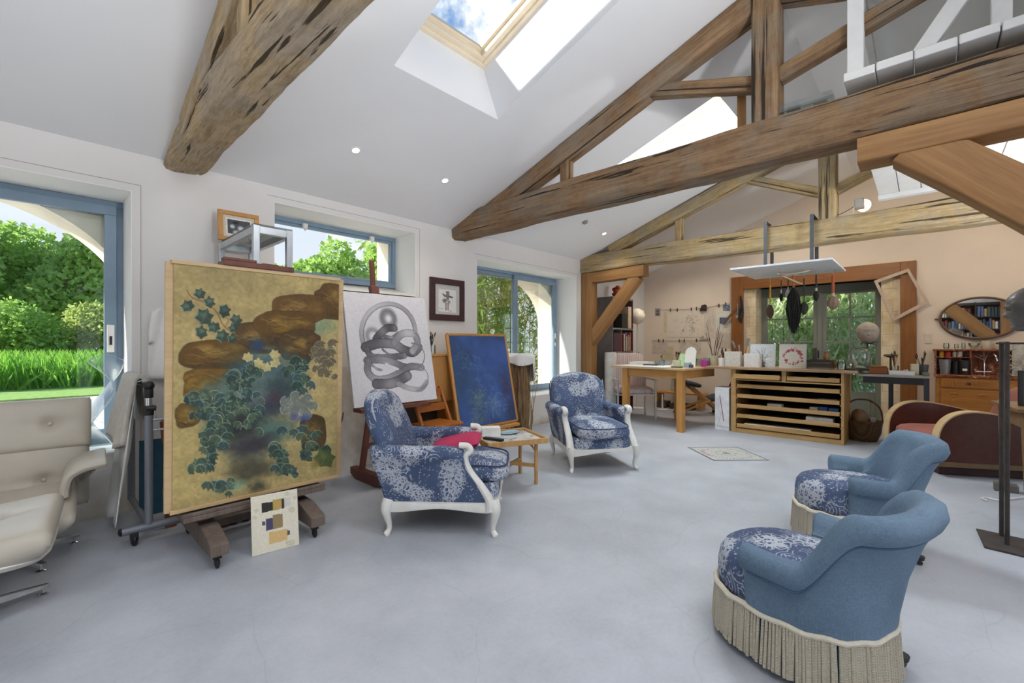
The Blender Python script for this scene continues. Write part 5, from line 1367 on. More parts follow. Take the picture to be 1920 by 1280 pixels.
# ---- kneeling stool
t = thing('kneeling_stool','wooden kneeling stool with two dark grey pads and castors by the work table','stool',(8.0,2.92,0),R(43))
DK = plain('charcoal pad','33363B',.8,0,.15,20,.2)
b = B(); b.M = TR((0,.17,.55)) @ RX(14); b.ell((0,0,0),(.22,.16,.045),.5,.7,24,8); b.build('seat_pad', DK, t, smooth=True, ang=0)
b = B(); b.M = TR((0,-.26,.30)) @ RX(-16); b.ell((0,0,0),(.23,.12,.04),.5,.7,24,8); b.build('knee_pad', DK, t, smooth=True, ang=0)
for s_ in (-1,1):
    b = B(); b.bar((s_*.10,.20,.52),(s_*.10,-.34,.07),.025,.045); b.build('side_bar', HONEY, t, bevel=.004)
    b = B(); b.bar((s_*.13,.36,.065),(s_*.10,-.20,.27),.025,.04); b.build('foot_bar', HONEY, t, bevel=.004)
for y,w_ in ((.36,.44),(-.34,.44)):
    b = B(); b.bx(-w_/2,w_/2,y-.02,y+.02,.055,.085); b.build('cross_bar', HONEY, t, bevel=.004)
    for s_ in (-1,1):
        b = B(); b.ell((s_*w_/2*.92,y,.027),(.022,.027,.027),1,1,12,8); b.build('castor', BLACK, t, smooth=True)
# ================================================================== work table, plan chest and everything on them
WT = .90
t = thing('work_table','honey pine work table with square legs beside the plan chest','table',(6.80,2.99,0),R(-7))
b = B(); b.bx(-.56,.56,-.60,.66,.870,.90); b.build('tabletop', wood('table top','B08C62','D6BC96',1,2.2,.45,.1), t, bevel=.003)
for x,y in ((-.50,-.52),(-.50,.40),(.45,.06)):
    if 1:
        b = B(); b.bx(x-.045,x+.045,y-.045,y+.045,0,.87); b.build('leg', HONEY, t, bevel=.004)
for a,c,d,e in ((-.52,-.49,-.475,.355),(.49,.52,-.475,.355),(-.455,.455,-.545,-.515),(-.455,.455,.395,.425)):
    b = B(); b.bx(a,c,d,e,.75,.87); b.build('apron_rail', HONEYX, t, bevel=.003)
BT = .92
t = thing('plan_chest','long wooden plan chest with open slatted trays under the work top','plan chest',(7.10,1.38,0))
# local: front is -x
for y in (-.65,.585):
    b = B(); b.bx(-.33,.34,y,y+.065 if y > 0 else y+.03,0,.885); b.build('side_panel', CASEWD, t, bevel=.003)
b = B(); b.bx(.31,.34,-.62,.585,0,.885); b.build('back_panel', plain('dark chest inside','2E2219',.8), t)
b = B(); b.bx(-.325,-.29,-.62,.585,0,.062); b.build('plinth', CASEWD, t, bevel=.003)
b = B(); b.bx(-.33,.31,-.62,.585,.735,.752); b.build('divider_shelf', CASEWD, t, bevel=.002)
b = B(); b.bx(-.33,.30,.0-.03,.0+.02,.752,.885); b.build('upright', CASEWD, t, bevel=.002)
b = B(); b.bx(-.30,.31,-.62,.585,.062,.07); b.build('bottom', plain('dark chest inside','2E2219',.8), t)
TRAYZ = (.075,.213,.352,.492,.632)
def tray(y0,y1,z,x0=-.335,hh=.052):
    o = B(); o.bx(x0,x0+.018,y0,y1,z,z+hh); o.bx(x0+.018,.29,y0,y1,z,z+.008); o.bx(x0+.018,.29,y0,y0+.012,z+.008,z+hh*.8); o.bx(x0+.018,.29,y1-.012,y1,z+.008,z+hh*.8)
    return o.build('tray', CASEWD, t, bevel=.002)
for z in TRAYZ: tray(-.605,.575,z)
tray(.03,.60,.765,-.40,.062); tray(-.605,-.04,.765,-.335,.055)
for z in TRAYZ[1:]:
    for y in (-.63,.578):
        b = B(); b.bx(-.338,.25,y+.005 if y < 0 else y-.012,y+.02 if y < 0 else y+.004,z-.018,z-.003); b.build('runner', CASEWD, t)
# contents of the trays: things of their own
def loose(name, label, cat, x, y, z, d, col, group=None, rz=0, rough=.6):
    b = B(); b.bx(-d[0]/2,d[0]/2,-d[1]/2,d[1]/2,0,d[2]); return tag(b.build(name, plain('card '+col,col,rough), None, bevel=min(.003,d[2]*.3), loc=(x,y,z), rz=rz), label, cat, group)
loose('paint_box','bright blue box at the end of the middle tray of the plan chest','box',6.90,.845,.361,(.12,.10,.075),'2F6FB4')
loose('paint_box','second blue box beside the bright one in the middle tray','box',6.90,.955,.361,(.12,.09,.08),'2A62A4')
loose('carton','pale grey carton with a grid top in the middle tray of the plan chest','box',6.90,1.055,.361,(.12,.09,.07),'BDBAB0')
loose('carton','low white carton lid near the centre of the middle tray','box',6.88,1.165,.361,(.12,.11,.03),'E2E0DB')
loose('carton','white open carton standing in the middle tray left of centre','box',6.90,1.50,.361,(.14,.17,.07),'E6E4E0')
loose('carton','white shallow frame box in the second lowest tray','box',6.88,.99,.222,(.14,.29,.085),'DEDDDA')
loose('paper_stack','stack of white printed sheets at the end of the tray below the top ones','paper',6.88,.915,.501,(.16,.20,.04),'D8D5CC')
loose('card_sheet','long pale card strip across the lowest tray of the plan chest','card',6.83,1.47,.125,(.10,.78,.012),'CFC6B6',rz=R(1))
loose('folder','dark folder lying in the second lowest tray of the plan chest','folder',6.98,1.45,.222,(.38,.55,.035),'3A3835')
loose('folder','flat grey portfolio in the tray above the middle one','folder',6.95,1.68,.501,(.36,.42,.03),'4A4744')
loose('paint_tube','olive tube in the small top tray of the plan chest','paint tube',6.82,1.92,.775,(.06,.05,.045),'8A8A2E')
loose('paint_tube','white tube in the small top tray of the plan chest','paint tube',6.80,1.85,.775,(.06,.035,.05),'DEDCD6')
loose('tin','teal tin in the small top tray of the plan chest','tin',6.86,1.72,.775,(.09,.10,.05),'4A6A6C')
loose('tin','dark purple tin in the small top tray next to the upright','tin',6.85,1.47,.775,(.09,.09,.055),'3C3240')
loose('tin','grey lidded tin in the top tray by the chest end','tin',6.86,.86,.775,(.08,.07,.05),'6A6C6C')
loose('tin','brown box in the wide top tray of the plan chest','box',6.88,1.07,.775,(.09,.12,.05),'5A4A3A')
loose('tin','green tin in the second tray from the top','tin',6.88,1.62,.641,(.09,.09,.04),'5E7A34')
loose('tin','blue tin in the second tray from the top','tin',6.88,.80,.641,(.09,.06,.045),'2E5A8C')
# work top running past the chest
b = B(); b.bx(6.715,7.46,.60,2.36,.887,BT); tag(b.build('worktop', wood('worn work top','8C6A4A','B89A78',1,2.2,.5,.12), None, bevel=.003), 'long worn wooden work top resting on the plan chest','worktop')
t = thing('steel_console','dark steel-legged console table continuing the work top','console table',(7.10,.29,0))
DKS = plain('dark bluish steel','3A3C44',.4,.5,.1)
b = B(); b.bx(-.36,.36,-.33,.305,.862,.885); b.build('tabletop', plain('grey console top','8E8A86',.5), t, bevel=.002)
for x,y in ((-.33,-.30),(.33,-.30),(.33,.03)):
    if 1:
        b = B(); b.bx(x-.024,x+.024,y-.024,y+.024,0,.862); b.build('leg', DKS, t, bevel=.002)
b = B(); b.bx(-.35,-.335,-.276,.256,.785,.862); b.build('apron_rail', plain('black rail','1A1819',.5), t)
b = B(); b.bx(.335,.35,-.276,.256,.785,.862); b.build('apron_rail', plain('black rail','1A1819',.5), t)
# --- on the work top
def card(name, label, cat, loc, w, h, d, col, rz=0, pic=None, lean=0):
    """upright block facing -x; w along y"""
    t = thing(name, label, cat, loc, rz)
    M = Matrix.Rotation(lean,4,'Y'); b = B(); b.M = M; b.bx(0,d,-w/2,w/2,0,h); b.build('panel', plain('card '+col,col,.75), t, bevel=.002)
    if pic: pic.build('drawing', t, lambda u,v: tuple(M @ Vector((-.0015, lerp(w/2,-w/2,u), lerp(h,0,v)))))
    return t
def tp(name,label,cat,loc,prof,mat,n=20,group=None):
    b = B(); b.lathe(prof,n); return tag(b.build(name, mat, None, smooth=True, loc=loc, ang=40), label, cat, group)
tp('mug','plain white mug at the table end of the work top','mug',(6.87,2.19,BT),[(.038,0),(.042,.12),(.038,.12),(.034,.01),(.001,.01)],WHITE)
def sketch(seed, base, cols, n=30, w=60, h=60):
    P = Pic(w,h,base,seed); r_ = P.rg
    for q in range(n):
        x,y = r_.uniform(.1,.9),r_.uniform(.1,.9); P.stroke([(x,y),(x+r_.uniform(-.15,.15),y+r_.uniform(-.2,.2)),(x+r_.uniform(-.2,.2),y+r_.uniform(-.3,.3))],r_.uniform(.006,.02),cols[q%len(cols)],r_.uniform(.3,.8),.9)
    P.tone(12,.06); return P
card('carton','cream carton with grey scribbled end on the work top beside the white mug','box',(6.90,2.05,BT),.21,.215,.12,'D9D2C4',R(6),sketch(4,'D5D2C8',('A8ACA8','B9BDB8','8D9694'),26))
card('carton','white carton with a small grey sketch on the work top','box',(6.88,1.79,BT),.20,.19,.10,'E4E3DF',R(-3),sketch(5,'E3E2DF',('B4B4B4','8E8E90'),10))
P = Pic(90,80,'DCE2E4',11); 
for q in range(60):
    a = P.rg.uniform(0,6.28); r_ = P.rg.uniform(.1,.42); P.stroke([(.5,.62),(.5+math.cos(a)*r_*.5,.55+math.sin(a)*r_*.4),(.5+math.cos(a)*r_,.5+math.sin(a)*r_*.9)],.014,('5A5C60','77797C','43464A')[q%3],.6,.9)
P.poly([(.30,.6),(.62,.6),(.6,1),(.3,1)],'6A6A6C',.75)
for q in range(60): P.blob(.62+P.rg.normal()*.13,.62+P.rg.normal()*.17,.022,.018,'F2F2F0',.95,.4)
P.tone(20,.06)
card('canvas','small square canvas of a grey tree with white flakes on the work top','painting',(7.03,1.69,BT),.32,.325,.02,'E6E6E4',0,P,R(5))
P = Pic(90,90,'DDD8CE',12)
for q in range(46):
    a = q/46*6.28+P.rg.normal()*.1; r_ = .30+P.rg.normal()*.035; x,y = .5+math.cos(a)*r_,.52+math.sin(a)*r_; P.blob(x,y,P.rg.uniform(.02,.05),P.rg.uniform(.02,.05),('A83A34','8E2C2C','C0605A','B98A80','6E4A3C')[P.rg.randint(5)],.85,.6,0,.3)
for x,y,r_ in ((.34,.3,.09),(.48,.25,.08),(.74,.32,.10),(.80,.42,.09),(.26,.68,.09),(.84,.7,.06)): P.blob(x,y,r_,r_*.8,'A8343A',.85,.6,0,.4)
for q in range(14): P.blob(P.rg.uniform(.04,.96),P.rg.uniform(.04,.96),.02,.025,'8C8C80',.6,.8)
card('canvas','small canvas with a wreath of red petals on the work top','painting',(6.95,1.31,BT),.315,.325,.022,'E2DED6',0,P,R(5))
loose('box','small dark box between the red wreath canvas and the stacked trays','box',7.03,1.12,BT,(.08,.06,.10),'4A4640')
for k_,(w_,d_,c) in enumerate(((.24,.26,'8F877B'),(.24,.24,'54493F'),(.25,.25,'3E3833'),(.23,.24,'6B5E50'),(.26,.25,'332E2B'))):
    b = B(); b.bx(-d_/2,d_/2,-w_/2,w_/2,0,.007)
    for a_,c_,e_,f_ in ((-d_/2,-d_/2+.008,-w_/2,w_/2),(d_/2-.008,d_/2,-w_/2,w_/2),(-d_/2+.008,d_/2-.008,-w_/2,-w_/2+.008),(-d_/2+.008,d_/2-.008,w_/2-.008,w_/2)): b.bx(a_,c_,e_,f_,.007,.021)
    tag(b.build('shallow_tray', plain('tray '+c,c,.5), None, loc=(6.98,1.0+.008*(k_%3-1),BT+.0245*k_), rz=R((k_%3-1)*3), bevel=.002), ('lowest pale tray of the stack on the work top','second tray from the bottom of the stack on the work top','middle black tray of the stack on the work top','brown tray second from the top of the stack','dark topmost tray of the stack on the work top')[k_],'tray','stacked shallow trays')
b = B(); b.bx(-.018,.018,-.018,.018,0,.15); tag(b.build('block', plain('dark upright block','4C463F',.6), None, loc=(6.98,1.06,BT+.122), bevel=.003),'slim dark upright block on top of the stacked trays','block')
tp('bottle','small amber bottle standing on the stacked trays','bottle',(6.99,.94,BT+.122),[(.030,0),(.034,.02),(.034,.055),(.018,.075),(.018,.09),(.026,.10),(.024,.104),(.001,.104)],plain('amber glaze','A5724A',.25))
tp('ball_vase','round olive green vase behind the stacked trays','vase',(7.14,.90,BT),[(.03,0),(.06,.03),(.068,.07),(.05,.115),(.03,.125),(.001,.12)],plain('olive glaze','6A6A3A',.4))
tp('jar','squat glass jar next to the bell jar on the work top','jar',(6.90,.77,BT),[(.042,0),(.048,.02),(.048,.085),(.040,.10),(.040,.125),(.036,.125),(.036,.1),(.043,.085),(.043,.012),(.001,.012)],JARGL)
# bell jar with contents, the round head behind it
t = thing('bell_jar','glass bell jar on a dark base at the end of the work top','bell jar',(7.0,.735-.13,BT))
b = B(); b.lathe([(.15,0),(.15,.012),(.14,.018),(.001,.018)],28); b.build('base', BLACK, t, smooth=True, ang=30)
b = B(); b.lathe([(.115,.019),(.115,.19),(.108,.235),(.085,.27),(.05,.288),(.015,.293),(.012,.30),(.020,.315),(.001,.325)],32); b.build('dome', JARGL, t, smooth=True, ang=0)
tp('shell','white shell fragments under the bell jar','shells',(7.0,.605,BT+.019),[(.07,0),(.075,.012),(.05,.03),(.02,.035),(.001,.04)],PAPER)
tp('candle','stubby cream candle under the bell jar','candle',(6.97,.65,BT+.035),[(.025,0),(.025,.08),(.001,.08)],plain('cream wax','D9CDB4',.5))
b = B()
def head_mesh(b, s, neck=True, child=False, nose=1., brow=1., ears=True):
    """sculpted head, face towards -y; unit = half the head height"""
    pw = lambda Z,T: next((lerp(v0,v1,(Z-z0)/(z1-z0)) for (z0,v0),(z1,v1) in zip(T,T[1:]) if z0 <= Z <= z1), T[-1][1])
    FR = ((-1.08,.02),(-1.05,.42),(-.98,.66),(-.88,.74),(-.72,.72),(-.54,.77),(-.36,.79),(-.18,.80),(.06,.80),(.22,.85),(.45,.83),(.62,.76),(.80,.60),(.94,.41),(1.04,.20),(1.08,.01)) if not child else ((-1.08,.02),(-1.03,.36),(-.9,.62),(-.6,.84),(-.2,.93),(.3,.95),(.65,.80),(.9,.5),(1.03,.22),(1.08,.01))
    BK = ((-1.08,.02),(-1.0,.10),(-.8,.30),(-.5,.58),(-.2,.80),(.2,.95),(.6,.86),(.88,.55),(1.02,.26),(1.08,.01))
    WD = ((-1.08,.02),(-1.04,.17),(-.9,.33),(-.7,.46),(-.4,.57),(0,.67),(.3,.70),(.6,.63),(.85,.45),(1.0,.25),(1.08,.01)) if not child else ((-1.08,.02),(-1.02,.30),(-.85,.58),(-.5,.82),(0,.94),(.4,.90),(.75,.66),(.95,.38),(1.08,.01))
    g = lambda x,c,w: math.exp(-((x-c)/w)**2)
    sm = lambda Z,T: (pw(max(-1.08,Z-.03),T)+2*pw(Z,T)+pw(min(1.08,Z+.03),T))/4 if abs(Z) < 1.03 else pw(Z,T)
    nu, nv = 110, 96; rings = []
    for i in range(nv+1):
        Z = -1.08*math.cos(PI*i/nv); F, K, W = sm(Z,FR), sm(Z,BK), sm(Z,WD); ring = []
        for j in range(nu):
            a = 2*PI*j/nu; sa_, ca_ = math.sin(a), math.cos(a)
            X = W*math.copysign(abs(sa_)**.92, sa_); Y = -F*abs(ca_)**.85 if ca_ > 0 else K*abs(ca_)**.9
            f = max(0,ca_)**.8
            if not child:
                Y -= f*nose*(.13*g(X,0,.12)*g(Z,-.22,.12)+.085*g(X,0,.085)*sst(-.36,-.2,Z)*sst(.2,-.14,Z)+.04*g(abs(X),.10,.06)*g(Z,-.27,.07))
                Y -= f*brow*.07*g(Z,.19,.07)*g(abs(X),.20,.20); Y += f*(.12*g(abs(X),.25,.10)*g(Z,.04,.08)); Y -= f*.055*g(abs(X),.25,.07)*g(Z,.02,.045)
                Y -= f*(.05*g(X,0,.18)*g(Z,-.49,.06)+.05*g(X,0,.16)*g(Z,-.625,.06)); Y += f*(.035*g(X,0,.18)*g(Z,-.557,.03)+.03*g(X,0,.16)*g(Z,-.73,.07))
                Y -= f*.06*g(X,0,.2)*g(Z,-.88,.12); Y -= f*.05*g(abs(X),.40,.12)*g(Z,-.17,.12); Y += f*.06*g(abs(X),.42,.10)*g(Z,-.5,.14)
            else:
                Y -= f*(.13*g(X,0,.10)*g(Z,-.22,.10)); Y += f*(.08*g(abs(X),.30,.15)*g(Z,.04,.06)); Y -= f*.05*g(abs(X),.30,.12)*g(Z,-.03,.04)
                Y -= f*(.06*g(X,0,.15)*g(Z,-.48,.06)+.05*g(X,0,.13)*g(Z,-.58,.05)); Y += f*.05*g(X,0,.16)*g(Z,-.53,.022); Y -= f*.06*g(abs(X),.42,.2)*g(Z,-.35,.2)
            if ears: X += math.copysign(.11*g(Z,-.06,.20)*g(Y,.08,.11)*(abs(sa_) > .6), X)
            n3 = 1+mno.noise(Vector((X*5,Y*5,Z*5)))*.022+mno.noise(Vector((X*13,Y*13,Z*13)))*.012
            ring.append((X*s*n3,Y*s*n3,Z*s))
        rings.append(ring)
    b.loft(rings)
    if neck: b.tube([(0,.12*s,-.55*s),(0,.14*s,-1.0*s),(0,.16*s,-1.62*s)],[.42*s,.40*s,.46*s],24)
CLAY = plain('grey clay','A89C90',.8,0,.08,14,.15)
BRONZE = plain('dark bronze','67615C',.4,.3,.3,9,.35)
t = thing('clay_head','round pale clay child head raised on a rod behind the bell jar','sculpture',(7.30,.545,BT))
b = B(); b.lathe([(.06,0),(.06,.02),(.01,.025),(.008,.34),(.001,.34)],16); b.build('stand', BLACK, t, smooth=True, ang=40)
b = B(); b.M = TR((0,0,.475)) @ Matrix.Rotation(R(-78),4,'Z'); head_mesh(b,.128,False,True,ears=False); b.build('head', CLAY, t, smooth=True, ang=0)
b = B(); rg2 = random.Random(9)
for k_ in range(16):
    a = rg2.uniform(0,6.28); b.tube([(0,0,.335),(math.cos(a)*.05,math.sin(a)*.05,.35+rg2.uniform(-.02,.03)),(math.cos(a)*.11,math.sin(a)*.11,.335+rg2.uniform(-.05,.03))],[.006,.004,.002],5)
b.build('leaf_collar', plain('dark twig collar','3C3A34',.7), t)
# console top
CT = .886
def opentray(name,label,loc,w,d,h,mat,rz=0,cat='tray'):
    b = B(); b.bx(-d/2,d/2,-w/2,w/2,0,.006)
    for a_,c_,e_,f_ in ((-d/2,-d/2+.008,-w/2,w/2),(d/2-.008,d/2,-w/2,w/2),(-d/2+.008,d/2-.008,-w/2,-w/2+.008),(-d/2+.008,d/2-.008,w/2-.008,w/2)): b.bx(a_,c_,e_,f_,.006,h)
    return tag(b.build(name, mat, None, bevel=.002, loc=loc, rz=rz), label, cat)
COPPER = plain('copper brown','8A4E28',.35,.3)
opentray('wooden_tray','reddish wooden box tray on the console beside the bell jar',(6.98,.415,CT),.17,.22,.075,COPPER)
loose('paint_tin','flat copper tin lying on the reddish wooden tray','tin',6.99,.41,CT+.076,(.14,.14,.018),'A0653A')
opentray('white_tray','long white tray on the console holding small pots',(6.91,.20,CT),.225,.14,.045,WHITE)
pot('brush_pot','glass pot of wooden tools standing behind the white tray','pot',(7.02,.27,CT),.04,.10,JARGL)
brushes(None,7,.035,.27,21,label='wooden modelling tool standing in the glass pot behind the white tray',group='tools in the glass pot',loc=(7.02,.27,CT),name='modelling_tool',handles=('8A6A3A','6A4E2C','B08A52','4A3A28'),tips=('4A3A2A','5A4632','6A5438','3A2E24'))
tp('steel_pot','small shiny steel pot standing in the white tray','pot',(6.91,.165,CT+.007),[(.022,0),(.024,.055),(.020,.055),(.019,.01),(.001,.01)],CHROME)
tp('steel_pot','second shiny steel pot at the end of the white tray','pot',(6.91,.115,CT+.007),[(.018,0),(.020,.048),(.017,.048),(.016,.01),(.001,.01)],CHROME)
tp('wooden_mushroom','dark flat-topped wooden tool on a stem on the console','tool',(7.12,.31,CT),[(.03,0),(.012,.02),(.010,.19),(.075,.215),(.06,.232),(.001,.235)],plain('dark turned wood','3A2E24',.5))
t_ = tp('metal_pot','dark tin pot of brushes at the far end of the console','pot',(7.02,.03,CT),[(.05,0),(.062,.12),(.056,.12),(.046,.01),(.001,.01)],plain('dark tin','4A4A48',.4,.5))
brushes(None,8,.05,.27,22,label='thick brush in the dark tin pot at the console end',group='brushes in the dark tin pot',loc=(7.02,.03,CT),handles=('3A3630','6A4A2C','2A2A2A','8A7A5A'),tips=('2A2622','3E362C','5A5040','1E1C1A'))
loose('sketch_block','tilted cream paper block leaning beside the dark tin pot','paper',6.95,.09,CT,(.03,.07,.13),'C9C0A0',rz=R(20))
loose('rag','folded grey green rag at the console edge','rag',6.86,-.005,CT,(.10,.06,.04),'6A6C5C')
# --- on the work table
def at(x,y,z=WT+.001):
    v = Matrix.Rotation(R(-7),4,'Z') @ Vector((x,y,0)); return (6.80+v.x,2.99+v.y,z)
b = B(); b.bx(-.30,.30,-.42,.42,0,.006); tag(b.build('drawing_paper', PAPER, None, loc=at(-.25,.16), rz=R(-9)),'large white sheet spread over the work table','paper')
loose('paper_stack','stack of white sketch paper on the back corner of the work table','paper',*at(-.02,.43,WT+.008),(.28,.30,.045),'E2DFDA')
loose('palette_box','dark blue paint palette on the white sheet','palette',*at(-.18,.16,WT+.008),(.14,.22,.018),'3A4660',rz=R(10))
tp('water_glass','glass of water with brushes on the white sheet','glass',at(-.16,-.02,WT+.008),[(.033,0),(.037,.09),(.034,.09),(.031,.008),(.001,.008)],JARGL)
brushes(None,5,.028,.19,31,label='slim brush leaning in the water glass on the white sheet',group='brushes in the water glass',loc=at(-.16,-.02,WT+.014),handles=('6E7E86','3A4A5A','8A8E90','B8A88A'))
tp('water_glass','empty low glass beside the palette on the work table','glass',at(-.03,.14,WT+.001),[(.03,0),(.034,.07),(.031,.07),(.028,.008),(.001,.008)],JARGL)
loose('paint_box','pale blue watercolour box on the work table','paint box',*at(.05,.05),(.12,.12,.05),'8FA8C0')
b = B(); b.lathe([(.085,0),(.085,.016),(.001,.016)],28); tag(b.build('wooden_coaster', plain('dark turned base','4A3626',.5), None, smooth=True, loc=at(-.34,-.37), ang=30),'round dark wooden board under the pale green pot','board')
tp('brush_pot','pale green pot full of brushes at the near corner of the work table','pot',at(-.34,-.37,WT+.018),[(.058,0),(.060,.09),(.055,.09),(.053,.008),(.001,.008)],plain('pale green glaze','CFD6B4',.4))
brushes(None,13,.05,.20,32,label='brush standing in the pale green pot on the work table',group='brushes in the pale green pot',loc=at(-.34,-.37,WT+.027),handles=('2A6A7A','B5813A','8A3A2A','C8A060','3A2A24','6A8A5A'),tips=('4A3A2C','2B2B30','8A6A4A','1E1C1C'))
tp('spray_bottle','small cream bottle next to the pale green pot','bottle',at(-.26,-.27),[(.02,0),(.022,.05),(.01,.07),(.01,.09),(.001,.09)],PAPER)
card('green_card','light green card standing behind the pale green pot','card',at(-.05,-.36),.27,.20,.01,'B4DBA6',R(-12),None,R(12))
P = Pic(40,60,'EEF0F2',3); P.poly([(.1,.35),(.4,.35),(.3,.95),(.05,.95)],'C9D3E4',.7); P.stroke([(.5,.4),(.4,.95)],.05,'5A6A8A',.5)
b = B(); pts2 = [(-.09,0),(.09,0),(.09,.20)]+[(.09*math.cos(PI*q/10)*(1+.06*(q%2)),.21+.085*math.sin(PI*q/10)*(1+.10*(q%2))) for q in range(0,11)]+[(-.09,.20)]
b.prism(pts2,-.002,.004,lambda y,z,x:(x+z*.15,y,z)); tag(b.build('scalloped_card', PAPER, None, loc=at(-.09,-.43), rz=R(-14)),'tall white card with a scalloped top in front of the green card','card')
loose('glass_block','small light blue block in front of the scalloped card','block',*at(-.20,-.46),(.05,.10,.075),'A9BACC')
loose('ink_bottle','dark ink bottle box beside the light blue block','box',*at(-.25,-.54),(.05,.05,.045),'3E4A5C')
loose('magenta_box','magenta cardboard box at the joint of table and work top','box',*at(.16,-.54,WT+.001),(.09,.09,.10),'B03A94')
tp('jar','clear jar behind the magenta box on the work table','jar',at(.22,-.42),[(.04,0),(.045,.10),(.04,.12),(.036,.12),(.04,.1),(.037,.01),(.001,.01)],JARGL)
loose('grey_tin','grey print-labelled tin behind the magenta box','tin',*at(.30,-.50),(.07,.09,.13),'8E938C')
tp('planter','cream planter holding tall twigs behind the magenta box','planter',at(.40,-.56),[(.07,0),(.10,.17),(.092,.17),(.065,.01),(.001,.01)],plain('cream glaze','D5D2B8',.5))
rg2 = random.Random(12)
TWIG = plain('dark purple twig','4E4038',.8)
for k_ in range(6):
    b = B(); a = rg2.uniform(0,6.28); lx,ly = rg2.uniform(-.02,.02), rg2.uniform(-.10,.22); hh = rg2.uniform(.45,.80)
    b.tube(crv([(0,0,.02),(lx*.4,ly*.35,hh*.4),(lx+rg2.uniform(-.02,.02),ly*.8,hh*.75),(lx*1.3,ly*1.1,hh)],4),[.005]*8+[.003]*5,5)
    tag(b.build('tall_twig', TWIG, None, smooth=True, loc=at(.40+rg2.uniform(-.03,.03),-.56+rg2.uniform(-.03,.03),WT+.02)), 'tall thin dark twig rising from the cream planter','twig','twigs in the cream planter')
b = B()
for k_ in range(14):
    a = rg2.uniform(0,6.28); b.tube(crv([(rg2.uniform(-.03,.03),rg2.uniform(-.04,.04),.0),(math.cos(a)*.04,math.sin(a)*.06,.10),(math.cos(a)*.08+.01,math.sin(a)*.10,rg2.uniform(.14,.28))],4),[.016]*4+[.011]*4+[.004],6)
tag(b.build('driftwood', plain('dark weathered driftwood','5A4A3C',.85,0,.3,12,.4), None, smooth=True, loc=(7.10,2.17,BT)),'tangle of dark driftwood behind the white mug','driftwood')
pot('brush_pot','cream pot of big paint brushes behind the cartons on the work top','pot',(7.12,1.98,BT),.05,.16,plain('cream pot','D2CDBE',.6))
for k_,(dx,dy,hh,wd,hc,lab) in enumerate(((0,-.03,.40,.03,'B9854A','wide paint brush with an orange handle in the cream pot'),(.02,.05,.36,.012,'7A5A5A','long mauve wooden stick in the cream pot'),(-.02,.01,.30,.012,'CFC8B8','pale handled brush in the cream pot'))):
    o = thing('paint_brush',lab,'brush',(7.12,1.98,BT+.01))
    b = B(); b.bar((0,0,0),(dx*2,dy*2.2,hh*.72),.008+wd*.3,.012); b.build('handle', plain('handle '+hc,hc,.4), o, bevel=.002)
    b = B(); b.bar((dx*2,dy*2.2,hh*.72),(dx*2.6,dy*2.9,hh),.012,wd+.012); b.build('bristles', plain('grey bristle','8A8A84',.9), o)
# ---- white box and apron by the chest, basket, low bench
t = thing('cardboard_box','tall white box with a red slanting line standing against the plan chest','box',(6.93,2.155,0))
b = B(); b.bx(-.14,.14,-.095,.10,0,.615); b.build('carton', plain('matt white card','E2E3E6',.6), t, bevel=.003)
b = B(); M_ = [(-.1415,.035,.50),(-.1415,-.022,.13)]
b.prism([(.036,.50),(.028,.50),(-.029,.13),(-.019,.125)],-.1420,-.1405,lambda y,z,x:(x,y,z)); b.build('printed_line', plain('red print','9A3A44',.6), t)
b = B(); b.prism([(.012,.255),(.008,.255),(.062,.05),(.066,.05)],-.1420,-.1405,lambda y,z,x:(x,y,z)); b.prism([(.09,.055),(.09,.050),(-.09,.045),(-.09,.050)],-.1420,-.1405,lambda y,z,x:(x,y,z)); b.build('thin_print', plain('grey print','A9A4B0',.6), t)
b = B()
b.grid(lambda u,v: (7.38+.015*math.sin(u*16+v*3), 2.06+lerp(.02,.34,v**.8)*u+.02, .86-.74*v-.02*math.sin(u*9)),18,20)
tag(b.build('apron', plain('crimson cloth','A01C44',.85), None, smooth=True, solid=.006, ang=0),'crimson apron hanging at the end of the work top behind the white box','apron')
n = NT('woven willow'); co = n.coord(); wv = n.n('ShaderNodeTexWave', Vector=co, Scale=26., bands_direction='Z', Distortion=1.5); w2 = n.n('ShaderNodeTexWave', Vector=co, Scale=12., bands_direction='X', Distortion=1.)
k_ = n.math('MULTIPLY', wv.outputs[1], n.math('ADD', n.math('MULTIPLY', w2.outputs[1], .5), .5)); n.bump(k_,.9,.012)
WICK = n.fin(n.ramp(k_,[(.1,hexc('4A3422')),(.6,hexc('8A6840')),(.9,hexc('A8865A'))]),.8)
t = thing('wicker_basket','round willow basket with an arched handle in front of the glazed door','basket',(7.36,.60,0))
b = B(); b.lathe([(.15,0),(.19,.10),(.205,.24),(.215,.25),(.205,.262),(.195,.25),(.18,.10),(.14,.012),(.001,.012)],32); b.build('body', WICK, t, smooth=True, ang=0)
b = B(); b.tube(crv([(0,.20,.24),(0,.185,.40),(0,.10,.50),(0,0,.525),(0,-.10,.50),(0,-.185,.40),(0,-.20,.24)],5),.010,8); b.build('handle', WICK, t, smooth=True)
b = B(); b.ell((0,0,0),(.11,.07,.13),.6,.8,18,10); tag(b.build('kraft_bundle', plain('kraft paper','A08262',.8,0,.12,9,.3), None, smooth=True, ang=0, loc=(7.33,.63,.27), rz=R(30)),'crumpled kraft paper bundle inside the willow basket','paper')
loose('small_package','small white package tucked in the willow basket','package',7.34,.49,.20,(.07,.05,.10),'D8D4CC')
t = thing('low_bench','low pine bench by the end wall under the work table','bench',(8.52,3.55,0))
b = B(); b.bx(-.18,.18,-.55,.40,.29,.32); b.build('seat', HONEYX, t, bevel=.004)
for y in (-.48,.33):
    b = B(); b.bx(-.15,.15,y-.02,y+.02,0,.29); b.build('leg', HONEYX, t, bevel=.003)
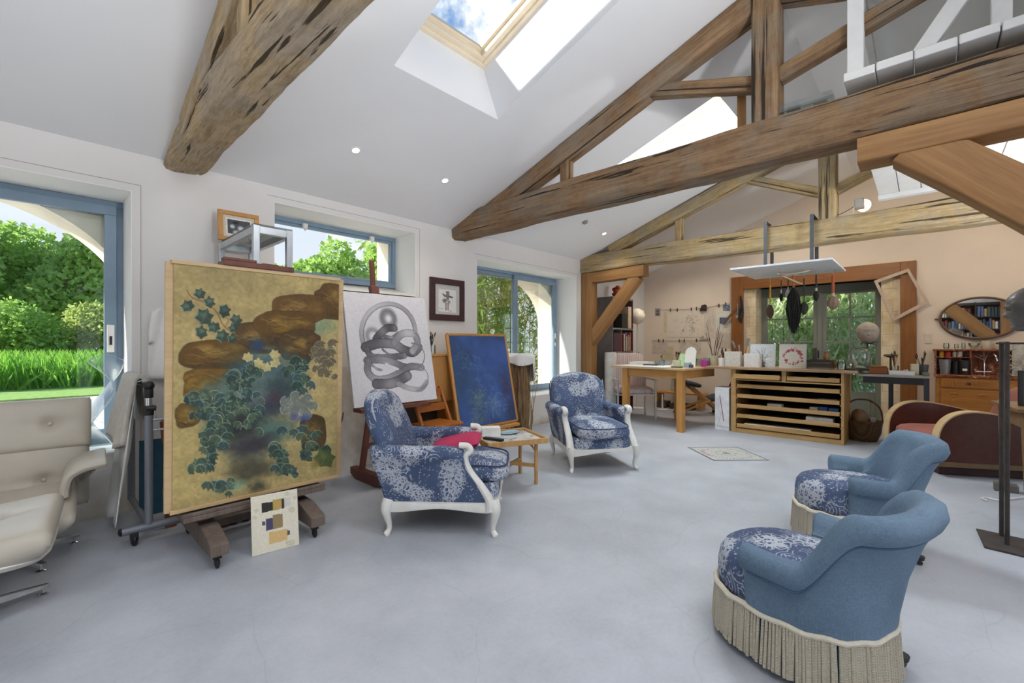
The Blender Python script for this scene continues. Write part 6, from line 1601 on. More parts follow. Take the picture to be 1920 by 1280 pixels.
P = Pic(40,40,'A87440',4); P.tone(10,.3)
for q in range(24):
    x,y = P.rg.rand(),P.rg.rand(); P.stroke([(x,y),(x+.1,y+.06),(x+.05,y+.18)],.03,'7A4E26',.6,.8)
card('swirl_picture','small swirly brown panel in a cream frame leaning on the low bench','framed picture',(8.46,3.42,.321),.26,.27,.02,'DDD2BC',R(-25),None,R(6))
t_ = bpy.data.objects['swirl_picture']; P.build('picture', t_, lambda u,v: tuple(Matrix.Rotation(R(6),4,'Y') @ Vector((-.002, lerp(.10,-.10,u), lerp(.24,.03,v)))))
card('grey_board','tall grey board leaning behind the cream framed panel','board',(8.60,3.58,.321),.26,.30,.015,'A9A6A0',R(-10),None,R(6))
loose('storage_box','dark flat box on the floor under the low bench','box',8.46,3.40,0,(.26,.40,.10),'463A34')
loose('storage_box','wide brown box under the low bench by the chair','box',8.48,3.80,0,(.26,.20,.12),'5A4A40')
tp('desk_lamp_base','small white round lamp foot on the floor behind the pink chair','lamp foot',(8.05,3.62,0),[(.10,0),(.10,.02),(.02,.035),(.012,.30),(.001,.30)],WHITE)

# ---- metal shelving with books, floor lamp, paper roll
t = thing('metal_shelving','grey metal shelving unit with books in the far corner','shelves',(7.29,4.195,0))
SHM = plain('grey shelf metal','83807F',.5,.3)
b = B(); b.bx(-.37,-.355,-.18,.18,0,2.08); b.build('side_panel', SHM, t)
b = B(); b.bx(.355,.37,-.18,.18,0,2.08); b.build('side_panel', plain('brown metal edge','5A4444',.5), t)
b = B(); b.bx(-.355,.355,.165,.18,0,2.06); b.build('back_panel', plain('pale back','8F8A86',.7), t)
for z in (.35,.72,1.08,1.50,2.05):
    b = B(); b.bx(-.355,.355,-.18,.165,z,z+.03); b.build('shelf', SHM, t, bevel=.002)
rg2 = random.Random(3); x = -.02
cols = ('7A3A34','C9BFA8','4A5A4A','8A6A8A','D0C4A0','3A4A5C','B08A5A','5A7A6A','9A4A4A','C8C0B4','2E2E34')
ords = ('first','second','third','fourth','fifth','sixth','seventh','eighth','ninth')
for k_ in range(9):
    w_ = rg2.uniform(.022,.036); h_ = rg2.uniform(.24,.36); c = cols[k_]
    o = thing('book','%s %s book from the shelf divider in the corner shelving'%(ords[k_],{'7A3A34':'red','C9BFA8':'cream','4A5A4A':'dark green','8A6A8A':'mauve','D0C4A0':'straw','3A4A5C':'navy','B08A5A':'tan','5A7A6A':'sea green','9A4A4A':'rust'}[c]),'book',(7.29+x,4.10,1.111),0,'books in the corner shelving')
    b = B(); b.bx(0,w_,-.10,.10,0,h_); b.build('cover', plain('cloth '+c,c,.7), o, bevel=.002)
    b = B(); b.bx(.002,w_-.002,-.096,.101,h_+.0005,h_+.001); b.build('pages', PAPER, o)
    x += w_+.003
b = B(); b.bx(-.05,-.03,-.17,.16,1.11,1.5); b.build('divider', SHM, t)
loose('file_box','dark plum file box filling the near bay of the corner shelving','file box',7.09,4.12,1.111,(.26,.22,.33),'4A2E38')
loose('file_box','black file box on the upper shelf of the corner shelving','file box',7.33,4.12,1.531,(.18,.22,.26),'26221F')
loose('file_box','pale tan box on the upper shelf beside the black file box','file box',7.53,4.12,1.531,(.12,.22,.40),'C4AA92')
loose('file_box','grey green box on the lower shelf of the corner shelving','file box',7.50,4.12,.751,(.16,.22,.28),'8A8A72')
b = B()
for k_ in range(9):
    a = k_*2.4; b.ell((math.cos(a)*.05,math.sin(a)*.04,.05+.018*k_),(.05,.05,.04),1,1,10,6)
tag(b.build('red_ornament', plain('brick red ornament','9A3A26',.7), None, smooth=True, ang=0, loc=(7.25,4.12,2.081)),'brick red lumpy ornament on top of the corner shelving','ornament')
t = thing('floor_lamp','slim white floor lamp with a round globe beside the corner shelving','lamp',(7.95,4.08,0))
b = B(); b.lathe([(.13,0),(.13,.015),(.012,.03),(.010,1.66),(.001,1.66)],20); b.build('stand', WHITE, t, smooth=True, ang=40)
b = B(); b.lathe([(.02,1.62),(.10,1.66),(.146,1.74),(.15,1.80),(.12,1.88),(.05,1.925),(.001,1.93)],28); b.build('globe_shade', plain('cream globe','EFE8D6',.25), t, smooth=True, ang=0)
b = B(); b.cyl((.025,0,1.08),(.025,0,1.64),.003,n=6); b.bx(.0,.055,-.02,.02,1.07,1.08); b.build('pull_switch', BLACK, t)
b = B(); b.lathe([(.095,0),(.10,.01),(.10,1.08),(.092,1.10),(.03,1.09),(.001,1.05)],24); tag(b.build('paper_roll', plain('white drum','D3D1CE',.5), None, smooth=True, ang=40, loc=(6.78,3.98,0)),'tall white roll standing between the wall post and the pink chair','roll')

# ---- things pinned and hung on the end wall
XW = XE-.0005
def pin(name,label,cat,y0,y1,z0,z1,pic,col='D8CDBE',group=None):
    t = thing(name,label,cat,(XW-.004,(y0+y1)/2,z0),0,group); w,h = y1-y0,z1-z0
    b = B(); b.bx(0,.003,-w/2,w/2,0,h); b.build('sheet', plain('sheet '+col,col,.8), t)
    if pic: pic.build('drawing', t, lambda u,v:(-.0012,lerp(w/2,-w/2,u),lerp(h,0,v)))
    return t
P = Pic(30,40,'B8AAA0',2); P.poly([(.1,.08),(.9,.08),(.9,.92),(.1,.92)],'8E8480'); P.blob(.5,.4,.2,.18,'4A4444',.9,.5); P.blob(.5,.75,.3,.2,'3A3434',.9,.5)
pin('framed_photograph','tiny dark-framed portrait photograph alone on the end wall','framed picture',4.02,4.14,1.82,1.985,P,'3A3434')
P = Pic(110,80,'D9CFC0',3)
for q in range(30): 
    x,y = .68+P.rg.normal()*.09,.35+P.rg.normal()*.11; P.blob(x,y,P.rg.uniform(.02,.06),P.rg.uniform(.015,.035),'7A736A',.35,.8,P.rg.uniform(-.6,.3),.3)
for q in range(24):
    x,y = .72+P.rg.normal()*.05,.7+P.rg.normal()*.09; P.blob(x,y,.03,.02,'6A645C',.35,.8,.8,.3)
for pts in ([(.2,.4),(.27,.34),(.35,.36)],[(.25,.42),(.32,.38)],[(.45,.75),(.52,.62),(.6,.5),(.66,.42)],[(.4,.88),(.46,.78),(.5,.7)]): P.stroke(pts,.012,'77706A',.6,.8)
P.blob(.47,.76,.03,.04,'5A554E',.6,.7); P.tone(14,.03)
pin('large_drawing','large cream sheet with a faint grey pencil drawing pinned to the end wall','drawing',3.17,3.88,1.38,1.915,P,'D9CFC0')
pin('drawing_paper','yellowish sheet showing behind the edge of the large drawing','paper',3.62,3.95,1.48,1.90,None,'CDBFA0')
P = sketch(7,'D2C6B8',('8A8078','6A625A','A49A90'),70,50,90); 
pin('ink_study','narrow busy ink study of flowers between large drawing and blue photographs','drawing',2.93,3.14,1.35,1.93,P,'D2C6B8')
pin('drawing_paper','pale mint sheet carrying the lower blue photograph','paper',2.63,2.92,1.50,1.85,None,'D2D2C8')
pin('drawing_paper','plain grey sheet hanging under the mint sheet','paper',2.66,2.90,1.16,1.46,None,'C4B8AC')
P = Pic(30,30,'6A7890',5); P.tone(5,.4); pin('postcard','upper blue landscape photograph near the door post','photograph',2.67,2.79,1.87,1.98,P,'6A7890')
o = bpy.data.objects['postcard']; o.location.x -= .004
P = Pic(30,30,'4E5C80',6); P.tone(4,.5); o = pin('postcard','lower dark blue photograph pinned on the mint sheet','photograph',2.73,2.85,1.63,1.74,P,'4E5C80'); o.location.x -= .006
P = sketch(8,'CABDB0',('9A8E84','7A7068'),14,50,40); pin('ink_study','faint wide study pinned low in the corner of the end wall','drawing',3.86,4.20,1.04,1.29,P,'CABDB0')
P = sketch(9,'CFC3B4',('8A7E74','6A6058'),30,60,50); pin('ink_study','sketch sheet pinned low beneath the large drawing','drawing',3.20,3.62,1.05,1.30,P,'CFC3B4')
pin('drawing_paper','small yellow sheet standing against the wall behind the table','paper',3.74,3.98,.92,1.20,None,'CDBF9C')
pin('drawing_paper','small grey slip hanging under the right corner of the large drawing','paper',3.02,3.22,1.29,1.40,None,'A79C92')
b = B(); b.tube([(XW-.015,4.0,1.945),(XW-.015,3.5,1.925),(XW-.015,3.1,1.945),(XW-.015,2.66,2.0)],.003,5); b.tube([(XW-.012,4.2,1.31),(XW-.012,3.6,1.305),(XW-.012,3.1,1.32)],.003,5)
tag(b.build('twine', plain('grey cord','6A625C',.8), None),'thin cord strung across the end wall holding the drawings','cord')
for y,z in ((3.80,1.935),(3.66,1.93),(3.38,1.93),(3.28,1.935),(3.12,1.945),(2.86,1.97),(2.74,1.99),(4.05,1.31),(3.95,1.31),(3.62,1.305),(3.52,1.31),(3.28,1.315)):
    b = B(); b.bx(-.012,.004,-.008,.008,-.035,.03); b.bx(-.016,-.008,-.005,.005,-.03,.034); tag(b.build('clothes_peg', plain('dark peg','4A3E36',.7), None, loc=(XW-.014,y,z)),'dark peg clipped on the cord of drawings on the end wall','peg','pegs on the drawing cord')
b = B(); rg2 = random.Random(8)
for k_ in range(20):
    b.ell((rg2.uniform(-.02,.01),rg2.uniform(-.05,.05),rg2.uniform(-.05,.05)),(.015,.022,.022),1,1,8,6)
tag(b.build('dried_flower', plain('dark dried petals','3E3630',.9), None, smooth=True, ang=0, loc=(XW-.04,3.14,1.935)),'dark dried flower head tied on the cord beside the large drawing','dried flower')
# tools on the left door post
b = B(); b.cyl((0,0,0),(0,0,.26),.010); b.bx(-.01,.01,-.03,.03,.0,.05); tag(b.build('hand_tool', STEEL, None, loc=(XE-.062,2.52,1.72)),'pale metal hand tool hanging on the left door post','tool')
b = B(); b.tube(crv([(0,0,.50),(0,-.015,.3),(.0,.02,.12),(0,-.02,0)],5),[.012,.014,.02,.02,.016,.02,.024,.022,.018,.02,.016,.02,.018,.016,.012,.008],8); b.tube(crv([(-.01,-.03,.42),(-.01,-.05,.2),(-.01,-.03,.05)],5),.012,6); tag(b.build('hand_tool', BLACK, None, smooth=True, loc=(XE-.072,2.47,1.62)),'bunch of black iron tools hanging on the left door post','tool')
b = B(); b.M = TR((0,0,0)) @ Matrix.Rotation(R(38),4,'X'); b.bx(0,.012,-.02,.02,-.28,.10); tag(b.build('wooden_square', plain('brown set square','6A4A34',.6), None, loc=(XE-.063,2.60,1.83)),'slanting brown wooden rule on the left door post','ruler')
# light switch, tilted empty frame, oval mirror
t = thing('light_switch','double white light switch plate on the end wall beside the door','switch',(XE-.002,-.03,1.25))
b = B(); b.bx(-.010,.0,-.04,.04,0,.155); b.build('plate', plain('cream plastic','D8CCBA',.4), t, bevel=.004)
for z in (.045,.11):
    b = B(); b.bx(-.016,-.0105,-.02,.02,z-.02,z+.02); b.build('rocker', plain('cream plastic','D8CCBA',.4), t, bevel=.003)
b = B(); yz = [(.58,2.21),(.18,2.355),(-.04,1.835),(.35,1.58)]
cy, cz = sum(p[0] for p in yz)/4, sum(p[1] for p in yz)/4
inn = [(cy+(y-cy)*.83, cz+(z-cz)*.85) for y,z in yz]
for i in range(4):
    j = (i+1)%4; b.prism([yz[i],yz[j],inn[j],inn[i]], -.012, .018, lambda y,z,x:(x,y-cy,z-cz))
tag(b.build('empty_frame', plain('raw greyish frame','BBA898',.7), None, bevel=.003, loc=(8.765,cy,cz)),'empty square picture frame hung tilted over the right door post','picture frame')
t = thing('oval_mirror','oval mirror with a bronze brown frame above the marble sink cabinet','mirror',(XE-.03,-.545,1.60))
b = B(); rg_=[]
for k_ in range(56):
    a = 2*PI*k_/56; rg_.append([(x_, (.40+o)*math.cos(a), (.29+o)*math.sin(a)) for x_,o in ((.025,-.028),(-.005,-.026),(-.020,-.012),(-.012,.004),(.025,.006))])
b.loft(rg_,closed=True); b.build('frame', plain('bronze brown frame','6E5848',.45,.3), t, smooth=True, ang=50)
b = B(); b.prism([(.375*math.cos(2*PI*k_/56),.265*math.sin(2*PI*k_/56)) for k_ in range(56)],-.002,.004,lambda y,z,x:(x,y,z)); b.build('mirror_glass', plain('silvered glass','E8E8E6',.02,1,0), t)
b = B(); b.ell((0,.425,0),(.012,.025,.014)); b.build('finial', plain('bronze brown frame','6E5848',.45,.3), t, smooth=True)

# ---- marble topped sink cabinet
n = NT('red brown marble'); co = n.coord(); f = n.noise(co,6,9,.68,1.6); g = n.noise(co,22,6,.7,2.2)
k_ = n.math('ADD', n.math('MULTIPLY', f,.6), n.math('MULTIPLY', g,.4))
MARBLE = n.fin(n.ramp(k_,[(.36,hexc('3E1E18')),(.46,hexc('7A3E28')),(.55,hexc('9A5E40')),(.60,hexc('D8C4AE')),(.64,hexc('8A4A34'))]),.2)
OAKCAB = wood('golden oak cabinet','8A5520','B77C36',1,2.6,.4,.15)
t = thing('sink_cabinet','golden oak sink cabinet with red marble top and splashback on the end wall','cabinet',(8.60,-.75,0))
b = B(); b.bx(-.235,.24,-.62,.645,.06,.80); b.build('carcass', OAKCAB, t, bevel=.004)
b = B(); b.bx(-.20,.24,-.60,.62,0,.06); b.build('plinth', plain('dark oak plinth','5A3A1C',.6), t)
b = B(); b.bx(-.262,.245,-.645,.665,.80,.832); b.build('marble_top', MARBLE, t, bevel=.005)
b = B(); b.bx(.20,.245,-.645,.655,.832,1.15); b.build('splashback', MARBLE, t, bevel=.003)
b = B(); b.bx(.03,.245,-.655,.675,1.15,1.172); b.build('marble_shelf', MARBLE, t, bevel=.004)
b = B(); b.bx(.03,.20,.30,.655,1.055,1.068); b.build('niche_shelf', MARBLE, t, bevel=.003)
for y in (.30,.645):
    b = B(); b.bx(.03,.20,y-.01,y+.01,.832,1.15); b.build('bracket', MARBLE, t, bevel=.003)
for y0,y1 in ((.06,.60),(-.58,-.02)):
    b = B(); b.bx(-.252,-.236,y0,y1,.665,.785); d = b.build('drawer', OAKCAB, t, bevel=.006)
    c = B()
    for q in range(15): 
        yy = lerp(y0+.05,y1-.05,q/14); c.bx(-.258,-.2525,yy-.010,yy+.010,.695,.755)
    c.build('carved_flutes', OAKCAB, d, bevel=.002)
    c = B(); c.lathe([(.012,0),(.018,.012),(.012,.02),(.001,.022)],12); c.v = [(-.259-z,(y0+y1)/2+x,.725+y) for x,y,z in c.v]; c.build('knob', RUST, d, smooth=True)
    b = B(); b.bx(-.250,-.236,y0,y1,.09,.64); d = b.build('door', OAKCAB, t, bevel=.006)
    c = B(); hw = (y1-y0)/2-.09; cy_ = (y0+y1)/2
    pts2 = [(cy_-hw,.17),(cy_+hw,.17)]+[(cy_+hw*math.cos(PI*q/10),.47+.07*math.sin(PI*q/10)) for q in range(11)]
    c.prism(pts2,-.262,-.2505,lambda y,z,x:(x,y,z)); c.build('raised_panel', OAKCAB, d, bevel=.008)
    c = B()
    for s_ in (-1,1):
        for q in range(3): c.ell((-.253,cy_+s_*(hw*.9-q*.03),.59-.008*abs(q-1)),(.008,.02,.012),1,1,8,6)
    c.build('carved_motif', OAKCAB, d, smooth=True)
b = B(); b.lathe([(.15,.833),(.16,.840),(.15,.842),(.13,.835),(.001,.8335)],28,(-.03,-.12,0)); b.build('basin_rim', MARBLE, t, smooth=True)
b = B(); x_,y_ = .13,.17
b.tube(crv([(x_,y_,.835),(x_,y_,.90),(x_,y_,1.05)],3),.011,10); b.tube(crv([(x_,y_,.99),(x_-.01,y_-.02,1.07),(x_-.05,y_-.05,1.12),(x_-.12,y_-.09,1.10),(x_-.15,y_-.11,1.02)],5),.010,10); b.cyl((x_,y_,1.03),(x_,y_+.10,1.09),.008); b.cyl((x_,y_-.085,.87),(x_,y_+.085,.87),.012)
for s_ in (-1,1): b.lathe([(.012,.86),(.022,.885),(.022,.90),(.001,.905)],12,(x_,y_+s_*.085,0))
b.build('tap', CHROME, t, smooth=True)
def tumbler(y,c,lab,r=.028,h=.075): 
    return tp('tumbler',lab,'cup',(8.71,y,1.069),[(r*.85,0),(r,h*.2),(r*1.0,h*.8),(r*.8,h),(r*.7,h),(r*.8,.01),(.001,.01)],plain('tumbler '+c,c,.35))
tumbler(-.165,'D9A01E','yellow cup on the narrow marble shelf over the sink'); tumbler(-.232,'C23A26','red cup on the narrow marble shelf over the sink',.032); tumbler(-.295,'BDB9B0','silver glass cup on the narrow marble shelf',.022,.07); tumbler(-.348,'DDD2C4','white cup at the end of the narrow marble shelf',.027)
tp('zinc_bucket','galvanised bucket under the narrow marble shelf','bucket',(8.60,-.20,.833),[(.048,0),(.062,.20),(.066,.20),(.058,.20),(.044,.01),(.001,.01)],plain('galvanised zinc','8F9296',.45,.6,.15,25))
tp('black_canister','narrow black canister beside the galvanised bucket','canister',(8.62,-.305,.833),[(.036,0),(.036,.17),(.03,.175),(.03,.01),(.001,.01)],BLACK)
t = thing('black_canister','wide black canister with a small white label over the sink','canister',(8.60,-.39,.833))
b = B(); b.lathe([(.055,0),(.058,.02),(.058,.18),(.055,.19),(.001,.19)],24); b.build('body', BLACK, t, smooth=True, ang=40)
b = B(); b.M = Matrix.Rotation(R(180),4,'Z'); b.grid(lambda u,v:(.0592*math.cos((u-.5)*.8),.0592*math.sin((u-.5)*.8),.05+.03*v),8,1); b.build('label', PAPER, t)
for y,r_,h_,l in ((-.215,.034,.085,'rounded clear glass at the end of the marble shelf over the sink'),(-.315,.024,.075,'small stemmed clear glass on the marble shelf'),(-.385,.022,.095,'tall thin clear glass on the marble shelf')):
    tp('drinking_glass',l,'glass',(8.73,y,1.173),[(r_*.7,0),(r_,h_*.4),(r_*.8,h_),(r_*.74,h_),(r_*.92,h_*.4),(r_*.6,.008),(.001,.008)],JARGL)
tp('glass_dish','shallow clear dish on the marble shelf below the mirror','dish',(8.73,-.485,1.173),[(.03,0),(.055,.06),(.06,.085),(.055,.085),(.05,.06),(.001,.01)],JARGL)
tp('bowl','tall cream bowl on the marble shelf below the mirror','bowl',(8.73,-.60,1.173),[(.04,0),(.052,.03),(.054,.115),(.048,.115),(.046,.03),(.001,.012)],plain('cream ceramic','CFC2AC',.4))
tp('bowl','lower cream bowl beside the tall one on the marble shelf','bowl',(8.73,-.712,1.173),[(.035,0),(.05,.03),(.05,.085),(.045,.085),(.044,.03),(.001,.012)],plain('cream ceramic','CFC2AC',.4))
# iron scroll grille with a patterned tile panel leaning on the sink top
t = thing('scroll_grille','pale wrought iron scroll grille standing on the sink cabinet','grille',(8.47,-1.02,.833))
b = B()
for y0 in (-.18,-.06,.06,.18):
    for z0 in (.06,.18,.30):
        b.tube([(0,y0+.058*math.cos(2*PI*q/18),z0+.058*math.sin(2*PI*q/18)) for q in range(18)],.005,5,True)
        b.tube([(0,y0+.03*math.cos(2*PI*q/12),z0+.03*math.sin(2*PI*q/12)) for q in range(12)],.004,5,True)
b.tube([(0,-.25,0),(0,.25,0),(0,.25,.37),(0,-.25,.37)],.007,6,True); b.build('ironwork', plain('cream painted iron','C9BD9E',.6), t)
P = Pic(50,40,'A9B0B4',14); P.tone(6,.3)
for q in range(60): P.blob(P.rg.rand(),P.rg.rand(),.03,.03,('6A7E92','D8D6CE','4A5A66','C8BEA8')[q%4],.7,.5)
card('tile_panel','blue and white patterned tile panel behind the scroll grille','panel',(8.60,-1.05,.833),.46,.42,.02,'BFC4C6',0,P)

# ---- red lacquered things: bronze head on its steel stand, small table at the picture edge
t = thing('bust_stand','rusted steel plate and two thin rods carrying the bronze head','stand',(4.12,-.42,0))
b = B(); b.prism([(.19,.17),(-.16,.155),(-.20,-.20),(.15,-.20)],0,.012); b.build('base_plate', RUST, t, bevel=.002)
for x,y in ((.13,.06),(-.03,.05)):
    b = B(); b.cyl((x,y,.012),(x,y,1.262),.0115,n=12); b.build('rod', RUST, t, smooth=True)
b = B(); b.cyl((.13,.085,1.252),(.05,-.24,1.252),.006,n=8); b.cyl((-.03,.05,1.257),(.13,.06,1.257),.006,n=8); b.build('cross_rod', RUST, t, smooth=True)
b = B(); b.M = TR((0,0,.145)) @ Matrix.Rotation(R(178),4,'Z') @ Matrix.Rotation(R(6),4,'X'); head_mesh(b,.125,True,False,1.05,1.2)
tag(b.build('bronze_head', BRONZE, None, smooth=True, ang=0, loc=(4.08,-.47,1.315)),'dark bronze male head in profile on top of the two-rod steel stand','sculpture')
t = thing('small_table','small old brown table with tapered legs behind the bronze head stand','table',(5.42,-.86,0),R(8))
OLDT = wood('old brown table','5E452E','8E6C48',1,3,.55,.2)
b = B(); b.bx(-.33,.33,-.42,.40,.73,.757); b.build('tabletop', OLDT, t, bevel=.004)
for x in (-.27,.27):
    for y in (-.35,.33):
        b = B(); b.loft([[(x-w_,y-w_,z),(x+w_,y-w_,z),(x+w_,y+w_,z),(x-w_,y+w_,z)] for z,w_ in ((0,.018),(.58,.032),(.73,.034))]); b.build('leg', OLDT, t, bevel=.003)
for a,c,d,e in ((-.285,-.265,-.32,.30),(.265,.285,-.32,.30),(-.24,.24,-.365,-.345),(-.24,.24,.325,.345)):
    b = B(); b.bx(a,c,d,e,.60,.73); b.build('apron_rail', OLDT, t, bevel=.003)
t = thing('slate_frame','dark grey framed slab standing on the small brown table','frame',(5.36,-.66,.758),R(14))
b = B(); b.bx(-.012,.012,-.20,.10,0,.26); b.build('slab', plain('dark grey mesh','4A4E52',.6,0,.3,60), t)
for y0,y1,z0,z1 in ((-.22,-.20,0,.28),(.10,.12,0,.28),(-.20,.10,.26,.28),(-.20,.10,0,.018)):
    b = B(); b.bx(-.016,.016,y0,y1,z0,z1); b.build('frame_bar', BLACK, t)
b = B(); b.tube(crv([(5.13,-.36,.01),(5.18,-.33,.012),(5.22,-.37,.012),(5.20,-.42,.012),(5.26,-.46,.012),(5.5,-.62,.012)],5),.006,6); tag(b.build('cable', WHITE, None, smooth=True),'loose white cable curling on the floor by the small brown table','cable')
loose('plug_block','grey plug block lying on the floor behind the small brown table','plug',5.62,-.50,0,(.10,.14,.06),'6A665F')

# ---- brush shelf hung from the pale truss
t = thing('hanging_shelf','white board hung by steel straps from the pale truss over the work top','shelf',(6.57,1.28,2.19))
b = B(); b.bx(-.57,.56,-.53,.53,-.012,.010); b.build('board', plain('white gloss board','D9DDE2',.35), t, bevel=.002)
for y in (.225,-.275):
    b = B(); 
    for x in (-.165,.165): b.bx(x-.004,x+.004,y-.020,y+.020,.010,.615)
    b.bx(-.169,.169,y-.020,y+.020,.615,.623); b.build('strap', plain('steel strap','6E737A',.35,.8), t)
b = B(); b.tube(crv([(.25,.05,-.012),(.05,.12,-.05),(.0,.02,-.06),(.02,-.16,-.04),(.12,-.20,-.012)],5),.010,7); b.tube(crv([(.0,.13,-.03),(.18,-.02,-.12),(.30,-.10,-.16)],5),.009,7)
tag(b.build('bent_handle', plain('pale bent wood','C9B69E',.6), None, smooth=True, loc=(6.57,1.28,2.19)),'bent pale wooden handle fixed under the hanging white board','handle')
def hang_brush(y, ztop, zhand, zfer, zbot, rh, rb, hc, bc, label, x=6.80, mid=None):
    """brush hung by a loop from the board"""
    o = thing('hanging_brush', label, 'brush', (x,y,zbot), 0, None); L = lambda z: z-zbot
    b = B(); b.tube([(0,0,L(2.177)),(0,0,L(ztop))],.002,5); b.build('loop_cord', plain('pale cord','B9AE9C',.9), o)
    b = B(); b.tube([(0,0,L(ztop)),(0,0,L(lerp(ztop,zhand,.5))),(0,0,L(zhand))],[rh*.8,rh,rh*.9],10); b.build('handle', plain('hb '+hc,hc,.4), o, smooth=True)
    b = B(); b.tube([(0,0,L(zhand)),(0,0,L(zfer))],[rh*1.1,rh*1.5],10); b.build('ferrule', plain('hb '+(mid or 'B9B4A8'),mid or 'B9B4A8',.5), o, smooth=True)
    b = B(); h_ = zfer-zbot; pr = [rh*1.3,rb*.85,rb,rb*.9,rb*.45,.002]
    rings=[]; rg3 = random.Random(int(y*1000))
    for i,q in enumerate((0,.2,.45,.7,.9,1)): rings.append([((pr[i]*(1+.12*math.sin(j*2.4+i)))*math.cos(2*PI*j/18),(pr[i]*(1+.12*math.sin(j*2.4+i)))*math.sin(2*PI*j/18),L(zfer-h_*q)) for j in range(18)])
    b.loft(rings); b.build('bristles', plain('hb '+bc,bc,.85,0,.3,60,.4), o, smooth=True)
hang_brush(1.54,2.04,1.80,1.77,1.58,.012,.042,'C9971E','5A4236','hanging brush with a mustard yellow handle under the white board')
hang_brush(1.41,2.10,1.97,1.92,1.81,.007,.020,'2A2624','1E2420','smallest dark hanging brush next to the yellow-handled one',mid='C8C0B0')
hang_brush(1.33,2.12,2.00,1.97,1.83,.006,.030,'2A2A28','C9C7C2','hanging brush with a short white tuft before the long black tassel')
hang_brush(1.15,2.10,1.84,1.79,1.62,.008,.044,'2A2E2A','3E4232','flat olive-tipped hanging brush behind the black tassel',mid='6E6A4A')
hang_brush(1.02,2.13,1.96,1.92,1.79,.010,.030,'2C2622','2A2C28','dark hanging brush with a pale ferrule near the orange one',mid='C0BAA8')
hang_brush(.845,2.11,1.88,1.84,1.67,.016,.062,'B4532A','9A8270','hanging brush with a fat orange handle and a wide fan tuft',mid='C4B29A')
o = thing('horsehair_tassel','long thick black horsehair brush hanging from the white board','brush',(6.78,1.265,1.37))
b = B(); b.tube([(0,0,.80),(0,0,.60)],[.008,.014],8); b.build('handle', plain('hb A4663C','A4663C',.5), o, smooth=True)
b = B(); rg3 = random.Random(2)
for k_ in range(300):
    a = rg3.uniform(0,6.28); q = math.sqrt(rg3.random()); rr = .086*q*rg3.uniform(.85,1.1); a2 = a+rg3.uniform(-.5,.5)
    zb_ = .0+.34*rg3.random()*q
    b.tube([(0,0,.63),(math.cos(a)*rr*.75,math.sin(a)*rr*.75,.50),(math.cos(a2)*rr,math.sin(a2)*rr,.32),(math.cos(a2)*rr*.55,math.sin(a2)*rr*.55,zb_)],[.006,.0065,.006,.0015],4)
b.build('hair', plain('black horsehair','14160F',.6,0,.2), o, smooth=True)
# flood lamp sitting on the pale truss
t = thing('flood_lamp','lit halogen flood lamp clamped on top of the pale truss','lamp',(6.55,.56,2.79))
b = B(); b.bx(-.05,.05,-.045,.045,.02,.12); b.v = [(x*(1 if z > .03 else .6),y,z+.02*(x < 0)) for x,y,z in b.v]; b.build('housing', plain('grey lamp housing','A9A49A',.5), t, bevel=.008)
b = B(); b.M = TR((.058,-.03,.075)) @ Matrix.Rotation(R(80),4,'Y'); b.lathe([(.001,0),(.062,.0),(.070,.012),(.001,.012)],24); b.build('lens', emit('lit flood lens','FFE3B0',7), t)
for y in (-.06,.06):
    b = B(); b.bx(-.006,.006,y-.004,y+.004,-.03,.08); b.build('bracket', WHITE, t)
b = B(); b.tube(crv([(-.02,.05,.06),(-.03,.12,.02),(-.02,.20,-.01)],5),.004,6); b.build('cord', BLACK, t)
light('flood_beam','SPOT',(6.72,.52,2.86),42,(1,.84,.62),(8.85,-.3,2.1),spot_size=R(150),spot_blend=.8,shadow_soft_size=.06)
# smoke detector, clear box on the dark truss, dark ceiling fitting
p = ML @ Vector((5.35,(YW-3.55)/math.cos(PIT),0)); t = thing('smoke_detector','small grey sensor on the ceiling slope next to the far downlight','sensor'); t.matrix_world = ML @ TR((5.35,(YW-3.55)/math.cos(PIT),0))
b = B(); b.lathe([(.001,-.03),(.03,-.028),(.038,-.012),(.04,0),(.001,0)],20); b.build('body', plain('grey plastic','8A8A88',.5), t, smooth=True)
b = B(); b.bx(-.09,.09,-.16,.16,0,.05); tag(b.build('clear_box', JARGL, None, loc=(3.74,.62,2.905)),'clear plastic box lying on top of the dark tie beam','box')
b = B(); b.bx(-.02,.02,-.03,.03,0,.33); tag(b.build('loose_stick', OAKZ, None, loc=(3.80,1.06,2.89), rz=R(10)),'short loose wooden batten standing against the king post of the dark truss','batten')
# mosaic set in the floor
P = Pic(150,150,'AFAFAB',21)
for k_ in range(40):
    for q in range(40):
        if P.rg.rand() < .8: P.blob((k_+.5)/40,(q+.5)/40,.009,.009,('C4C3BD','B8B6B0','A4A4A0','8E8F8D')[P.rg.randint(4)],.9,.3)
def ringm(r0,r1,c,a0=0,a1=360,n_=44):
    for a in np.linspace(a0,a1,n_):
        if P.rg.rand() < .85:
            r_ = P.rg.uniform(r0,r1); P.blob(.5+r_*math.cos(R(a)),.5+r_*math.sin(R(a)),.013,.013,c,.9,.4)
for q in range(3): ringm(.36,.42,'5E6062'); ringm(.15,.18,'6A6A66',n_=24); ringm(0,.07,'5E6062',n_=20)
ringm(.24,.26,'9A9C8A',n_=20); ringm(.36,.43,'B06468',150,215,30); ringm(.36,.43,'B06468',150,215,30)
for i in range(4):
    p_ = [(.02,.02),(.98,.02),(.98,.98),(.02,.98),(.02,.02)]; P.stroke([p_[i],p_[i+1]],.03,'54565A',.95,.3)
t = thing('floor_mosaic','square stone mosaic with a ring motif set in the concrete floor','mosaic',(5.365,1.66,.0005),0)
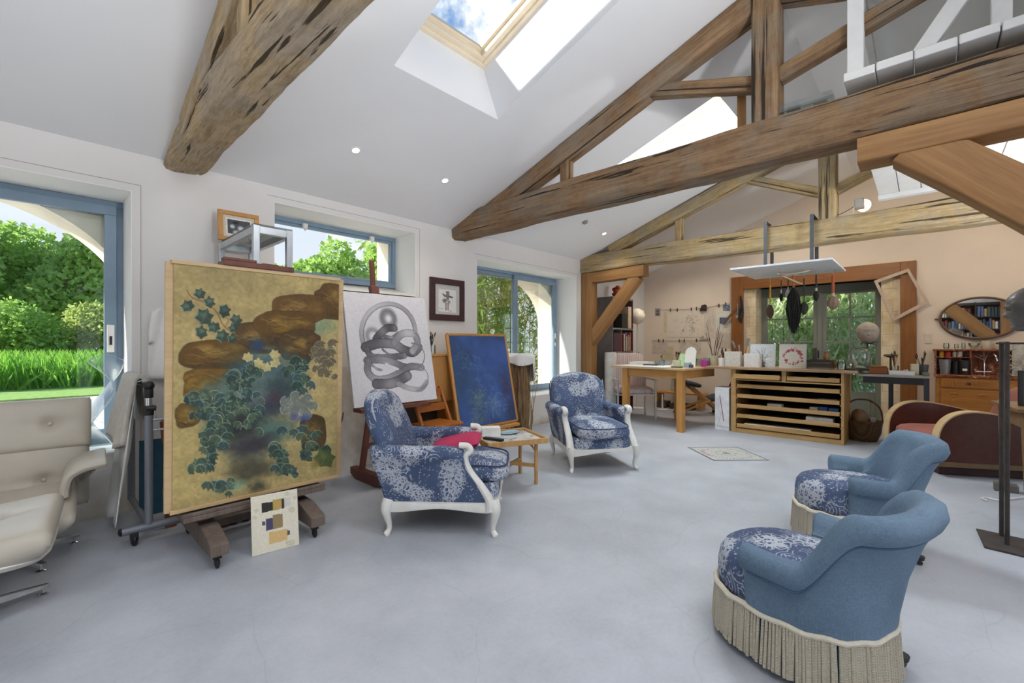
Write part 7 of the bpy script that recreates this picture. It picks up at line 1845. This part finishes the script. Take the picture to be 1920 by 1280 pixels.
c0,c1,c2,c3 = [Vector((x-5.365,y-1.66,.003)) for x,y in ((5.37,2.10),(5.79,1.66),(5.37,1.22),(4.95,1.66))]
P.build('tesserae', t, lambda u,v: tuple((c0*(1-u)+c1*u)*(1-v)+(c3*(1-u)+c2*u)*v), )
b = B(); b.add([tuple(c-Vector((0,0,.0025))) for c in (c0,c1,c2,c3)]+[tuple(c-Vector((0,0,.0004))) for c in (c0,c1,c2,c3)],[(0,1,5,4),(1,2,6,5),(2,3,7,6),(3,0,4,7),(0,3,2,1),(4,5,6,7)]); b.build('bed', plain('mortar','8A8B8B',.9), t)
# ---- room behind the viewer, seen only in the mirror: stair and bookshelf
t = thing('staircase','open wooden stair behind the viewer showing in the oval mirror','stairs',(-.6,-1.75,0))
for s_ in (0,.8):
    b = B(); b.bar((-.8,-s_,.1),(1.4,-s_,2.2),.05,.24); b.build('stringer', OAKNEW, t)
for k_ in range(8):
    b = B(); x = -.62+k_*.255; z = .26+k_*.225; b.bx(x-.12,x+.12,-.775,-.025,z,z+.03); b.build('tread', OAKNEW, t)

t = thing('bookcase','dark bookcase against the wall behind the viewer showing in the oval mirror','bookcase',(XB+.17,-1.2,0))
DKW = plain('dark stained shelf','3A2A20',.5)
for y in (-1.45,0,1.45):
    b = B(); b.bx(-.165,.165,y-.015,y+.015,0,2.6); b.build('upright', DKW, t)
for z in (.1,.5,.9,1.3,1.7,2.1,2.5):
    b = B(); b.bx(-.165,.165,-1.43,1.43,z,z+.03); b.build('shelf', DKW, t)
b = B(); b.bx(-.168,-.155,-1.43,1.43,0,2.6); b.build('back_panel', DKW, t)
rg2 = random.Random(15)
for z in (1.331,1.731,2.131):
    y = -1.40
    while y < 1.30:
        w_ = rg2.uniform(.03,.06); c = rg2.choice(('7A3A34','C9BFA8','4A5A4A','3A4A5C','B08A5A','2E2E34','D8D2C4','5A6A8A'))
        if abs(y) > .07:
            b = B(); b.bx(-.12,.12,0,w_,0,rg2.uniform(.22,.34)); tag(b.build('book', plain('cloth '+c,c,.7), None, loc=(XB+.18,y-1.2,z)),'book on a shelf of the dark bookcase seen in the oval mirror','book','books in the mirrored bookcase')
        y += w_+.025
